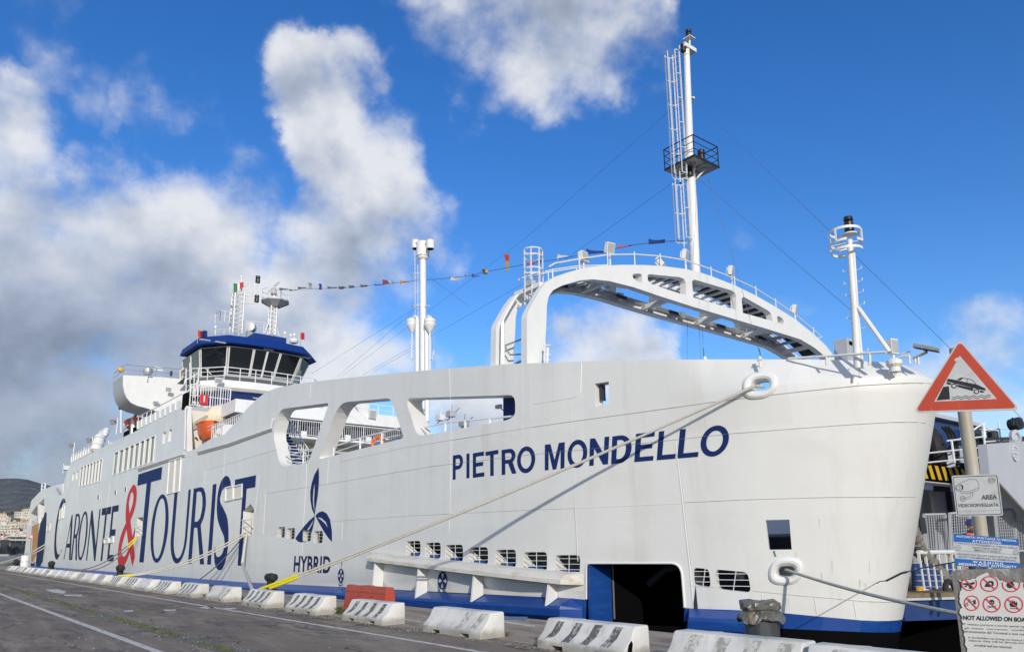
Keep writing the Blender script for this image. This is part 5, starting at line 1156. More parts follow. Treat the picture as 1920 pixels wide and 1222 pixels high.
# ================================================================== lettering and emblems on the side
def font_mesh(txt, offset=0., space=1., shear=0.):
    cu = bpy.data.curves.new('lettering', 'FONT'); cu.body = txt; cu.offset = offset; cu.space_character = space; cu.shear = shear; cu.resolution_u = 6; cu.fill_mode = 'FRONT'
    o = bpy.data.objects.new('lettering', cu); COL.objects.link(o); dg = bpy.context.evaluated_depsgraph_get(); me = o.evaluated_get(dg).to_mesh()
    v = np.array([tuple(q.co)[:2] for q in me.vertices]); f = [tuple(p.vertices) for p in me.polygons]; o.evaluated_get(dg).to_mesh_clear(); bpy.data.objects.remove(o); bpy.data.curves.remove(cu)
    v = (v - v.min(0))/(v.max(0) - v.min(0)); return v, f
def quadmap(bl, br, tr, tl):
    bl, br, tr, tl = (np.array(q, float) for q in (bl, br, tr, tl))
    return lambda x, y: (bl*(1 - x)*(1 - y) + br*x*(1 - y) + tr*x*y + tl*(1 - x)*y)
def ell_(cx, cy, rx, ry, n=36): return [(cx + rx*math.cos(2*math.pi*i/n), cy + ry*math.sin(2*math.pi*i/n)) for i in range(n)]
def hull_text(txt, px, m, offset=.0, space=1., off=.014):
    v, f = font_mesh(txt, offset, space); q = quadmap(*UZ(px)); b = MB()
    b.add([S(*q(*p), off) for p in v], f); return pieces(b.build('lettering', m, ferry, fix=False))
arc = lambda cx, cy, rx, ry, a0, a1, n=9: [(cx + rx*math.cos(R(a0 + (a1 - a0)*i/n)), cy + ry*math.sin(R(a0 + (a1 - a0)*i/n))) for i in range(n + 1)]
GB = {'P': ([(0, 0), (0, 1)] + arc(.58, .70, .42, .30, 90, -90) + [(.28, .40), (.28, 0)], [[(.28, .555)] + arc(.55, .70, .165, .145, -90, 90) + [(.28, .845)]]),
 'R': ([(0, 0), (0, 1)] + arc(.56, .715, .39, .285, 90, -60) + [(1., 0), (.71, 0), (.45, .43), (.25, .43), (.25, 0)], [[(.25, .575)] + arc(.53, .71, .165, .135, -90, 90) + [(.25, .845)]]),
 'I': ([(0, 0), (0, 1), (1, 1), (1, 0)], []), 'L': ([(0, 0), (0, 1), (.28, 1), (.28, .165), (1, .165), (1, 0)], []),
 'E': ([(0, 0), (0, 1), (.97, 1), (.97, .84), (.28, .84), (.28, .59), (.90, .59), (.90, .435), (.28, .435), (.28, .16), (1, .16), (1, 0)], []),
 'T': ([(.365, 0), (.365, .84), (0, .84), (0, 1), (1, 1), (1, .84), (.635, .84), (.635, 0)], []),
 'O': (ell_(.5, .5, .5, .5), [ell_(.5, .5, .295, .335)]),
 'M': ([(0, 0), (0, 1), (.29, 1), (.5, .36), (.71, 1), (1, 1), (1, 0), (.805, 0), (.805, .74), (.59, 0), (.41, 0), (.195, .74), (.195, 0)], []),
 'N': ([(0, 0), (0, 1), (.26, 1), (.76, .37), (.76, 1), (1, 1), (1, 0), (.74, 0), (.24, .63), (.24, 0)], []),
 'D': ([(0, 0), (0, 1)] + arc(.42, .5, .58, .5, 90, -90, 16) + [], [[(.26, .16)] + arc(.42, .5, .30, .34, -90, 90, 14) + [(.26, .84)]])}
bx_, by_ = [849, 1000, 1040, 1120, 1210, 1290, 1365], [898.5, 884, 879.5, 871.5, 864, 857.5, 852]
tx_, ty_ = [850, 1000, 1040, 1106, 1191, 1273, 1365], [853, 836, 831, 822, 813, 804.5, 797]
for g, x0, x1 in (('P', 849.5, 868.5), ('I', 875, 880.7), ('E', 887, 908.5), ('T', 911, 935), ('R', 941, 968.5), ('O', 970, 1004), ('M', 1022, 1059), ('O', 1064.5, 1101.5), ('N', 1106, 1141.5), ('D', 1147.5, 1184.5), ('E', 1191.5, 1227), ('L', 1234, 1269), ('L', 1273, 1312), ('O', 1314.5, 1366.5)):
    xm = (x0 + x1)/2; yb_, yt_ = np.interp(xm, bx_, by_), np.interp(xm, tx_, ty_); u0, u1 = uz(x0, (yb_ + yt_)/2)[0], uz(x1, (yb_ + yt_)/2)[0]; z0, z1 = uz(xm, yb_)[1], uz(xm, yt_)[1]
    if g == 'O': z0 -= .02; z1 += .02
    o_, h_ = GB[g]; mp = lambda p: (u0 + (u1 - u0)*p[0], z0 + (z1 - z0)*p[1]); decal([mp(p) for p in o_], [[mp(p) for p in h] for h in h_]).build('lettering', m_navy, ferry, fix=False)
hull_text('HYBRID', [(550.5, 1071.5), (619.5, 1074), (621, 1042), (552.5, 1041.5)], m_navy2, .026, 1.06)
hull_text('WB', [(1082, 1113), (1095.5, 1114), (1095, 1107.5), (1082, 1106.5)], m_seam, -.02); hull_text('-97', [(1082.5, 1121.5), (1095.5, 1122.5), (1095.2, 1116.5), (1082.5, 1115.6)], m_seam, -.02)
def ell(cx, cy, rx, ry, a0=0., a1=2*math.pi, n=30, inc=False): return [(cx + rx*math.cos(a0 + (a1 - a0)*i/n), cy + ry*math.sin(a0 + (a1 - a0)*i/n)) for i in range(n + (1 if inc else 0))]
def strokepoly(path, ws):
    P = _cr(np.array([path[0]] + list(path) + [path[-1]]), 8) if len(path) > 3 else np.array(path, float)
    w = np.interp(np.linspace(0, 1, len(P)), np.linspace(0, 1, len(ws)), ws); t = np.gradient(P, axis=0); t /= np.maximum(np.hypot(t[:, 0], t[:, 1]), 1e-6)[:, None]; nn = np.stack([-t[:, 1], t[:, 0]], 1)
    return P + nn*w[:, None]/2, P - nn*w[:, None]/2
SP = _sl, _sr = strokepoly([(.97, .80), (.86, .93), (.60, .985), (.30, .95), (.10, .82), (.16, .66), (.46, .54), (.78, .42), (.90, .22), (.72, .06), (.44, .02), (.18, .06), (.04, .20)], [.06, .12, .15, .22, .26, .26, .20, .13, .07])
GL = {
 'T': ([(.40, 0), (.415, .865), (0, .865), (0, 1), (1, 1), (1, .865), (.60, .865), (.585, 0)], []),
 'C': (ell(.53, .5, .53, .5, R(50), R(318), 34, True) + ell(.70, .5, .50, .42, R(304), R(66), 34, True), []),
 'A': ([(0, 0), (.47, 1), (.62, 1), (1, 0), (.78, 0), (.67, .27), (.21, .27), (.10, 0)], [[(.245, .36), (.635, .36), (.475, .79)]]),
 'R': ([(0, 0), (0, 1), (.46, 1), (.62, .98), (.76, .91), (.84, .80), (.84, .70), (.77, .59), (.62, .50), (1., 0), (.76, 0), (.42, .47), (.22, .47), (.22, 0)], [[(.22, .55), (.42, .55), (.55, .59), (.62, .68), (.64, .76), (.60, .86), (.50, .93), (.40, .945), (.22, .945)]]),
 'O': (ell(.5, .5, .5, .5, n=40), [ell(.5, .5, .32, .44, n=40)]),
 'N': ([(0, 0), (0, 1), (.17, 1), (.88, .28), (.88, 1), (1, 1), (1, 0), (.86, 0), (.12, .74), (.12, 0)], []),
 'E': ([(0, 0), (0, 1), (1, 1), (1, .885), (.28, .885), (.28, .57), (.88, .57), (.88, .455), (.28, .455), (.28, .115), (1, .115), (1, 0)], []),
 'U': ([(0, 1), (0, .36)] + ell(.5, .36, .5, .36, R(180), R(360), 20, True)[1:] + [(1, 1), (.87, 1), (.87, .36)] + ell(.535, .36, .335, .29, R(360), R(180), 20, True)[1:] + [(.20, 1)], []),
 'I': ([(0, 0), (0, 1), (1, 1), (1, 0)], []),
 'S': ([tuple(p) for p in _sl] + [tuple(p) for p in _sr[::-1]], [])}
zB = onY(264, 1053.5, D).z; zT1 = onY(281, 882, D).z; zT2 = onY(403, 907, D).z
zBig = zT1; zC = onY(121, 933, D).z
cut = HATCH + WIN1 + WIN2
def zpx(x, y): return (x/3.375, 860 + y/3.375)
def letter(g, l, r, z0, z1, m, cutf=True):
    u0, u1 = uz(*zpx(*l))[0], uz(*zpx(*r))[0]; o_, h_ = GL[g]; mp = lambda p: (u0 + (u1 - u0)*p[0], z0 + (z1 - z0)*p[1])
    cuts = [c for c in cut if max(p[0] for p in c) > u0 - .3 and min(p[0] for p in c) < u1 + .3 and min(p[1] for p in c) < z1]
    decal([mp(p) for p in o_], [[mp(p) for p in h] for h in h_] + cuts).build('lettering', m, ferry, fix=False)
zt = zT2
for g, l, r, z1 in (('C', (343, 510), (424, 300), zC), ('A', (402, 640), (447, 640), zt), ('R', (448, 640), (487, 640), zt), ('O', (492, 540), (556, 440), zt), ('N', (545, 640), (636, 330), zt), ('T', (644, 340), (703, 330), zt), ('E', (677, 645), (719, 640), zt)):
    letter(g, l, r, zB, z1 if g != 'O' else z1 + .1, m_navy2)
for g, l, r, z1 in (('T', (874, 120), (1024, 90), zBig), ('O', (949, 530), (1069, 380), zt + .1), ('U', (1080, 520), (1200, 300), zt), ('R', (1190, 660), (1293, 660), zt), ('I', (1312, 660), (1335, 660), zt), ('S', (1352, 600), (1462, 250), zt + .1), ('T', (1487, 160), (1619, 130), zt)):
    letter(g, l, r, zB, z1, m_navy)
# ampersand: one brush stroke that crosses itself
A_l, A_r = strokepoly([(1.0, .01), (.66, .30), (.34, .62), (.26, .80), (.36, .95), (.52, .995), (.68, .93), (.70, .78), (.52, .62), (.24, .44), (.04, .25), (.06, .08), (.26, -.005), (.52, .06), (.76, .24), (.93, .44)], [.16, .22, .22, .16, .07, .12, .20, .15, .10, .17, .22, .20, .10, .08, .06])
u0, u1 = uz(*zpx(758, 560))[0], uz(*zpx(866, 440))[0]; zA0, zA1 = uz(*zpx(775, 652))[1], uz(*zpx(838, 186))[1]
b = MB(); n = len(A_l); vs = []
for i in range(n):
    for p in (A_l[i], A_r[i]): vs.append(S(u0 + (u1 - u0)*p[0], zA0 + (zA1 - zA0)*p[1], .012 + .03*i/n))
b.add(vs, [(2*i, 2*i + 1, 2*i + 3, 2*i + 2) for i in range(n - 1)]); b.build('lettering', m_red, ferry, fix=False)
# propeller-leaf emblem
lg = lambda pts: UZ([(440 + x/4.364, 820 + y/4.364) for x, y in pts])
decal(lg([(688, 243), (655, 300), (632, 370), (620, 440), (621, 510), (633, 580), (655, 634), (667, 560), (681, 470), (690, 380), (691, 300)]), [lg([(654, 375), (646, 430), (641, 500), (645, 560), (656, 607), (652, 560), (651, 500), (656, 430)])]).build('propeller_leaf', m_navy, ferry, fix=False)
decal(lg([(662, 636), (690, 610), (720, 601), (755, 620), (782, 670), (797, 760), (797, 852), (770, 822), (735, 772), (700, 712), (668, 652)]), [lg([(676, 650), (712, 657), (746, 688), (766, 738), (741, 703), (707, 672)])]).build('propeller_leaf', m_navy, ferry, fix=False)
decal(lg([(655, 640), (610, 680), (560, 735), (520, 790), (497, 825), (520, 850), (550, 856), (592, 846), (622, 800), (641, 740), (656, 665)]), [lg([(647, 664), (630, 702), (601, 744), (590, 758), (612, 750), (637, 704)]), SMALL[2]]).build('propeller_leaf', m_navy, ferry, fix=False)
def thruster(px, py, ry, up=True):
    c = uz(px, py); r = abs(uz(px, py - ry)[1] - c[1]); b = MB(); hs_ = []
    for k in range(4):
        a = k*math.pi/2; d = (math.cos(a), math.sin(a)); e_ = (-d[1], d[0]); P = [(.12, 0), (.5, .22), (.72, .24), (.82, .10), (.82, -.10), (.72, -.24), (.5, -.22)]
        hs_.append([(c[0] + r*(p[0]*d[0] + p[1]*e_[0]), c[1] + r*(p[0]*d[1] + p[1]*e_[1])) for p in P])
    decal([(c[0] + r*p[0], c[1] + r*p[1]) for p in ell(0, 0, 1, 1)], hs_, mb=b)
    L_, R_ = strokepoly([(-.72, -1.12), (-.4, -1.34), (0, -1.42), (.4, -1.34), (.72, -1.12)], [.14, .16, .14]); decal([(c[0] + r*p[0], c[1] + r*p[1]) for p in list(L_) + list(R_[::-1])], mb=b)
    if up: decal([(c[0] + r*x, c[1] + r*y) for x, y in ((-.06, 1), (.06, 1), (.06, 2.6), (-.06, 2.6))], mb=b); decal([(c[0] + r*x, c[1] + r*y) for x, y in ((.22, 1.5), (.3, 1.5), (.3, 2.2), (.22, 2.2))], mb=b)
    b.build('thruster_mark', m_navy, ferry, fix=False)
thruster(639.5, 1078.5, 13.2); thruster(830.2, 1087.7, 17., False)
b = MB(); b.hexa(*[[S(*p, o_) for p in UZ([(1449.2, 1032), (1452.5, 1032), (1456, 1043), (1452.8, 1043)])] for o_ in (.012, .004)]); b.build('green_mark', mat('green_tape', (.02, .26, .20), .5), ferry)
# rust weeps below fittings
rg = random.Random(12)
for px, y0, y1 in ((1492, 1034, 1060), (1540, 1072, 1092), (1560, 1050, 1074), (1630, 1052, 1075), (1478, 1120, 1140), (1474, 1120, 1146), (1588, 1096, 1108), (1612, 1086, 1104), (1622, 1092, 1102), (1536, 972, 990)):
    w = rg.uniform(.5, 1.0); decal(UZ([(px - w, y0), (px + w, y0 + 1), (px + w*.3 + .6, y1), (px + .4, y1)]), off=.005).build('rust_weep', m_stain if 'm_stain' in globals() else globals().setdefault('m_stain', mat('faint_rust', (.57, .52, .42), .6, var=.1)), ferry, fix=False)

# ================================================================== boats and rafts carried on deck
def boat_mesh(c, L, Wd, H, m, name, par, axis=1):
    b = MB(); n = 11; k = 7; vs = []
    for i in range(n):
        s = -1 + 2*i/(n - 1); w = Wd/2*(1 - abs(s)**2.6)**.6 if abs(s) < 1 else .02; z0 = -H/2 + H*.35*abs(s)**3
        for j in range(k):
            t = -1 + 2*j/(k - 1); y = w*t; z = z0 + (H*.5 - z0)*abs(t)**2.2; vs.append((c.x + s*L/2*axis, c.y + y, c.z + z))
    fs = [(i*k + j, i*k + j + 1, (i + 1)*k + j + 1, (i + 1)*k + j) for i in range(n - 1) for j in range(k - 1)] + [(i*k, (i + 1)*k, (i + 1)*k + k - 1, i*k + k - 1) for i in range(n - 1)]
    b.add(vs, fs); return b.build(name, m, par, smooth=True)
c = onY(391, 812, D + 1.2); t = thing('rescue_boat', 'orange rescue boat stowed behind the white rail at the break of the bulwark', 'rescue boat', c - Vector((0, 0, 1)))
c2 = c + Vector((.55, -.3, 0)); boat_mesh(c2, 3.3, 1.3, 1.35, m_orange, 'hull', t); b = MB(); b.tube([c2 + Vector((-1.6, -.1, .62)), c2 + Vector((-.8, -.6, .66)), c2 + Vector((.8, -.62, .66)), c2 + Vector((1.5, -.1, .64))], .07, 8); b.build('gunwale_tube', m_orange, t, smooth=True)
b = MB(); b.box(c2 + Vector((.2, 0, .72)), (.4, .5, .3)); b.tube([c2 + Vector((-.6, 0, .6)), c2 + Vector((-.6, 0, 1.0)), c2 + Vector((-.3, 0, 1.05))], .03, 6); b.build('console', m_cream, t); b = MB(); b.hexa([c2 + Vector((-1.3, -.52, -.3)), c2 + Vector((-.7, -.6, -.35)), c2 + Vector((-.7, -.45, -.6)), c2 + Vector((-1.2, -.3, -.55))], [c2 + Vector((-1.3, -.42, -.3)), c2 + Vector((-.7, -.5, -.35)), c2 + Vector((-.7, -.35, -.6)), c2 + Vector((-1.2, -.2, -.55))]); b.build('rubbing_patch', m_black, t)
c = onY(409, 782, D + 2.6); t = thing('life_raft_pod', 'large cream rounded pod strapped above the orange rescue boat', 'life raft', c - Vector((0, 0, 1)))
b = MB(); b.lathe(c, [(.1, -1.3), (.65, -1.24), (.92, -.9), (1.0, 0), (.92, .9), (.65, 1.24), (.1, 1.3)], 22, axis=(.75, .65, .12)); b.build('canister', m_canv, t, smooth=True)
b = MB(); ax = Vector((.75, .65, .12)).normalized()
for k in (-.45, .45): b.ring(c + ax*k, 1.0, .05, 22, 5, axis=ax)
pieces(b.build('strap', m_cream, t)); b = MB(); b.box(c + Vector((-.6, -.6, -1.0)), (1.6, .4, .25)); b.box(c + Vector((.3, .2, -1.3)), (1.2, .9, .3)); b.tube([c + Vector((-1.3, -.8, -.4)), c + Vector((-.6, -.9, -.2))], .08, 6); b.build('cradle', m_white, t)
b = MB(); b.prism([onX(357, 805, XC + .05), onX(357, 800, XC + .05), onX(366, 789, XC + .05), onX(386, 778, XC + .05), onX(390, 778, XC + .05), onX(384, 790, XC + .05), onX(376, 796, XC + .05)], (.05, 0, 0)); b.build('wall_shadow_plate', mat('shadow_tan', (.42, .38, .28), .6, var=.1), ferry)  # tan plate put on the cream wall as its curved shadow
b = MB(); b.tube([onX(356, 807, XC + .1), onX(378, 798, XC + .1)], .07, 6); b.build('davit_rail', m_grey, ferry)
c = onY(250, 797, D + .9); t = thing('tender_boat', 'orange open tender under a crane on the top deck', 'tender boat', c - Vector((0, 0, 1)))
boat_mesh(c + Vector((0, 0, .1)), 5.0, 1.5, .8, mat('tender_orange', (.62, .10, .03), .5, var=.1), 'hull', t); b = MB(); b.box(c + Vector((0, -.1, -1.1)), (4.2, .6, 1.2)); b.build('cradle', m_black, t); b = MB(); b.bar(c + Vector((-1, -.75, -.5)), c + Vector((1.2, -.75, -.2)), .08); b.bar(c + Vector((-2, -.6, .2)), c + Vector((-2, .6, 1.3)), .08); pieces(b.build('grab_rail', m_white, t))
raft = None
for i, (px, py) in enumerate(((184, 831), (190.5, 828), (197, 825), (203.5, 821.5), (210, 818))):
    c = onY(px, py, D + .45)
    if raft is None:
        raft = (thing('liferaft_canister', 'x', 'liferaft', c, 'white liferaft canisters in a row along the top deck'), c); t = raft[0]
        b = MB(); b.lathe(c, [(.1, -1.15), (.5, -1.1), (.62, -.9), (.62, -.06), (.68, -.05), (.68, .05), (.62, .06), (.62, .9), (.5, 1.1), (.1, 1.15)], 14, axis=(-.45, .25, .85)); b.build('canister', m_white, t, smooth=True)
        b = MB(); ax = Vector((-.45, .25, .85)).normalized(); b.ring(c + ax*.5, .64, .04, 14, 4, axis=ax); b.ring(c - ax*.5, .64, .04, 14, 4, axis=ax); pieces(b.build('strap', m_grey, t)); b = MB(); b.bar(c + Vector((.7, 0, -1.6)), c + Vector((-.4, 0, 1.)), .12); b.build('cradle', m_grey, t)
    else:
        t = raft[0].copy(); COL.objects.link(t); t.location = c
        for ch in raft[0].children: d = ch.copy(); COL.objects.link(d); d.parent = t
    t['label'] = ['white liferaft canister in the top deck row, nearest the stern', 'white liferaft canister second from the stern in the top deck row', 'white liferaft canister in the middle of the top deck row', 'white liferaft canister second from the orange tender in the top deck row', 'white liferaft canister in the top deck row, nearest the orange tender'][i]
t = thing('lifebuoy', 'orange lifebuoy hung on the rail in the middle opening of the bulwark', 'lifebuoy', S(*uz(694, 830), -.4)); b = MB(); b.ring(t.location, .30, .075, 24, 8, axis=(.5, -1, 0)); b.build('ring', m_orange, t, smooth=True)
b = MB(); ax = Vector((.5, -1, 0)).normalized()
for k in range(4): a = k*math.pi/2 + .6; q = ax.to_track_quat('Z', 'Y').to_matrix() @ Vector((.30*math.cos(a), .30*math.sin(a), 0)); b.ring(t.location + q, .082, .012, 10, 4, axis=q.cross(ax))
pieces(b.build('band', m_white, t))

# ================================================================== flags and signal lines
def vplane(px, py, P0, P1):
    d = ray(px, py); n = (P1 - P0).cross(Vector((0, 0, 1))); dv = Vector(d); e0 = Vector(EYE); return e0 + dv*((P0 - e0).dot(n)/dv.dot(n))
F0 = A(517, 543); F1 = mt(1284, 451)
lpx = [(517, 543), (545, 544), (580, 541.5), (620, 540.5), (660, 538.5), (700, 534.5), (745, 530), (785, 525.5), (830, 522.5), (880, 517), (911, 509.5), (955, 501), (1000, 493), (1040, 487), (1090, 478), (1140, 469), (1190, 459), (1240, 453), (1284, 451)]
b = MB(); b.tube([vplane(x, y, F0, F1) for x, y in lpx], .018, 4); tag(b.build('signal_line', m_wire), 'long signal line strung with small flags from the bridge mast to the arch mast', 'signal line')
fl = [(530, 541.5, 13, 4, (.10, .11, .13)), (548, 544, 13, 3, (.12, .13, .15)), (566, 539, 11, 4, (.10, .10, .12)), (582, 536, 9, 8, (.30, .30, .32)), (601, 537.5, 7, 8, (.02, .06, .32)), (622, 539, 12, 4, (.10, .10, .12)), (643, 539, 15, 5, (.08, .09, .11)), (661, 536.5, 10, 5, (.10, .11, .13)), (685, 535.5, 13, 4, (.20, .06, .07)), (708, 534, 11, 3, (.05, .06, .14)),
      (729, 528.5, 15, 8, (.22, .05, .09)), (756, 528.5, 11, 6, (.45, .18, .04)), (850, 523.5, 16, 8, (.16, .03, .12)), (876, 516.5, 12, 3, (.40, .05, .06)), (890, 518, 8, 5, (.05, .05, .20)), (911, 508.5, 12, 9, (.10, .075, .03)), (951, 491.5, 10, 21, (.62, .07, .02)), (998, 493.5, 13, 5, (.48, .06, .08)), (1012, 493, 8, 7, (.025, .03, .16)), (1051, 480, 12, 8, (.45, .42, .50)), (1111, 472.5, 24, 10, (.012, .045, .24)), (1174, 460.5, 15, 4, (.52, .07, .06)), (1237, 452, 27, 8, (.012, .03, .18))]
cn = ['dark grey', 'grey', 'blackish', 'pale curled', 'bright blue', 'thin dark', 'broad dark grey', 'grey rippled', 'maroon edged', 'dark blue sliver', 'maroon and white', 'orange', 'purple', 'thin red', 'small indigo', 'brown and black', 'upright red and yellow', 'red pennant', 'small navy', 'white and lilac', 'large blue', 'small scarlet', 'large dark blue']
where = ['next to the radar mast', 'second from the radar mast', 'third from the radar mast', 'fourth from the radar mast', 'left half of the line before the funnel mast', 'just after the bright blue one', 'left of the funnel mast mid span', 'mid way to the funnel mast', 'left of the funnel mast', 'between two maroon ones', 'shortly before the funnel mast', 'closest before the funnel mast', 'just right of the funnel mast', 'right of the purple one', 'beside the thin red one', 'before the upright red one', 'left of the arch cage', 'behind the arch ladder cage', 'inside the arch ladder cage', 'just right of the arch cage', 'over the near shoulder of the arch', 'over the arch floodlight', 'beside the main mast ladder']
rg = random.Random(4)
for i, (px, py, w, h, col) in enumerate(fl):
    w, h = w*1.15, h*1.4
    mm = mat('flag_cloth', col, .8, var=.15, vscale=3.); m2 = mat('flag_cloth', (.60, .36, .03) if i in (16, 15) else (.5, .48, .48), .8)
    b = MB(); n = 7; vs = []; ly = float(np.interp(px, [q[0] for q in lpx], [q[1] for q in lpx])); ph = rg.random()*6
    for k in range(n + 1):
        f = k/n; x = px - w/2 + w*f; cy_ = py + (ly - py)*.4*(1 - f) + math.sin(f*5 + ph)*h*.12; th = h*(.62*(1 - f) + .3) if h < w else h*(.35 + .65*f)
        for s in (-.5, .5):
            p = vplane(x + s*1.5, cy_ + s*th, F0, F1); vs.append(p + Vector((math.sin(f*6 + ph + s)*.18, math.cos(f*5 + ph)*.14, 0)))
    if h > w:
        vs = []
        for k in range(n + 1):
            f = k/n; y = py - h/2 + h*f; th = w*(.35 + .65*f)
            for s in (-.5, .5): vs.append(vplane(px - 2 + f*3 + s*th + math.sin(f*5)*1., y, F0, F1) + Vector((math.sin(f*4 + s*3)*.12, 0, 0)))
    b.add(vs[:2*(n // 2) + 2], [(2*k, 2*k + 1, 2*k + 3, 2*k + 2) for k in range(n // 2)]); b.mi = 1 if i in (10, 12, 15, 16, 19, 3) else 0
    b.add(vs[2*(n // 2):], [(2*k, 2*k + 1, 2*k + 3, 2*k + 2) for k in range(n - n // 2)])
    tag(b.build('signal_flag', [mm, m2], fix=False, smooth=True), '%s signal flag on the line, %s' % (cn[i], where[i]), 'flag', 'signal flags strung from the bridge to the arch')
m_fg, m_fw, m_fr = mat('flag_green', (.02, .20, .07), .7), mat('flag_white', (.68, .68, .66), .7), mat('flag_red', (.55, .03, .04), .7)
b = MB(); t_ = []
for k in range(13):
    f = k/12; x = 438 + 18*f
    for yy in (0, 1): t_.append(A(x, 531 + 1.5*math.sin(f*6) + yy*(16 - 5.*f + 1.5*math.sin(f*5)), -77.1) + Vector((.2*math.sin(f*9), 0, 0)))
for k in range(12): b.mi = k // 4; b.add([t_[2*k], t_[2*k + 1], t_[2*k + 3], t_[2*k + 2]], [(0, 1, 2, 3)])
tag(b.build('national_flag', [m_fg, m_fw, m_fr], fix=False), 'green, white and red flag flying from the signal mast over the bridge', 'flag')
def small_flag(px, py, cols, lab, w=18, h=15):
    b = MB(); b.tube([A(px, py + 18, -76.5), A(px + 1, py - 12, -76.5)], .03, 5); v = []
    for k in range(7):
        f = k/6
        for yy in (0, 1): v.append(A(px + 1 + w*f, py - 10 + h*yy + 4*f + 2*math.sin(f*6), -76.5) + Vector((.15*math.sin(f*8), 0, 0)))
    for k in range(6): b.mi = 1 + k*len(cols) // 6; b.add([v[2*k], v[2*k + 1], v[2*k + 3], v[2*k + 2]], [(0, 1, 2, 3)])
    tag(b.build('small_flag', [m_steel] + cols, fix=False), lab, 'flag')
small_flag(370, 628, [m_fr, m_navy], 'small navy and red flag at the left end of the bridge roof', 17, 13); small_flag(563, 632, [m_fr], 'small red flag hanging at the right end of the bridge roof', 6, 13)
def wire(pts, r, lab, nm='stay_wire'): b = MB(); b.tube(pts, r, 4); return tag(b.build(nm, m_wire), lab, 'wire')
wire([mt(1299, 186), onY(1560, 437, 22.5), onY(1918, 786, 31.)], .010, 'long stay wire from high on the main mast down past the bow light mast'); wire([mt(1303, 330), onY(1603, 588, 20.0)], .009, 'stay wire from the mast platform down to the bow light mast')
wire([mt(1328, 335), onX(1388, 530, -19.6), onX(1424, 664, -18.6)], .010, 'halyard from the mast platform down to the bulwark'); wire([mt(1283, 184), onX(985, 447, -36.), onX(640, 706, -60.)], .010, 'long stay wire from the top of the mast aft to the house'); wire([mt(1286, 325), onX(1060, 487, -32.), onX(680, 703, -56.)], .010, 'stay wire from the mast platform aft to the house')
for i, (a, c) in enumerate((((780, 577), (585, 700)), ((780, 580), (632, 706)), ((782, 650), (700, 697)), ((806, 520), (880, 575)), ((806, 590), (815, 690)))): wire([me_(*a), onX(*c, -55.) if c[0] < 760 else me_(*c)], .010, ['upper stay from the funnel mast aft toward the bridge', 'second stay from the funnel mast aft, just below the upper one', 'lowest short stay from the funnel mast to the bulwark', 'short stay from the funnel mast forward under the flag line', 'thin vertical line hanging beside the funnel mast'][i])
for i, (x0, y0, x1, y1) in enumerate(((1289, 590, 1289, 678), (1311, 604, 1314, 678), (1317, 612, 1319, 668))): wire([onX(x0, y0, XR + .2), onX(x1, y1, XR + .2)], .010, ['leftmost of the three halyards hanging below the arch', 'middle one of the three halyards hanging below the arch', 'rightmost of the three halyards below the arch, with a green end'][i], 'halyard')
m_gr = mat('green_rope', (.02, .24, .18), .7)
for px0, py0, px1, py1, l_ in ((1318.5, 652, 1319.5, 668, 'short green lashing at the foot of a halyard under the arch'), (1422.5, 652, 1426.5, 668, 'green lashing between the arch and a bulwark cleat')): b = MB(); b.tube([onX(px0, py0, -19.), onX((px0 + px1)/2 + .6, (py0 + py1)/2, -19.), onX(px1, py1, -19.)], .025, 5); tag(b.build('lashing', m_gr), l_, 'rope')
# ================================================================== mooring lines and quay furniture
def sag(a, c, s, n=16): a, c = Vector(a), Vector(c); return [a.lerp(c, i/n) - Vector((0, 0, s*4*(i/n)*(1 - i/n))) for i in range(n + 1)]
def rope(nm, parts, lab):
    t = None
    tot = []
    for pts, r, m in parts: tot.append((pts, r, m))
    b = MB(); ms = []
    for pts, r, m in tot:
        if m not in ms: ms.append(m)
        b.mi = ms.index(m); b.tube(pts, r, 8)
    return tag(b.build(nm, ms, smooth=True), lab, 'mooring rope')
hu = S(*uz(1419, 724), .16); hv = S(*uz(1416, 727), .17)
e0 = onZ(506, 1102, .30); e1 = onZ(502, 1098, .34)
for h0, en, lab in ((hu, e0, 'upper of the two long mooring lines from the bow hawse to the quay'), (hv, e1 + Vector((.1, -.35, -.1)), 'lower of the two long mooring lines from the bow hawse to the quay')):
    P = sag(h0, en, .16, 40); k = next(i_ for i_ in range(41) if proj(P[i_])[0] < 575)
    rope('mooring_rope', [([S(*uz(1427, 722), -.3), h0] + P[1:k + 1], .036, m_ropew), (P[k:], .052, m_yel)], lab)
R0 = S(*uz(467, 995), .1)
for i, (x, y, zz) in enumerate(((222, 1079, .25), (226, 1080, .3))):
    P = sag(R0 + Vector((0, 0, -.15*i)), onZ(x, y, zz), .55, 30); rope('mooring_rope', [(P[:28], .045, m_ropew), (P[27:], .06, m_yel)], ['upper mooring line running aft from the port beside the last letter T', 'lower mooring line running aft from the port beside the last letter T'][i])
P = [R0, S(*uz(467, 1004), .16), S(*uz(469.5, 1055), .5), onZ(473.5, 1106, .2)]; rope('mooring_rope', [(P, .07, m_ropew)], 'pale rope hanging straight down from the mooring port beside the last letter T')
P = sag(R0, onY(375, 1085, D - .6), .25, 14); rope('mooring_rope', [(P, .035, m_roped)], 'thin grey line slanting down the hull below the word TOURIST')
R1 = S(*uz(261, 1005), .2)
for i, (x, y) in enumerate(((128, 1067), (146, 1068))):
    P = sag(R1 + Vector((0, 0, -.2*i)), onZ(x, y, .2), .9, 30); rope('mooring_rope', [(P[:5], .06, m_yel), (P[4:], .05, m_roped)], ['mooring line with a yellow sleeve at the ampersand, upper one', 'mooring line with a yellow sleeve at the ampersand, lower one'][i])
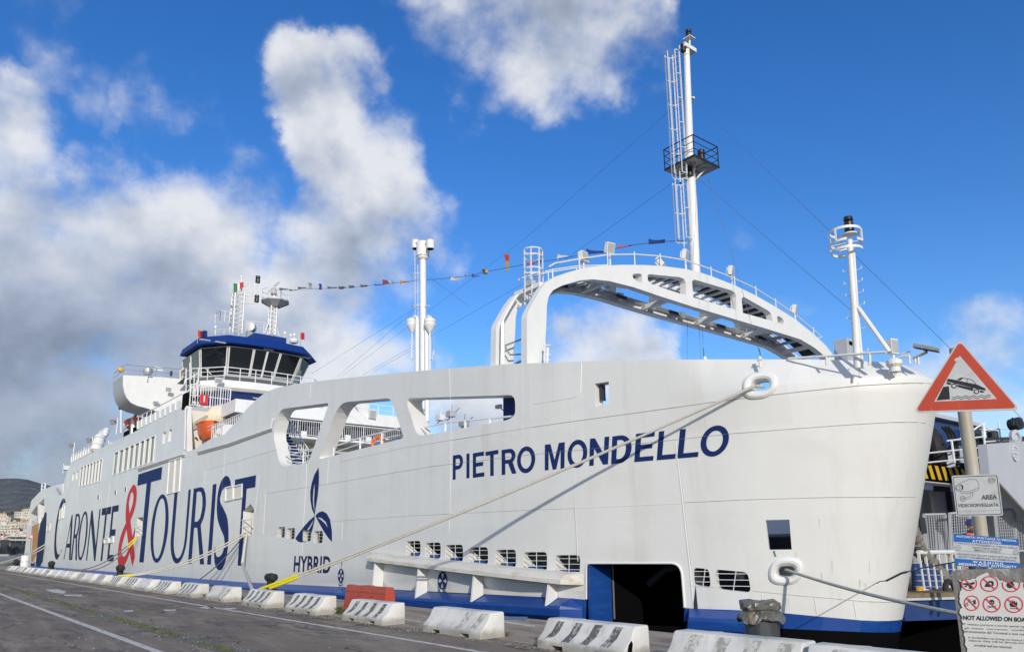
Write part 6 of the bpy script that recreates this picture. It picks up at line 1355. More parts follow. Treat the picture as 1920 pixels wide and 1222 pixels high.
for i, dz in enumerate((0, .45)):
    P = sag(S(*uz(86, 1020), .1) - Vector((0, 0, dz)), onZ(-30, 1058 + i, .2), .6, 20); rope('mooring_rope', [(P, .08, m_ropew)], ['stern mooring line at the orange mural, upper one', 'stern mooring line at the orange mural, lower one'][i])
hl = S(*uz(1483, 1070), .18); P = sag(hl, onZ(1900, 1168, .32), .10, 20); rope('mooring_rope', [([S(*uz(1470, 1068), -.45), S(*uz(1476, 1068), .05)] + P, .040, m_ropew)], 'pale mooring rope from the low bow hawse toward the notice board')
P = [S(*uz(1646, 1092), .02), S(*uz(1646.5, 1089), .05), onY(1662, 1088, 16.6), onY(1690, 1074, 15.4), onY(1730, 1064, 14.2), onY(1830, 1046, 12.6)]; rope('heaving_line', [(P, .011, m_roped), ([P[2], P[3], P[3].lerp(P[4], .3)], .022, m_roped)], 'thin knotted heaving line from the bow to the quay')

# --- bollards on the quay edge
def bollard(p, s, lab):
    t = thing('mooring_bollard', lab, 'bollard', p, 'black bollards along the quay edge')
    b = MB(); b.lathe(p, [(.30*s, 0), (.30*s, .04*s), (.17*s, .09*s), (.15*s, .32*s), (.19*s, .40*s)], 16); b.build('post', m_rub, t, smooth=True)
    b = MB(); b.lathe(p + Vector((-.38*s, 0, .50*s)), [(.08*s, 0), (.15*s, .03*s), (.155*s, .3*s), (.17*s, .38*s), (.155*s, .46*s), (.15*s, .73*s), (.08*s, .76*s)], 16, axis=(1, 0, 0)); b.build('head', m_rub, t, smooth=True)
    return t
bollard(onZ(507, 1106, .012), 1.05, 'black bollard holding the yellow sleeved bow lines, near the word HYBRID'); bollard(onZ(224, 1083, .012), 1.25, 'black bollard holding the yellow sleeved line below the ampersand'); bollard(onZ(95, 1071.5, .012), 1.4, 'black bollard below the first letter C'); bollard(onZ(29, 1066, .012), 1.5, 'black bollard beside the white tank at the stern')
# white tank and small triangular sign at the far end
p = onZ(46, 1064, .012); TK = .42; t = thing('white_tank', 'white cylindrical tank on the quay below the stern', 'tank', p); b = MB(); b.lathe(p, [(1.05*TK, 0), (1.05*TK, 2.9*TK), (.95*TK, 3.1*TK), (.5*TK, 3.25*TK), (.1*TK, 3.3*TK)], 20); b.build('shell', m_white, t, smooth=True); b = MB(); b.tube([p + Vector((0, 0, 3.2*TK)), p + Vector((.2, 0, 3.8*TK)), p + Vector((.6, 0, 3.8*TK))], .05, 6); b.ring(p + Vector((0, 0, 1.6*TK)), 1.07*TK, .02, 20, 5); b.build('pipe', m_steel, t)
p = onZ(55.5, 1067, 0.012); t = thing('danger_sign', 'small distant red and white triangle sign on a pole in front of the stern mural', 'sign', p)
d_ = (Vector(p) - Vector(EYE)).length; c = onY(60.5, 1005, p.y); b = MB(); b.tube([p, c + Vector((0, 0, .3))], .06, 6); b.build('pole', m_steel, t)
u = Vector((.62, .78, 0)); s = .50; tri = lambda k, o_: [c + u*s*x*k - Vector((.78, -.62, 0))*-o_*-1 + Vector((0, 0, s*y*k)) for x, y in ((-.6, -.5), (.6, -.5), (0, .6))]
fw = Vector((.78, -.62, 0)); tri = lambda k, o_: [c + u*s*x*k + fw*o_ + Vector((0, 0, s*y*k)) for x, y in ((-.6, -.5), (.6, -.5), (0, .6))]
b = MB(); b.prism(tri(1., .07), fw*.03); b.build('plate', m_red, t); b = MB(); b.prism(tri(.6, .102), fw*.01); b.build('face', m_white, t)
# --- concrete barriers
def m_barrier():
    m = bpy.data.materials.new('painted_concrete'); m.use_nodes = True; nt = m.node_tree; b = nt.nodes['Principled BSDF']
    tcn = nd(nt, 'ShaderNodeTexCoord').outputs['Object']; oi = nd(nt, 'ShaderNodeObjectInfo').outputs['Random']
    v = vmth(nt, 'ADD', tcn, None); cb = nd(nt, 'ShaderNodeCombineXYZ'); nt.links.new(mth(nt, 'MULTIPLY', oi, 40.), cb.inputs[0]); nt.links.new(cb.outputs[0], v.inputs[1]); v = v.outputs[0]
    n1_ = noise(nt, v, 7., 7., .68); n2_ = noise(nt, v, 1.4, 3., .5); n3_ = noise(nt, v, 55., 4., .7); vs = vmth(nt, 'MULTIPLY', v, (6., 6., .9)).outputs[0]; n4_ = noise(nt, vs, 1., 4., .6)
    c = mixc(nt, sstep(nt, n2_, .35, .7), (.70, .685, .635), (.60, .575, .51))
    c = mixc(nt, mth(nt, 'MULTIPLY', sstep(nt, n4_, .52, .72), .40), c, (.36, .33, .27))
    sz = nd(nt, 'ShaderNodeSeparateXYZ'); nt.links.new(tcn, sz.inputs[0])
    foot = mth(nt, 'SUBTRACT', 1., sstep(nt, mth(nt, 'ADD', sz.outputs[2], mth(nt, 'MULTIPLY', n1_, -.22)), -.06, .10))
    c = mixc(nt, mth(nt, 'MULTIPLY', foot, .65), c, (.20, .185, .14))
    chip = sstep(nt, mth(nt, 'ADD', n1_, mth(nt, 'MULTIPLY', n3_, .35)), .84, .90)
    c = mixc(nt, mth(nt, 'MULTIPLY', chip, .8), c, (.27, .255, .225))
    nt.links.new(c, b.inputs['Base Color']); b.inputs['Roughness'].default_value = .8
    bn = nd(nt, 'ShaderNodeBump'); bn.inputs['Strength'].default_value = .55; bn.inputs['Distance'].default_value = .012; nt.links.new(mth(nt, 'ADD', n1_, mth(nt, 'MULTIPLY', n3_, .6)), bn.inputs['Height']); nt.links.new(bn.outputs[0], b.inputs['Normal'])
    return m
m_barr = m_barrier()
m_str = mat('worn_dark_stripe', (.13, .13, .125), .85, var=.3, vscale=14., dirt=(.42, .41, .38), dscale=(14, 14, 14), damt=.85, dlo=.50, dhi=.60, bump=.4, bscale=50.)
m_strf = mat('faded_stripe', (.36, .35, .31), .85, var=.25, vscale=14., dirt=(.60, .58, .53), dscale=(10, 10, 10), damt=.9, dlo=.46, dhi=.56)
BH, BL_ = .465, 2.0
BPROF = [(-.29, 0), (-.285, .135), (-.14, .265), (-.045, BH - .025), (-.02, BH), (.26, BH), (.275, BH - .02), (.28, .30), (.285, .14), (.29, 0)]
def barrier_mesh():
    bm = bmesh.new(); N = len(BPROF); xs = [-1., -.985, -.64, -.63, -.37, -.36, .36, .37, .63, .64, .985, 1.]; rg = random.Random(2); rows = []
    for x in xs:
        k = .97 if abs(x) == 1. else 1.; row = []
        notch = .36 < abs(x) < .64 and not abs(x) in (.36, .64)
        for i, (y, z) in enumerate(BPROF):
            zz = z*k if z > .24 else z
            if z == 0 and abs(x) in (.37, .63): zz = .07
            row.append(bm.verts.new((x, y*k + rg.gauss(0, .0025), zz + rg.gauss(0, .0025)*(z > 0))))
        rows.append(row)
    for a, c in zip(rows[:-1], rows[1:]):
        for i in range(N - 1): bm.faces.new((a[i], a[i + 1], c[i + 1], c[i]))
        bm.faces.new((a[N - 1], a[0], c[0], c[N - 1]))
    bm.faces.new(rows[0]); bm.faces.new(rows[-1][::-1]); bmesh.ops.recalc_face_normals(bm, faces=bm.faces)
    es = [e for e in bm.edges if len(e.link_faces) == 2 and e.calc_face_angle(0) > .5 and min(v.co.z for v in e.verts) > .05]
    bmesh.ops.bevel(bm, geom=es, offset=.014, segments=2, profile=.5, affect='EDGES')
    me = bpy.data.meshes.new('body'); bm.to_mesh(me); bm.free(); me.materials.append(m_barr); sharp_smooth(me, R(35)); return me
BM_ = barrier_mesh()
def stripe_mesh(x0, w, lean, m):
    b = MB(); pr = [(-.2755, .1435), (-.237, .178), (-.188, .222), (-.1405, .2645), (-.107, .327), (-.072, .3905), (-.048, .434)]; vs = []
    for i, (y, z) in enumerate(pr):
        f = i/(len(pr) - 1)*lean; vs += [(x0 + f, y - .004, z + .001), (x0 + w + f, y - .004, z + .001)]
    b.add(vs, [(2*i, 2*i + 1, 2*i + 3, 2*i + 2) for i in range(len(pr) - 1)]); me = bpy.data.meshes.new('stripe'); me.from_pydata(b.v, [], b.f); me.materials.append(m); return me
ST_D = [stripe_mesh(-.84 + .44*i, .17, .13, m_str) for i in range(4)]; ST_F = [stripe_mesh(-.80 + .46*i, .19, .13, m_strf) for i in range(4)]
def bx(px): return onY(px, 1100, 8.64).x
B_L = [1545, 1237, 1003, 793, 645, 535, 455, 386, 332, 289, 254.5, 230, 200.5, 174.5, 154, 138, 118.5, 104, 91, 77, 64, 54, 45, 37, 29, 22, 15, 8]
KIND = 'pfdpdddpdppddddpppdpdpdpdpdp'; KIND = 'ffdF'.replace('F', 'p') + 'dddpddpdddpdpppdpdpdpdpdpdpp'
desc = {'f': 'with faded stripes', 'd': 'with dark slanted stripes', 'p': 'nearly plain'}
wh_ = ['cut off at the bottom edge beside the notice board', 'in front of the covered bin', 'in front of the black shell door', 'right of the striped one by the red plastic barrier', 'standing before the red plastic barrier', 'left of the red plastic barrier', 'below the first bow bollard', 'first past the hanging pale rope', 'second past the hanging pale rope', 'below the last letter T', 'below the letter S', 'below the letter I of the big lettering', 'below the letter R of TOURIST', 'below the letter U', 'below the big letter O', 'below the tall T', 'right of the ampersand bollard', 'below the ampersand', 'below the letter E', 'below the letter N', 'below the letter R of CARONTE', 'below the letter A', 'below the first letter C', 'below the navy mural', 'below the orange mural', 'beside the white tank', 'second last at the far end', 'last at the far end of the row']
rg = random.Random(9); first = None
for i, px in enumerate(B_L):
    k = KIND[i] if i < len(KIND) else 'p'; x = bx(px) + 1.0; 
    if i == 0: x = bx(1237) + 2 + .12 + 1.0
    t = thing('concrete_barrier', 'white concrete barrier %s, %s' % (desc[k], wh_[i]), 'barrier', (x, 8.92 + rg.gauss(0, .025), .004), 'low white concrete barriers along the quay')
    t.rotation_euler = (0, 0, rg.gauss(0, .012))
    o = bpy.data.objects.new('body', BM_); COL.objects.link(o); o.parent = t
    if k != 'p':
        for me in (ST_D if k == 'd' else ST_F): s = bpy.data.objects.new('stripe', me); COL.objects.link(s); s.parent = t
    elif i in (3, 7):
        for me in ST_F[2:]: s = bpy.data.objects.new('stripe', me); COL.objects.link(s); s.parent = t
    if i == 2:
        b = MB(); b.add([(1.004, -.235, .05), (1.004, -.135, .05), (1.004, -.10, .22), (1.004, -.13, .27), (1.004, -.20, .20)], [(0, 1, 2, 3, 4)]); me = bpy.data.meshes.new('end_mark'); me.from_pydata(b.v, [], b.f); me.materials.append(m_black); s = bpy.data.objects.new('end_mark', me); COL.objects.link(s); s.parent = t
# --- red plastic barrier behind them
a = onY(648, 1120, 10.0); c = onY(724, 1120, 10.0); zt = onY(690, 1098.5, 10.).z; x0, x1 = a.x, c.x
t = thing('plastic_barrier', 'dull red plastic road barrier standing behind a striped concrete one', 'barrier', ((x0 + x1)/2, 10.2, .012))
b = MB(); b.hexa([(x0 - .10, 9.85, .012), (x1 + .10, 9.85, .012), (x1 + .10, 10.4, .012), (x0 - .10, 10.4, .012)], [(x0 - .08, 9.9, .12), (x1 + .08, 9.9, .12), (x1 + .08, 10.35, .12), (x0 - .08, 10.35, .12)])
b.hexa([(x0 - .02, 9.95, .12), (x1 + .02, 9.95, .12), (x1 + .02, 10.3, .12), (x0 - .02, 10.3, .12)], [(x0, 10.02, zt), (x1, 10.02, zt), (x1, 10.22, zt), (x0, 10.22, zt)]); b.build('body', m_redp, t, bevel=.02)
b = MB()
for f in (.36, .68):
    x = x0 + (x1 - x0)*f
    for k in (-.06, .06): b.bar((x + k, 9.955, .15), (x + k, 9.99, zt*.62), .045, .03)
    b.tube([(x - .06, 9.985, zt*.62), (x, 9.985, zt*.66), (x + .06, 9.985, zt*.62)], .022, 6)
b.bar((x0 + .05, 10.0, zt*.78), (x1 - .05, 10.0, zt*.78), .03, .03); b.build('moulded_rib', m_redp, t, smooth=True)
b = MB(); b.box(((x0 + x1)/2 - .02, 10.12, zt + .008), (.4, .14, .016)); b.box((x0 + .1, 10.12, zt + .006), (.2, .12, .012)); b.build('top_lug', m_redp, t)
# --- bin with a bag pulled over its rim
p = onY(1427, 1150, 9.75); p.z = .012; zt = onY(1427, 1150, 9.75).z + .03; t = thing('litter_bin', 'dark grey bin with a crumpled plastic bag over its rim, by the quay edge', 'bin', p)
b = MB(); n = 40; rows = []
for h, r in ((0, .215), (.03, .225), (zt*.6, .232), (zt - .02, .238)):
    rows.append([(p.x + r*(1 + .02*(k % 4 < 2))*math.cos(2*math.pi*k/n), p.y + r*(1 + .02*(k % 4 < 2))*math.sin(2*math.pi*k/n), p.z + h) for k in range(n)])
for i in range(len(rows) - 1): b.add(rows[i] + rows[i + 1], [(k, (k + 1) % n, n + (k + 1) % n, n + k) for k in range(n)])
b.add(rows[0], [tuple(range(n))]); b.build('body', mat('bin_grey', (.045, .047, .055), .5, var=.15, vscale=6.), t)
m_bag = mat('plastic_bag', (.115, .115, .095), .25, var=.35, vscale=7., dirt=(.30, .215, .10), dscale=(6, 6, 6), damt=.55, dlo=.54, dhi=.64, spec=.8, bump=.6, bscale=16.)
rg = random.Random(6); b = MB(); n = 46; rows = []; prof = [(.385, -.07), (.37, -.04), (.335, .03), (.285, .10), (.275, .125), (.315, .15), (.325, .22), (.315, .285), (.27, .31), (.17, .305), (.05, .29)]
for j, (r, h) in enumerate(prof):
    row = []
    for k in range(n):
        a = 2*math.pi*k/n; w = math.sin(a*9 + j*.8)*.016 + math.sin(a*17 + j*1.7)*.010 + rg.gauss(0, .006); dz = math.sin(a*5 + j)*.014 + rg.gauss(0, .006) - (.075*max(0, math.sin(a*4 + 1.2 + .8*math.sin(a*7))) if j < 2 else .02*math.sin(a*3) if j > 5 else 0)
        row.append((p.x + (r*.86 + w*(.8 if j < 9 else .3))*math.cos(a), p.y + (r*.86 + w*(.8 if j < 9 else .3))*math.sin(a), p.z + zt - .06 + h*.62 + dz*.8))
    rows.append(row)
for i in range(len(rows) - 1): b.add(rows[i] + rows[i + 1], [(k, (k + 1) % n, n + (k + 1) % n, n + k) for k in range(n)])
b.add(rows[-1], [tuple(range(n))]); b.build('bag', m_bag, t)
# --- weeds at the barrier feet
m_weed = mat('weed_leaf', (.075, .135, .02), .7, var=.35, vscale=12.)
def weed(px, py, s, n, lab):
    p = onZ(px, py, .01); b = MB(); rg = random.Random(int(px))
    for i in range(n):
        a = rg.random()*6.28; r = rg.random()**.6*s; q = p + Vector((math.cos(a)*r*1.6, math.sin(a)*r*.7, rg.random()*s*.8)); u = Vector((rg.gauss(0, 1), rg.gauss(0, 1), rg.gauss(0, .6))).normalized()*s*rg.uniform(.10, .2); w = u.orthogonal().normalized()*s*.07
        b.add([q - u, q + w, q + u, q - w], [(0, 1, 2, 3)])
    for i in range(6): b.tube([p, p + Vector((rg.gauss(0, s*.7), rg.gauss(0, s*.3), s*.7))], .004, 4)
    tag(b.build('weed_plant', m_weed, fix=False), lab, 'weed')
weed(634, 1150, .20, 260, 'green weed tuft left of the barrier in front of the red plastic one'); weed(451, 1124, .16, 120, 'small weed tuft between two barriers near the hanging rope'); weed(383, 1119, .14, 70, 'tiny weed tuft at the foot of a plain barrier'); weed(950, 1192, .10, 60, 'low weed at the foot of a plain barrier before the shell door')
# ================================================================== signs close to the camera
class Face:
    """plane through a point, facing the eye horizontally; px() puts photo pixels on it, in metres off the plane toward the eye"""
    def __init__(s, px, py, dist, yaw=0., tilt=0.):
        s.o = Vector(EYE) + Vector(ray(px, py))*dist; n = Vector(EYE) - s.o; n.z = 0; n.normalize(); n = Matrix.Rotation(R(yaw), 3, 'Z') @ n; s.n = (n + Vector((0, 0, tilt))).normalized()
    def px(s, x, y, off=0.):
        d = Vector(ray(x, y)); e_ = Vector(EYE); t = (s.o - e_).dot(s.n)/d.dot(s.n); return e_ + d*t + s.n*off
    def poly(s, b, outer, holes=(), off=.0):
        v, f = fill2(outer, list(holes)); b.add([s.px(p[0], p[1], off) for p in v], f); return b
    def slab(s, outer, th, off=0.):
        b = MB(); n = len(outer); s.poly(b, outer, (), off); s.poly(b, outer, (), off - th)
        b.add([s.px(*p, off) for p in outer] + [s.px(*p, off - th) for p in outer], [(i, (i + 1) % n, n + (i + 1) % n, n + i) for i in range(n)]); return b
    def stroke(s, b, pts, w, off, closed=False, straight=False):
        P = np.array(pts if not closed else list(pts) + [pts[0]], float)
        if not straight and len(P) > 3: P = _cr(np.array([P[0]] + list(P) + [P[-1]]), 6)
        t = np.gradient(P, axis=0); t /= np.maximum(np.hypot(t[:, 0], t[:, 1]), 1e-6)[:, None]; nn = np.stack([-t[:, 1], t[:, 0]], 1)*w/2; vs = []
        for a, c in zip(P + nn, P - nn): vs += [s.px(*a, off), s.px(*c, off)]
        b.add(vs, [(2*i, 2*i + 1, 2*i + 3, 2*i + 2) for i in range(len(P) - 1)]); return b
    def text(s, b, txt, bl, br, tr, tl, off, bold=0., space=1.):
        v, f = font_mesh(txt, bold, space); q = quadmap(bl, br, tr, tl); b.add([s.px(*q(*p), off) for p in v], f); return b
    def paper(s, b, outer, off): return s.poly(b, outer, (), off)
sc_ = lambda ox, oy, k: (lambda pts: [(ox + x/k, oy + y/k) for x, y in pts])
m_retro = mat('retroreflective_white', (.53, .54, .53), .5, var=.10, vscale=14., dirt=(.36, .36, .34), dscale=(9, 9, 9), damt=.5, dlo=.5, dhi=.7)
m_rim = mat('sign_rim', (.55, .51, .47), .5, var=.1, vscale=20.)
m_sred = mat('sign_red', (.50, .062, .026), .45, var=.10, vscale=12., dirt=(.60, .26, .18), dscale=(60, 60, 6), damt=.5, dlo=.60, dhi=.72)
m_sblk = mat('sign_black', (.014, .014, .015), .55)
m_sgr = mat('sign_grey_print', (.10, .10, .10), .6); m_sblue = mat('sign_blue', (.012, .125, .43), .45, var=.1, vscale=10.); m_swh = mat('sign_white_print', (.66, .68, .68), .5, var=.08, vscale=30.)
m_sfade = mat('faded_print', (.12, .15, .22), .6, var=.3, vscale=40.)
m_pole = mat('sign_pole_grey', (.42, .385, .31), .5, var=.15, vscale=8., dirt=(.30, .26, .20), dscale=(10, 10, 2), damt=.6, dlo=.5, dhi=.7)
m_back = mat('sign_back', (.25, .25, .24), .5, .4)
base = Vector(EYE) + Vector(ray(1838, 990))*5.15; base.z = 0
post = thing('warning_sign_post', 'grey sign pole with a red car-off-quay triangle, a camera sign and a blue port sign', 'road sign', base)
top = onZ(1808, 770, 0); f_ = (Vector(EYE) - base); f_.z = 0; f_.normalize()
ztop = 1.65 + (1017 - 690)/FOC*5.0
b = MB(); b.tube([base - f_*.05, Vector((base.x, base.y, ztop)) - f_*.05], .036, 20); b.build('pole', m_pole, post, smooth=True)
# triangle
Tf = Face(1812, 710, 4.95, yaw=-4); k = sc_(1680, 620, 4.075)
outer = fillet(k([(487, 62), (950, 604), (128, 628)]), [12., 14., 14.], 8)
b = Tf.slab(outer, .004); b.build('triangle_plate', m_back, post)
b = MB(); Tf.poly(b, outer, [], .0008); b.build('triangle_rim', m_rim, post)
o2 = fillet(k([(487, 82), (926, 590), (150, 614)]), [10., 11., 11.], 8); inn = k([(487, 190), (770, 520), (293, 541)])
b = MB(); Tf.poly(b, o2, [inn], .0016); b.build('triangle_border', m_sred, post)
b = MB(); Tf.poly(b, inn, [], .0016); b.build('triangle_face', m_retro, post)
b = MB(); Tf.poly(b, k([(362, 428), (404, 424), (413, 523), (311, 531)]), [], .0026); b.build('quay_symbol', m_sblk, post)
b = MB(); Tf.poly(b, k([(397, 366), (430, 371), (620, 411), (684, 441), (684, 456), (640, 449), (545, 425), (388, 386)]), [], .0026)
Tf.poly(b, k([(388, 391), (420, 399), (424, 411), (408, 412), (387, 406)]), [], .0026); Tf.poly(b, k([(470, 411), (590, 438), (592, 455), (580, 458), (470, 428)]), [], .0026); Tf.poly(b, k([(640, 455), (676, 462), (668, 473), (642, 470)]), [], .0026)
Tf.poly(b, k([(462, 374), (500, 356), (515, 361), (492, 379)]), [], .0026)
for l in ([(500, 358), (540, 366), (580, 376), (597, 390), (613, 411)], [(546, 369), (541, 393)]): Tf.stroke(b, k(l), 1.0, .0026)
for x, y in ((444, 421), (615, 464)): Tf.poly(b, k(ell(x, y, 22, 19)), [k(ell(x, y, 14, 12))], .0026)
for dy in (0, 14): Tf.stroke(b, k([(426 + i*11, 506 + dy - i*.45 + 5*math.sin(i*1.15)) for i in range(28)]), 1.1, .0026)
b.build('car_symbol', m_sblk, post)
b = MB(); 
for p in ((476, 222, 26, 18), (463, 224, 16, 12)): Tf.poly(b, k(ell(p[0], p[1], p[2], p[3], n=12)), [], .0030 + .0002*(p[0] == 463))
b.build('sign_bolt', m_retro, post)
# camera plate
Cf = Face(1832, 928, 4.97, yaw=-6); k6 = sc_(1700, 760, 5.09)
outer = fillet(k6([(428, 668), (872, 653), (922, 1048), (477, 1057)]), 4.5, 6)
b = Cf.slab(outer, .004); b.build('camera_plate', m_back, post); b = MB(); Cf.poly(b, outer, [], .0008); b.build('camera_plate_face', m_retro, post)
b = MB(); Cf.poly(b, fillet(k6([(440, 679), (864, 664), (910, 1038), (486, 1046)]), 4., 6), [fillet(k6([(446, 685), (858, 670), (904, 1032), (491, 1040)]), 3.4, 6)], .0016)
for l, c in (([(497, 752), (508, 740), (600, 703), (664, 704), (672, 716), (690, 752), (690, 800), (584, 840), (510, 832)], False), ([(690, 782), (584, 822), (508, 818)], False), ([(612, 832), (613, 856), (590, 872), (548, 882)], False), ([(630, 826), (632, 866), (605, 885), (556, 898)], False)): Cf.stroke(b, k6(l), .62, .0016, straight=True)
for x, y, r in ((498, 783, 33), (492, 784, 20), (537, 889, 26), (537, 889, 12)): Cf.poly(b, k6(ell(x, y, r, r)), [k6(ell(x, y, r - 3.6, r - 3.6))], .0016 + .0001*r*.01)
Cf.poly(b, k6([(510, 752), (522, 752), (540, 768), (540, 796), (526, 806), (534, 782)]), [], .0019)
Cf.poly(b, k6(ell(812, 713, 35, 27)), [k6(ell(812, 713, 31, 23))], .0016); Cf.stroke(b, k6([(786, 704), (838, 702)]), .6, .0016); Cf.stroke(b, k6([(784, 714), (840, 712)]), .6, .0016); Cf.stroke(b, k6([(790, 724), (834, 722)]), .6, .0016)
b.build('camera_symbol', m_sblk, post)
b = MB(); Cf.text(b, 'AREA', *k6([(711, 899), (866, 893), (862, 847), (711, 852)]), .0016, .05); Cf.text(b, 'VIDEOSORVEGLIATA', *k6([(493, 970), (880, 962), (876, 929), (490, 937)]), .0016, .03)
Cf.text(b, 'i dati sono trattati per la tutela del porto e delle persone', *k6([(490, 1008), (898, 1001), (897, 994), (489, 1001)]), .0016); Cf.text(b, 'informativa ai sensi di legge', *k6([(492, 1018), (760, 1013), (759, 1007), (491, 1012)]), .0016); b.build('lettering', m_sgr, post)
# blue port authority plate
Bf = Face(1850, 1032, 4.99, yaw=-2); k7 = sc_(1700, 980, 5.05)
outer = k7([(441, 99), (1056, 150), (1077, 436), (462, 402)])
b = Bf.slab(outer, .004); b.build('port_plate', m_back, post)
b = MB(); Bf.poly(b, k7([(441, 99), (1056, 150), (1060, 215), (446, 176)]), [], .001); Bf.poly(b, k7([(457, 334), (1072, 378), (1077, 436), (462, 402)]), [], .001); pieces(b.build('blue_band', m_sblue, post))
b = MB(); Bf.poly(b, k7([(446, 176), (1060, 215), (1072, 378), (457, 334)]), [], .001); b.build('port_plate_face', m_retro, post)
b = MB(); Bf.text(b, "AUTORITA' PORTUALE DI MESSINA", *k7([(469, 133), (1042, 179), (1039, 157), (468, 113)]), .002, .02, 1.05); Bf.text(b, 'ATTENZIONE', *k7([(622, 181), (896, 199), (894, 176), (620, 157)]), .002, .03, 1.2)
Bf.text(b, 'WARNING', *k7([(625, 378), (914, 397), (912, 372), (623, 354)]), .002, .03, 1.5); Bf.text(b, 'MESSINA PORT AUTHORITY', *k7([(495, 398), (1044, 428), (1042, 405), (493, 375)]), .002, .03, 1.05); b.build('lettering', m_swh, post)
b = MB(); Bf.text(b, "E' VIETATO OLTREPASSARE LA STRISCIA GIALLA", *k7([(463, 197), (1050, 246), (1049, 228), (462, 180)]), .002, .01); Bf.text(b, 'SALVO CHE IN CASO DI', *k7([(625, 240), (900, 260), (899, 241), (624, 221)]), .002, .01); Bf.text(b, 'IMBARCO O SBARCO', *k7([(643, 265), (888, 283), (887, 265), (642, 246)]), .002, .01)
Bf.text(b, 'CROSSING THE YELLOW LINE IS NOT ALLOWED', *k7([(475, 300), (1048, 340), (1047, 322), (474, 282)]), .002, .01); Bf.text(b, 'EXCEPT FOR EMBARKING OR DISEMBARKING', *k7([(495, 326), (1036, 365), (1035, 347), (494, 309)]), .002, .01); Bf.stroke(b, k7([(468, 258), (1064, 300)]), .5, .002)
for x, y in ((486, 233), (1033, 278)): Bf.poly(b, k7(ell(x, y, 25, 25)), [k7(ell(x, y, 21, 21))], .002); Bf.stroke(b, k7([(x - 12, y - 6), (x + 12, y - 4)]), .6, .002); Bf.stroke(b, k7([(x - 12, y + 6), (x + 12, y + 7)]), .6, .002)
b.build('small_print', m_sfade, post)
b = MB()
for z in (1.65 + (1017 - 720)/FOC*5., 1.65 + (1017 - 930)/FOC*5., 1.65 + (1017 - 1035)/FOC*5.): b.box((base.x, base.y, z) - f_*.03 if False else Vector((base.x, base.y, z)) - f_*.035, (.11, .11, .035), math.atan2(f_.y, f_.x))
pieces(b.build('pole_clamp', m_steel, post))
# ---------------- torn notice on a weathered board
Nf = Face(1850, 1140, 2.35, yaw=-6)
nb = Nf.px(1850, 1222); nb.z = 0
board = thing('notice_board', 'weathered grey board with a torn white paper listing things not allowed on board', 'notice board', nb)
m_board = mat('weathered_board', (.225, .215, .20), .85, var=.30, vscale=10., vstretch=(6, 6, 1), dirt=(.42, .41, .38), dscale=(22, 22, 12), damt=.8, dlo=.56, dhi=.66, bump=.5, bscale=60.)
m_paper = mat('paper', (.60, .595, .565), .7, var=.06, vscale=6., dirt=(.50, .49, .45), dscale=(7, 7, 3), damt=.5, dlo=.5, dhi=.75)
m_ppred = mat('poster_red', (.58, .045, .075), .6, var=.10, vscale=25.); m_ppk = mat('poster_black', (.022, .022, .024), .6); m_ppg = mat('poster_grey', (.20, .20, .20), .7)
b = Nf.slab([(1783, 1072), (1793, 1068.5), (1850, 1066.5), (2110, 1058), (2150, 1560), (1842, 1560), (1812, 1300), (1797, 1175)], .05, -.004); b.build('panel', m_board, board, bevel=.004)
q0, q1 = Nf.px(1850, 1400), Nf.px(2080, 1400); b = MB()
for q in (q0, q1): b.bar((q.x - Nf.n.x*.08, q.y - Nf.n.y*.08, 0), (q.x - Nf.n.x*.08, q.y - Nf.n.y*.08, 1.42), .06)
pieces(b.build('leg', m_board, board))
rg = random.Random(31); edge = [(490, 538), (500, 545), (522, 560), (516, 580), (524, 604), (516, 640), (503, 655), (498, 690), (506, 720), (500, 742), (516, 770), (530, 800), (506, 815), (500, 850), (522, 880), (518, 915), (534, 950), (530, 985), (545, 1020), (540, 1060), (556, 1100), (552, 1145), (575, 1185), (570, 1215), (600, 1240), (640, 1262)]
tear = [(490, 538)] + [(496, 536), (530, 548), (560, 532), (590, 538), (622, 525), (650, 528), (682, 498), (705, 490), (735, 476), (762, 466), (782, 480), (775, 494), (800, 505), (830, 508), (862, 524), (885, 548), (915, 550), (940, 562), (968, 552), (1000, 562), (1030, 560), (1060, 568), (1090, 560), (1150, 570), (1230, 560), (1330, 572), (1500, 566), (1700, 570)]
bot = [(1700, 1600), (1200, 1600), (900, 1300), (800, 1240), (770, 1222), (740, 1226), (700, 1215), (664, 1240)]
jag = lambda L, a: [p for q in zip(L[:-1], L[1:]) for p in (q[0], ((q[0][0] + q[1][0])/2 + rg.gauss(0, a), (q[0][1] + q[1][1])/2 + rg.gauss(0, a)))] + [L[-1]]
pap = k7(jag(tear, 3.) + bot + jag(edge[::-1], 3.)[:-1])
b = Nf.slab(pap, .0012, .0005); pp = b.build('paper', m_paper, board)
def nopoly(b, x, y, rx, ry, sl=True, a0=0., a1=2*math.pi):
    if a1 - a0 > 6.2: Nf.poly(b, k7(ell(x, y, rx, ry)), [k7(ell(x, y, rx*.85, ry*.85))], .0012)
    else: Nf.poly(b, k7(ell(x, y, rx, ry, a0, a1, 30, True) + ell(x, y, rx*.85, ry*.85, a1, a0, 30, True)), [], .0012)
    if sl: Nf.stroke(b, k7([(x - rx*.64, y - ry*.66), (x + rx*.64, y + ry*.66)]), 2.2, .0022)
b = MB(); nopoly(b, 592, 570, 76, 72, True, R(-30), R(205)); nopoly(b, 782, 575, 87, 75); nopoly(b, 988, 580, 88, 73, True, R(-18), R(198)); nopoly(b, 1190, 585, 88, 73, True, R(-15), R(195)); nopoly(b, 616, 757, 75, 74); nopoly(b, 806, 766, 87, 80); nopoly(b, 1015, 770, 90, 80); nopoly(b, 1222, 776, 90, 80); pieces(b.build('prohibition_ring', m_ppred, board))
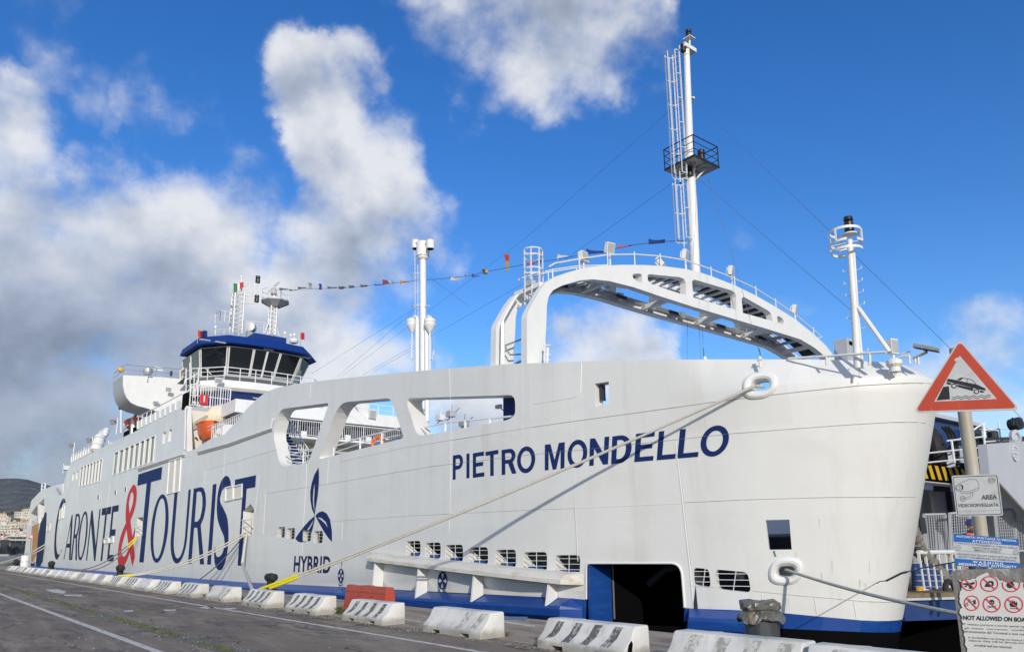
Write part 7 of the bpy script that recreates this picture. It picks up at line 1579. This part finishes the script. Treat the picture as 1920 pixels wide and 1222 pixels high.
b = MB(); kb = lambda pts: k7(pts)
Nf.poly(b, kb([(530, 568), (600, 566), (640, 555), (648, 575), (618, 582), (622, 618), (596, 622), (588, 592), (536, 580)]), [], .0014); Nf.poly(b, kb([(548, 595), (570, 590), (575, 600), (553, 606)]), [], .0014)
Nf.poly(b, kb([(738, 602), (752, 570), (776, 548), (812, 545), (826, 560), (824, 590), (800, 604)]), [kb(ell(792, 575, 16, 12))], .0014); Nf.poly(b, kb(ell(982, 585, 36, 30)), [], .0014); Nf.stroke(b, kb([(996, 560), (1012, 545), (1030, 548)]), 1.2, .0014)
Nf.poly(b, kb([(632, 728), (654, 724), (656, 766), (636, 768)]), [], .0014); Nf.stroke(b, kb([(555, 775), (575, 752), (612, 740), (640, 745)]), 1., .0014); Nf.poly(b, kb(ell(570, 772, 14, 14, n=14)), [kb(ell(570, 772, 9, 9, n=14))], .0014); Nf.stroke(b, kb([(590, 715), (604, 730), (598, 748)]), .9, .0014)
Nf.poly(b, kb(ell(806, 748, 27, 25, n=20)), [kb(ell(797, 750, 7, 6, n=10)), kb(ell(817, 750, 7, 6, n=10)), kb(ell(806, 748, 23, 21, n=20)) if False else kb(ell(806, 738, 2, 2, n=6))], .0014); Nf.stroke(b, kb([(765, 785), (806, 790), (850, 802)]), 1.2, .0014); Nf.stroke(b, kb([(765, 804), (806, 792), (850, 782)]), 1.2, .00145)
Nf.poly(b, kb([(985, 792), (975, 765), (985, 745), (992, 758), (1000, 722), (1012, 748), (1022, 728), (1030, 756), (1042, 740), (1050, 768), (1042, 790), (1030, 794)]), [], .0014); Nf.stroke(b, kb([(980, 806), (1052, 810)]), 1.2, .0014)
b.build('pictogram', m_ppk, board)
b = MB(); Nf.text(b, 'NOT ALLOWED ON BOARD', *kb([(534, 914), (1192, 938), (1192, 894), (534, 872)]), .0014, .035); b.build('lettering', m_ppk, board)
b = MB()
for tx, x0, y0, x1, y1, h in (("E' vietato portare a bordo questi oggetti", 538, 968, 1190, 996, 24), ('gli stessi  verranno  confiscati', 546, 1004, 1195, 1030, 22), ('direttamente dal Terminal e non restituiti', 546, 1034, 1200, 1066, 23), ('is forbidden to bring on board these', 585, 1094, 1195, 1128, 24), ('objects, they will be directly forfeited', 588, 1122, 1200, 1154, 24), ('terminal and not returned.', 640, 1164, 1000, 1186, 24)): Nf.text(b, tx, *kb([(x0, y0), (x1, y1), (x1, y1 - h), (x0, y0 - h)]), .0014, .012)
b.build('small_print', m_ppg, board)

# ================================================================== inside the bow opening: ramp, header, gear
qx = lambda x, y, X=-12.4: onX(x, y, X)
m_gblue = mat('grey_painted_shade', (.46, .48, .52), .5, var=.06, vscale=1.5); m_nv = mat('ramp_blue', (.010, .040, .16), .45, var=.2, vscale=2.)  # pale parts of the bow opening; their bluish shade is put into the colour
# header beam with warning stripes
h0, h1, h2, h3 = qx(1700, 900), qx(1852, 900), qx(1852, 866), qx(1700, 866)
zt_, zl_ = qx(1745, 871).z, qx(1745, 898).z; ya, yb = YC - 3.2, YC + 7.
b = MB(); b.bb((-12.9, ya, zl_), (-12.4, yb, zt_)); hd = b.build('header_beam', m_black, ferry)
m_ystr = mat('warning_yellow', (.62, .38, .015), .5, var=.1, vscale=5.); n = 0; y = ya + .05; mesh = None
while y < yb - .5:
    b = MB(); w = .30; s = .22; hh = zt_ - zl_ - .02; b.add([(-12.396, y + s, zl_ + .01), (-12.396, y + s + w, zl_ + .01), (-12.396, y + w, zt_ - .01), (-12.396, y, zt_ - .01)], [(0, 1, 2, 3)]); b.build('warning_stripe', m_ystr, hd, fix=False); y += .58
b = MB(); b.bb((-12.9, ya, zl_ - .14), (-12.3, yb, zl_ - .10)); b.build('header_flange', m_gblue, ferry)
b = MB(); b.bb((-20, YC - 3.2, zt_ - .1), (-12.9, YC + 7.5, zt_ - .02)); b.build('forecastle_deck', m_gblue, ferry)
zw = onX(1790, 787, -13.6).z; b = MB(); b.bb((-13.9, YC - 2, zt_ - .02), (-13.6, YF, zw - .15)); b.build('winch_house_wall', m_nv, ferry)
b = MB(); b.bb((-14.0, YC - 2, zw - .16), (-13.3, YF, zw)); b.build('winch_house_coaming', m_gblue, ferry)
b = MB(); c = qx(1766, 862, -12.9); b.lathe((c.x, c.y, zt_), [(.45, 0), (.45, .52), (.48, .54), (.48, .60), (.44, .62), (.02, .62)], 20); b.build('winch_drum', m_gblue, ferry)
b = MB(); c = qx(1756, 842, -12.9); b.ring(c, .62, .24, 28, 10, axis=(.9, .35, .1)); b.lathe(c, [(.1, -.35), (.55, -.3), (.55, .3), (.1, .35)], 22, axis=(.9, .35, .1)); b.build('hose_reel', m_rub, ferry)
b = MB(); cv = [qx(x, y, -12.7) for x, y in ((1772, 800), (1783, 812), (1789, 830), (1791, 852), (1790, 876))]; 
for d in (-.12, 0, .12): b.tube([p + Vector((d*.6, d, 0)) for p in cv], .055, 6)
pieces(b.build('hose', m_rub, ferry))
b = MB(); b.box(qx(1815, 855, -13.1), (.6, 1.4, .8)); b.box(qx(1824, 828, -13.3), (.5, .9, 1.1)); pieces(b.build('deck_locker', m_dark, ferry)); b = MB(); b.bb(qx(1800, 867, -13.), qx(1850, 845, -12.95)); b.build('splash_plate', m_gblue, ferry)
L = lambda pts, r=.03, X=-12.2: b.tube([qx(x, y, X) for x, y in pts], r, 6)
b = MB(); L([(1776, 826), (1846, 818), (1846, 792)], .035); L([(1784, 826), (1790, 868)], .045); L([(1736, 867), (1850, 856)], .03); L([(1740, 849), (1846, 838)], .03); L([(1800, 823), (1842, 794)], .04); L([(1843, 792), (1849, 866)], .04); L([(1872, 790), (1877, 830)], .035); L([(1846, 806), (1925, 799)], .035); L([(1846, 828), (1925, 822)], .03); b.build('railing', m_white, ferry)
c = qx(1848, 805.5, -12.6); b = MB(); b.tube([c - Vector((0, .34, 0)), c + Vector((0, .34, 0))], .075, 10); b.build('strip_lamp', m_lamp, ferry)
c = qx(1862, 822, -13.2); b = MB(); b.lathe(c - Vector((0, 0, .3)), [(.22, 0), (.24, .05), (.24, .6), (.2, .64)], 14); b.build('mooring_drum', m_blackp, ferry)
c = qx(1904, 795, -11.4); b = MB(); b.lathe(c, [(.02, -.25), (.26, -.2), (.26, .2), (.12, .22), (.1, .25)], 18, axis=(1, -.3, .1)); b.tube([c + Vector((.1, -.35, .1)), c + Vector((.1, -.6, -.1)), c + Vector((.1, -.55, .2))], .05, 6); b.build('winch_head', m_blackp, ferry)
c = qx(1903, 819, -11.4); b = MB(); b.lathe(c, [(.30, -.05), (.30, .08), (.16, .10), (.15, .02)], 20, axis=(1, -.3, 0)); b.box(c - Vector((0, 0, .22)), (.2, .8, .14)); b.build('winch_bearing', m_gblue, ferry)
# far cheek of the opening: flared plate with a round access cover
Xc = -10.6; ck = [qx(x, y, Xc) for x, y in ((1850, 832), (1960, 824), (1990, 1010), (1930, 968), (1872, 904), (1857, 903))]
b = MB(); b.prism(ck, (-.3, 0, 0)); b.build('cheek_plate', m_gblue, ferry)
c = qx(1902, 849, Xc + .02); b = MB(); b.lathe(c - Vector((.02, 0, 0)), [(.30, 0), (.30, .05), (.245, .07), (.24, .05), (.02, .05)], 24, axis=(1, 0, 0)); o = b.build('access_cover', m_gblue, ferry, smooth=True); b = MB()
for k in range(12): a = k*math.pi/6; b.box(c + Vector((.045, .275*math.cos(a), .275*math.sin(a))), (.04, .05, .05))
b.bar(c + Vector((.05, -.2, 0)), c + Vector((.05, .2, 0)), .035); b.build('cover_bolt', m_white, o)
b = MB(); b.tube([qx(1872, 905, Xc + .02), qx(1930, 968, Xc + .02)], .05, 6); b.build('cheek_edge', m_steel, ferry)
# lower part: back wall, posts and wire mesh gates
b = MB(); b.bb((-14.6, YC - 4, .2), (-14.4, YC + 11, zl_ - .1)); b.build('bow_door', m_gblue, ferry)
b = MB(); b.box(qx(1765, 915, -13.6), (.3, .8, .25)); b.box(qx(1780, 940, -14.3), (.2, .1, 2.6)); pieces(b.build('door_fitting', m_dark, ferry))
def mesh_gate(x0, y0, x1, y1, x2, y2, x3, y3, X, nx, nz, bottom=None):
    a, c, d_, e_ = (qx(*p, X) for p in ((x0, y0), (x1, y1), (x2, y2), (x3, y3))); b = MB()
    for p, q in ((a, c), (c, d_), (d_, e_), (e_, a)): b.bar(p, q, .07)
    o = b.build('mesh_gate', m_gblue, ferry); b = MB()
    for i in range(1, nx): b.bar(a.lerp(c, i/nx), e_.lerp(d_, i/nx), .022)
    for i in range(1, nz): b.bar(a.lerp(e_, i/nz), c.lerp(d_, i/nz), .012)
    b.build('mesh', m_gblue, o)
mesh_gate(1732, 964, 1772, 963, 1778, 1034, 1738, 1032, -12.6, 9, 14); mesh_gate(1780, 962, 1818, 958, 1822, 1036, 1784, 1038, -12.0, 9, 14); mesh_gate(1864, 956, 1898, 954, 1908, 1030, 1872, 1030, -11.4, 9, 14); mesh_gate(1901, 956, 1960, 950, 1970, 1030, 1908, 1032, -11.4, 14, 14)
b = MB(); b.box(qx(1760, 1000, -13.9), (.1, .5, 3.4)); b.box(qx(1846, 1000, -13.6), (.2, 1.2, 2.6)); pieces(b.build('door_post', m_gblue, ferry))
# ramp: platform, white side rail, blue plates, fender rope
zr = .26
rp = [(-14.4, 22.6), (-10.5, 22.6), (-9.3, 25.0), (-9.3, 32.4), (-14.4, 32.4)]
b = MB(); b.prism([(x, y, zr - .12) for x, y in rp], (0, 0, .12)); b.build('ramp_platform', mat('ramp_deck', (.20, .15, .09), .8, var=.4, vscale=5.), ferry)
b = MB(); b.prism([(x - .1, y, zr - .75) for x, y in rp], (0, 0, .55)); b.build('ramp_underside', m_nv, ferry); b = MB(); b.prism([(x + .02, y - .02, zr - .19) for x, y in rp], (0, 0, .065)); b.build('ramp_edge', m_gblue, ferry)
b = MB(); b.bb((-12.8, 24.75, -5), (40, 70, -.58)); setting(b.build('added_dark_pier', m_black))  # black block added to keep the water from mirroring the sky
XR2 = -10.9
b = MB(); g = lambda x, y: qx(x, y, XR2)
b.tube([g(1722, 1035), g(1806, 1034)], .07, 8); b.tube([g(1727, 1108), g(1800, 1112)], .085, 8)
for px in range(7): b.bar(g(1722 + px*12.2, 1036), g(1733 + px*11.8, 1108), .075, .05)
b.build('ramp_rail', m_white, ferry)
b = MB(); b.prism([g(1714, 1056), g(1790, 1056), g(1795, 1106), g(1716, 1106)], (-.1, 0, 0)); o = b.build('ramp_side_plate', m_nv, ferry); b = MB()
for i in range(4): b.tube([g(1714, 1066 + i*11) + Vector((.02, 0, 0)), g(1792, 1067 + i*11) + Vector((.02, 0, 0))], .012, 4)
pieces(b.build('plate_joint', m_gblue, o))
b = MB(); b.box(g(1722, 1108), (.2, .3, .25)); b.build('yellow_block', m_amber, ferry)
c = qx(1782, 1104, -10.2); b = MB(); b.ring(c, .22, .085, 22, 8, axis=(1, -.2, .1)); b.build('rubber_roller', m_rub, ferry, smooth=True)
fr = [qx(x, y, -11.0) for x, y in ((1712, 996), (1719, 1010), (1724, 1026), (1735, 1042), (1748, 1056), (1762, 1072), (1775, 1088), (1788, 1100))]
t = thing('fender_rope', 'thick wrapped grey fender rope hanging beside the bow ramp', 'rope', fr[0]); rg = random.Random(17); m_fend = mat('fender_canvas', (.22, .205, .18), .9, var=.35, vscale=14., bump=.8, bscale=30.)
b = MB(); P = _cr(np.array([fr[0]] + fr + [fr[-1]]), 7); b.tube([Vector(p) + Vector((rg.gauss(0, .03), rg.gauss(0, .03), rg.gauss(0, .03))) for p in P], [.16 + rg.gauss(0, .035) for _ in P], 10); b.build('core', m_fend, t, smooth=True)
b = MB()
for p in P[::3]: b.ring(Vector(p), .17, .035, 12, 5, axis=(rg.gauss(.3, .4), 1, -1.1 + rg.gauss(0, .4)))
pieces(b.build('lashing', m_fend, t, smooth=True))
b = MB(); c = qx(1716, 985, -11.4); b.box(c, (.5, .4, .5)); b.lathe(c + Vector((0, -.1, -.1)), [(.1, -.3), (.25, -.2), (.25, .2), (.1, .3)], 12); b.build('fender_block', m_blackp, ferry)

# ================================================================== sailor on the ramp
def skin_mesh(verts, edges, radii, root=0, sub=2):
    me = bpy.data.meshes.new('skin'); me.from_pydata(verts, edges, []); o = bpy.data.objects.new('skin', me); COL.objects.link(o)
    md = o.modifiers.new('s', 'SKIN'); md.use_smooth_shade = True
    for i, r in enumerate(radii): me.skin_vertices[0].data[i].radius = (r, r) if not isinstance(r, tuple) else r
    for i in range(len(radii)): me.skin_vertices[0].data[i].use_root = (i == root)
    sb = o.modifiers.new('u', 'SUBSURF'); sb.levels = sub; sb.render_levels = sub
    dg = bpy.context.evaluated_depsgraph_get(); out_ = bpy.data.meshes.new_from_object(o.evaluated_get(dg)); bpy.data.objects.remove(o); return out_
hp = Vector(EYE) + Vector(ray(1822, 992))*24.2; 
fp = Vector((hp.x, hp.y, zr)); Hs = hp.z + .26 - zr; sc = Hs/1.80
man = thing('person', 'person in a blue helmet and orange vest behind the blue port sign', 'person', fp)
yaw = math.atan2(-hp.y, -hp.x) + math.pi/2 + .25
def pl(x, y, z): return fp + Matrix.Rotation(yaw, 3, 'Z') @ Vector((x, y, z))*sc
J = [(0, 0, .95), (0, .0, 1.15), (0, .0, 1.40), (0, -.01, 1.50), (.10, 0, .92), (.11, -.02, .50), (.11, .02, .09), (.12, -.13, .04), (-.10, 0, .92), (-.11, -.02, .50), (-.12, .02, .09), (-.13, -.13, .04), (.19, 0, 1.41), (.26, .02, 1.15), (.20, -.20, 1.06), (.12, -.30, 1.10), (-.19, 0, 1.41), (-.27, .02, 1.15), (-.27, -.06, .90), (-.26, -.10, .78)]
E_ = [(0, 1), (1, 2), (2, 3), (0, 4), (4, 5), (5, 6), (6, 7), (0, 8), (8, 9), (9, 10), (10, 11), (2, 12), (12, 13), (13, 14), (14, 15), (2, 16), (16, 17), (17, 18), (18, 19)]
Rr = [.14, .14, .15, .065, .095, .07, .05, .04, .095, .07, .05, .04, .07, .052, .042, .035, .07, .052, .042, .035]
me = skin_mesh([pl(*p) for p in J], E_, [r*sc for r in Rr]); m_navc = mat('navy_workwear', (.02, .028, .05), .85, var=.2, vscale=10.); me.materials.clear(); me.materials.append(m_navc); o = bpy.data.objects.new('body', me); COL.objects.link(o); link_parent(o, man)
m_skin = mat('skin', (.42, .23, .15), .55)
b = MB()                                                     # head with brow, nose, chin: a deformed sphere
nu, nv = 22, 16; vs = []
for i in range(nv + 1):
    th = math.pi*i/nv
    for j in range(nu):
        a = 2*math.pi*j/nu; x, y, z = math.sin(th)*math.cos(a), math.sin(th)*math.sin(a), math.cos(th); k = 1 - .16*max(0, -z)**1.5; X, Y, Z = x*.078*k, y*.098*k, z*.122
        if y < 0: Y += -.018*math.exp(-((Z + .01)/.03)**2 - (X/.016)**2) - .008*math.exp(-((Z - .025)/.012)**2) + .012*math.exp(-((Z - .008)/.014)**2 - ((abs(X) - .032)/.016)**2) - .006*math.exp(-((Z + .055)/.012)**2 - (X/.025)**2) - .008*math.exp(-((Z + .10)/.02)**2)
        vs.append(pl(X, Y - .015, 1.635 + Z))
b.add(vs, [(i*nu + j, i*nu + (j + 1) % nu, (i + 1)*nu + (j + 1) % nu, (i + 1)*nu + j) for i in range(nv) for j in range(nu)]); hd_ = b.build('head', m_skin, man, smooth=True)
b = MB()
for s in (-1, 1): b.box(pl(s*.032, -.098, 1.645), (.022*sc, .022*sc, .008*sc)); b.box(pl(s*.032, -.104, 1.668), (.03*sc, .03*sc, .007*sc))
b.box(pl(0, -.106, 1.577), (.036*sc, .036*sc, .006*sc)); pieces(b.build('face_detail', m_dark, hd_))
b = MB(); 
for s in (-1, 1): b.lathe(pl(s*.080, 0, 1.63), [(.004, -.03), (.018, -.02), (.022, .01), (.012, .03)], 8)
pieces(b.build('ear', m_skin, hd_, smooth=True))
b = MB(); b.lathe(pl(0, -.01, 1.675), [(.125*sc, 0), (.13*sc, .012), (.122*sc, .02), (.118*sc, .07*sc), (.095*sc, .115*sc), (.05*sc, .14*sc), (.005, .145*sc)], 22); b.box(pl(0, -.13, 1.685), (.15*sc, .10*sc, .012*sc), yaw); b.build('helmet', mat('helmet_blue', (.02, .03, .17), .35), man, smooth=True)
b = MB(); pr = [(.19, .98), (.185, 1.15), (.20, 1.36), (.155, 1.46), (.085, 1.505)]; rows = [[pl(r*math.cos(2*math.pi*k/20), r*.66*math.sin(2*math.pi*k/20), z) for k in range(20)] for r, z in pr]
for a_, c_ in zip(rows[:-1], rows[1:]): b.add(a_ + c_, [(k, (k + 1) % 20, 20 + (k + 1) % 20, 20 + k) for k in range(20)])
b.build('vest', m_orange, man, smooth=True)
b = MB(); rows = [[pl(r*math.cos(2*math.pi*k/16), r*.9*math.sin(2*math.pi*k/16) + .01, z) for k in range(16)] for r, z in ((.10, 1.44), (.105, 1.50), (.09, 1.55))]
for a_, c_ in zip(rows[:-1], rows[1:]): b.add(a_ + c_, [(k, (k + 1) % 16, 16 + (k + 1) % 16, 16 + k) for k in range(16)])
b.build('collar', m_navc, man, smooth=True)
for s, wx, wy, wz in ((1, .12, -.30, 1.10), (-1, -.26, -.10, .78)):
    vv = [(wx, wy, wz)]; ee = []; rr_ = [.030]; dn = Vector((-.3*s if s > 0 else 0, -.7 if s > 0 else -.15, .05 if s > 0 else -1)).normalized(); sd = dn.cross(Vector((0, 0, 1)) if s > 0 else Vector((0, 1, 0))).normalized(); pn = dn.cross(sd)
    w0 = Vector(vv[0]); vv.append(tuple(w0 + dn*.05)); rr_.append(.034); ee.append((0, 1))
    for fi, (off_, ln) in enumerate(((-.030, .075), (-.010, .088), (.010, .083), (.028, .065))):
        p0 = w0 + dn*.085 + sd*off_; i0 = len(vv); vv += [tuple(p0), tuple(p0 + dn*ln*.5 + pn*.008), tuple(p0 + dn*ln*.85 + pn*.03)]; rr_ += [.0095, .009, .0075]; ee += [(1, i0), (i0, i0 + 1), (i0 + 1, i0 + 2)]
    p0 = w0 + dn*.04 - sd*.040; i0 = len(vv); vv += [tuple(p0), tuple(p0 + dn*.04 - sd*.018 + pn*.012)]; rr_ += [.011, .009]; ee += [(1, i0), (i0, i0 + 1)]
    me = skin_mesh([pl(*p) for p in vv], ee, [r*sc for r in rr_], 0, 1); me.materials.clear(); me.materials.append(m_skin); o = bpy.data.objects.new('hand', me); COL.objects.link(o); link_parent(o, man)

for o in bpy.data.objects:
    n = o.name.split('.')[0]
    if o.type == 'MESH' and o.parent is not None and n in ('lettering', 'small_print', 'mesh', 'car_symbol', 'camera_symbol', 'pictogram', 'cover_bolt', 'sign_bolt') and o.parent is not ferry: o['kind'] = 'stuff'
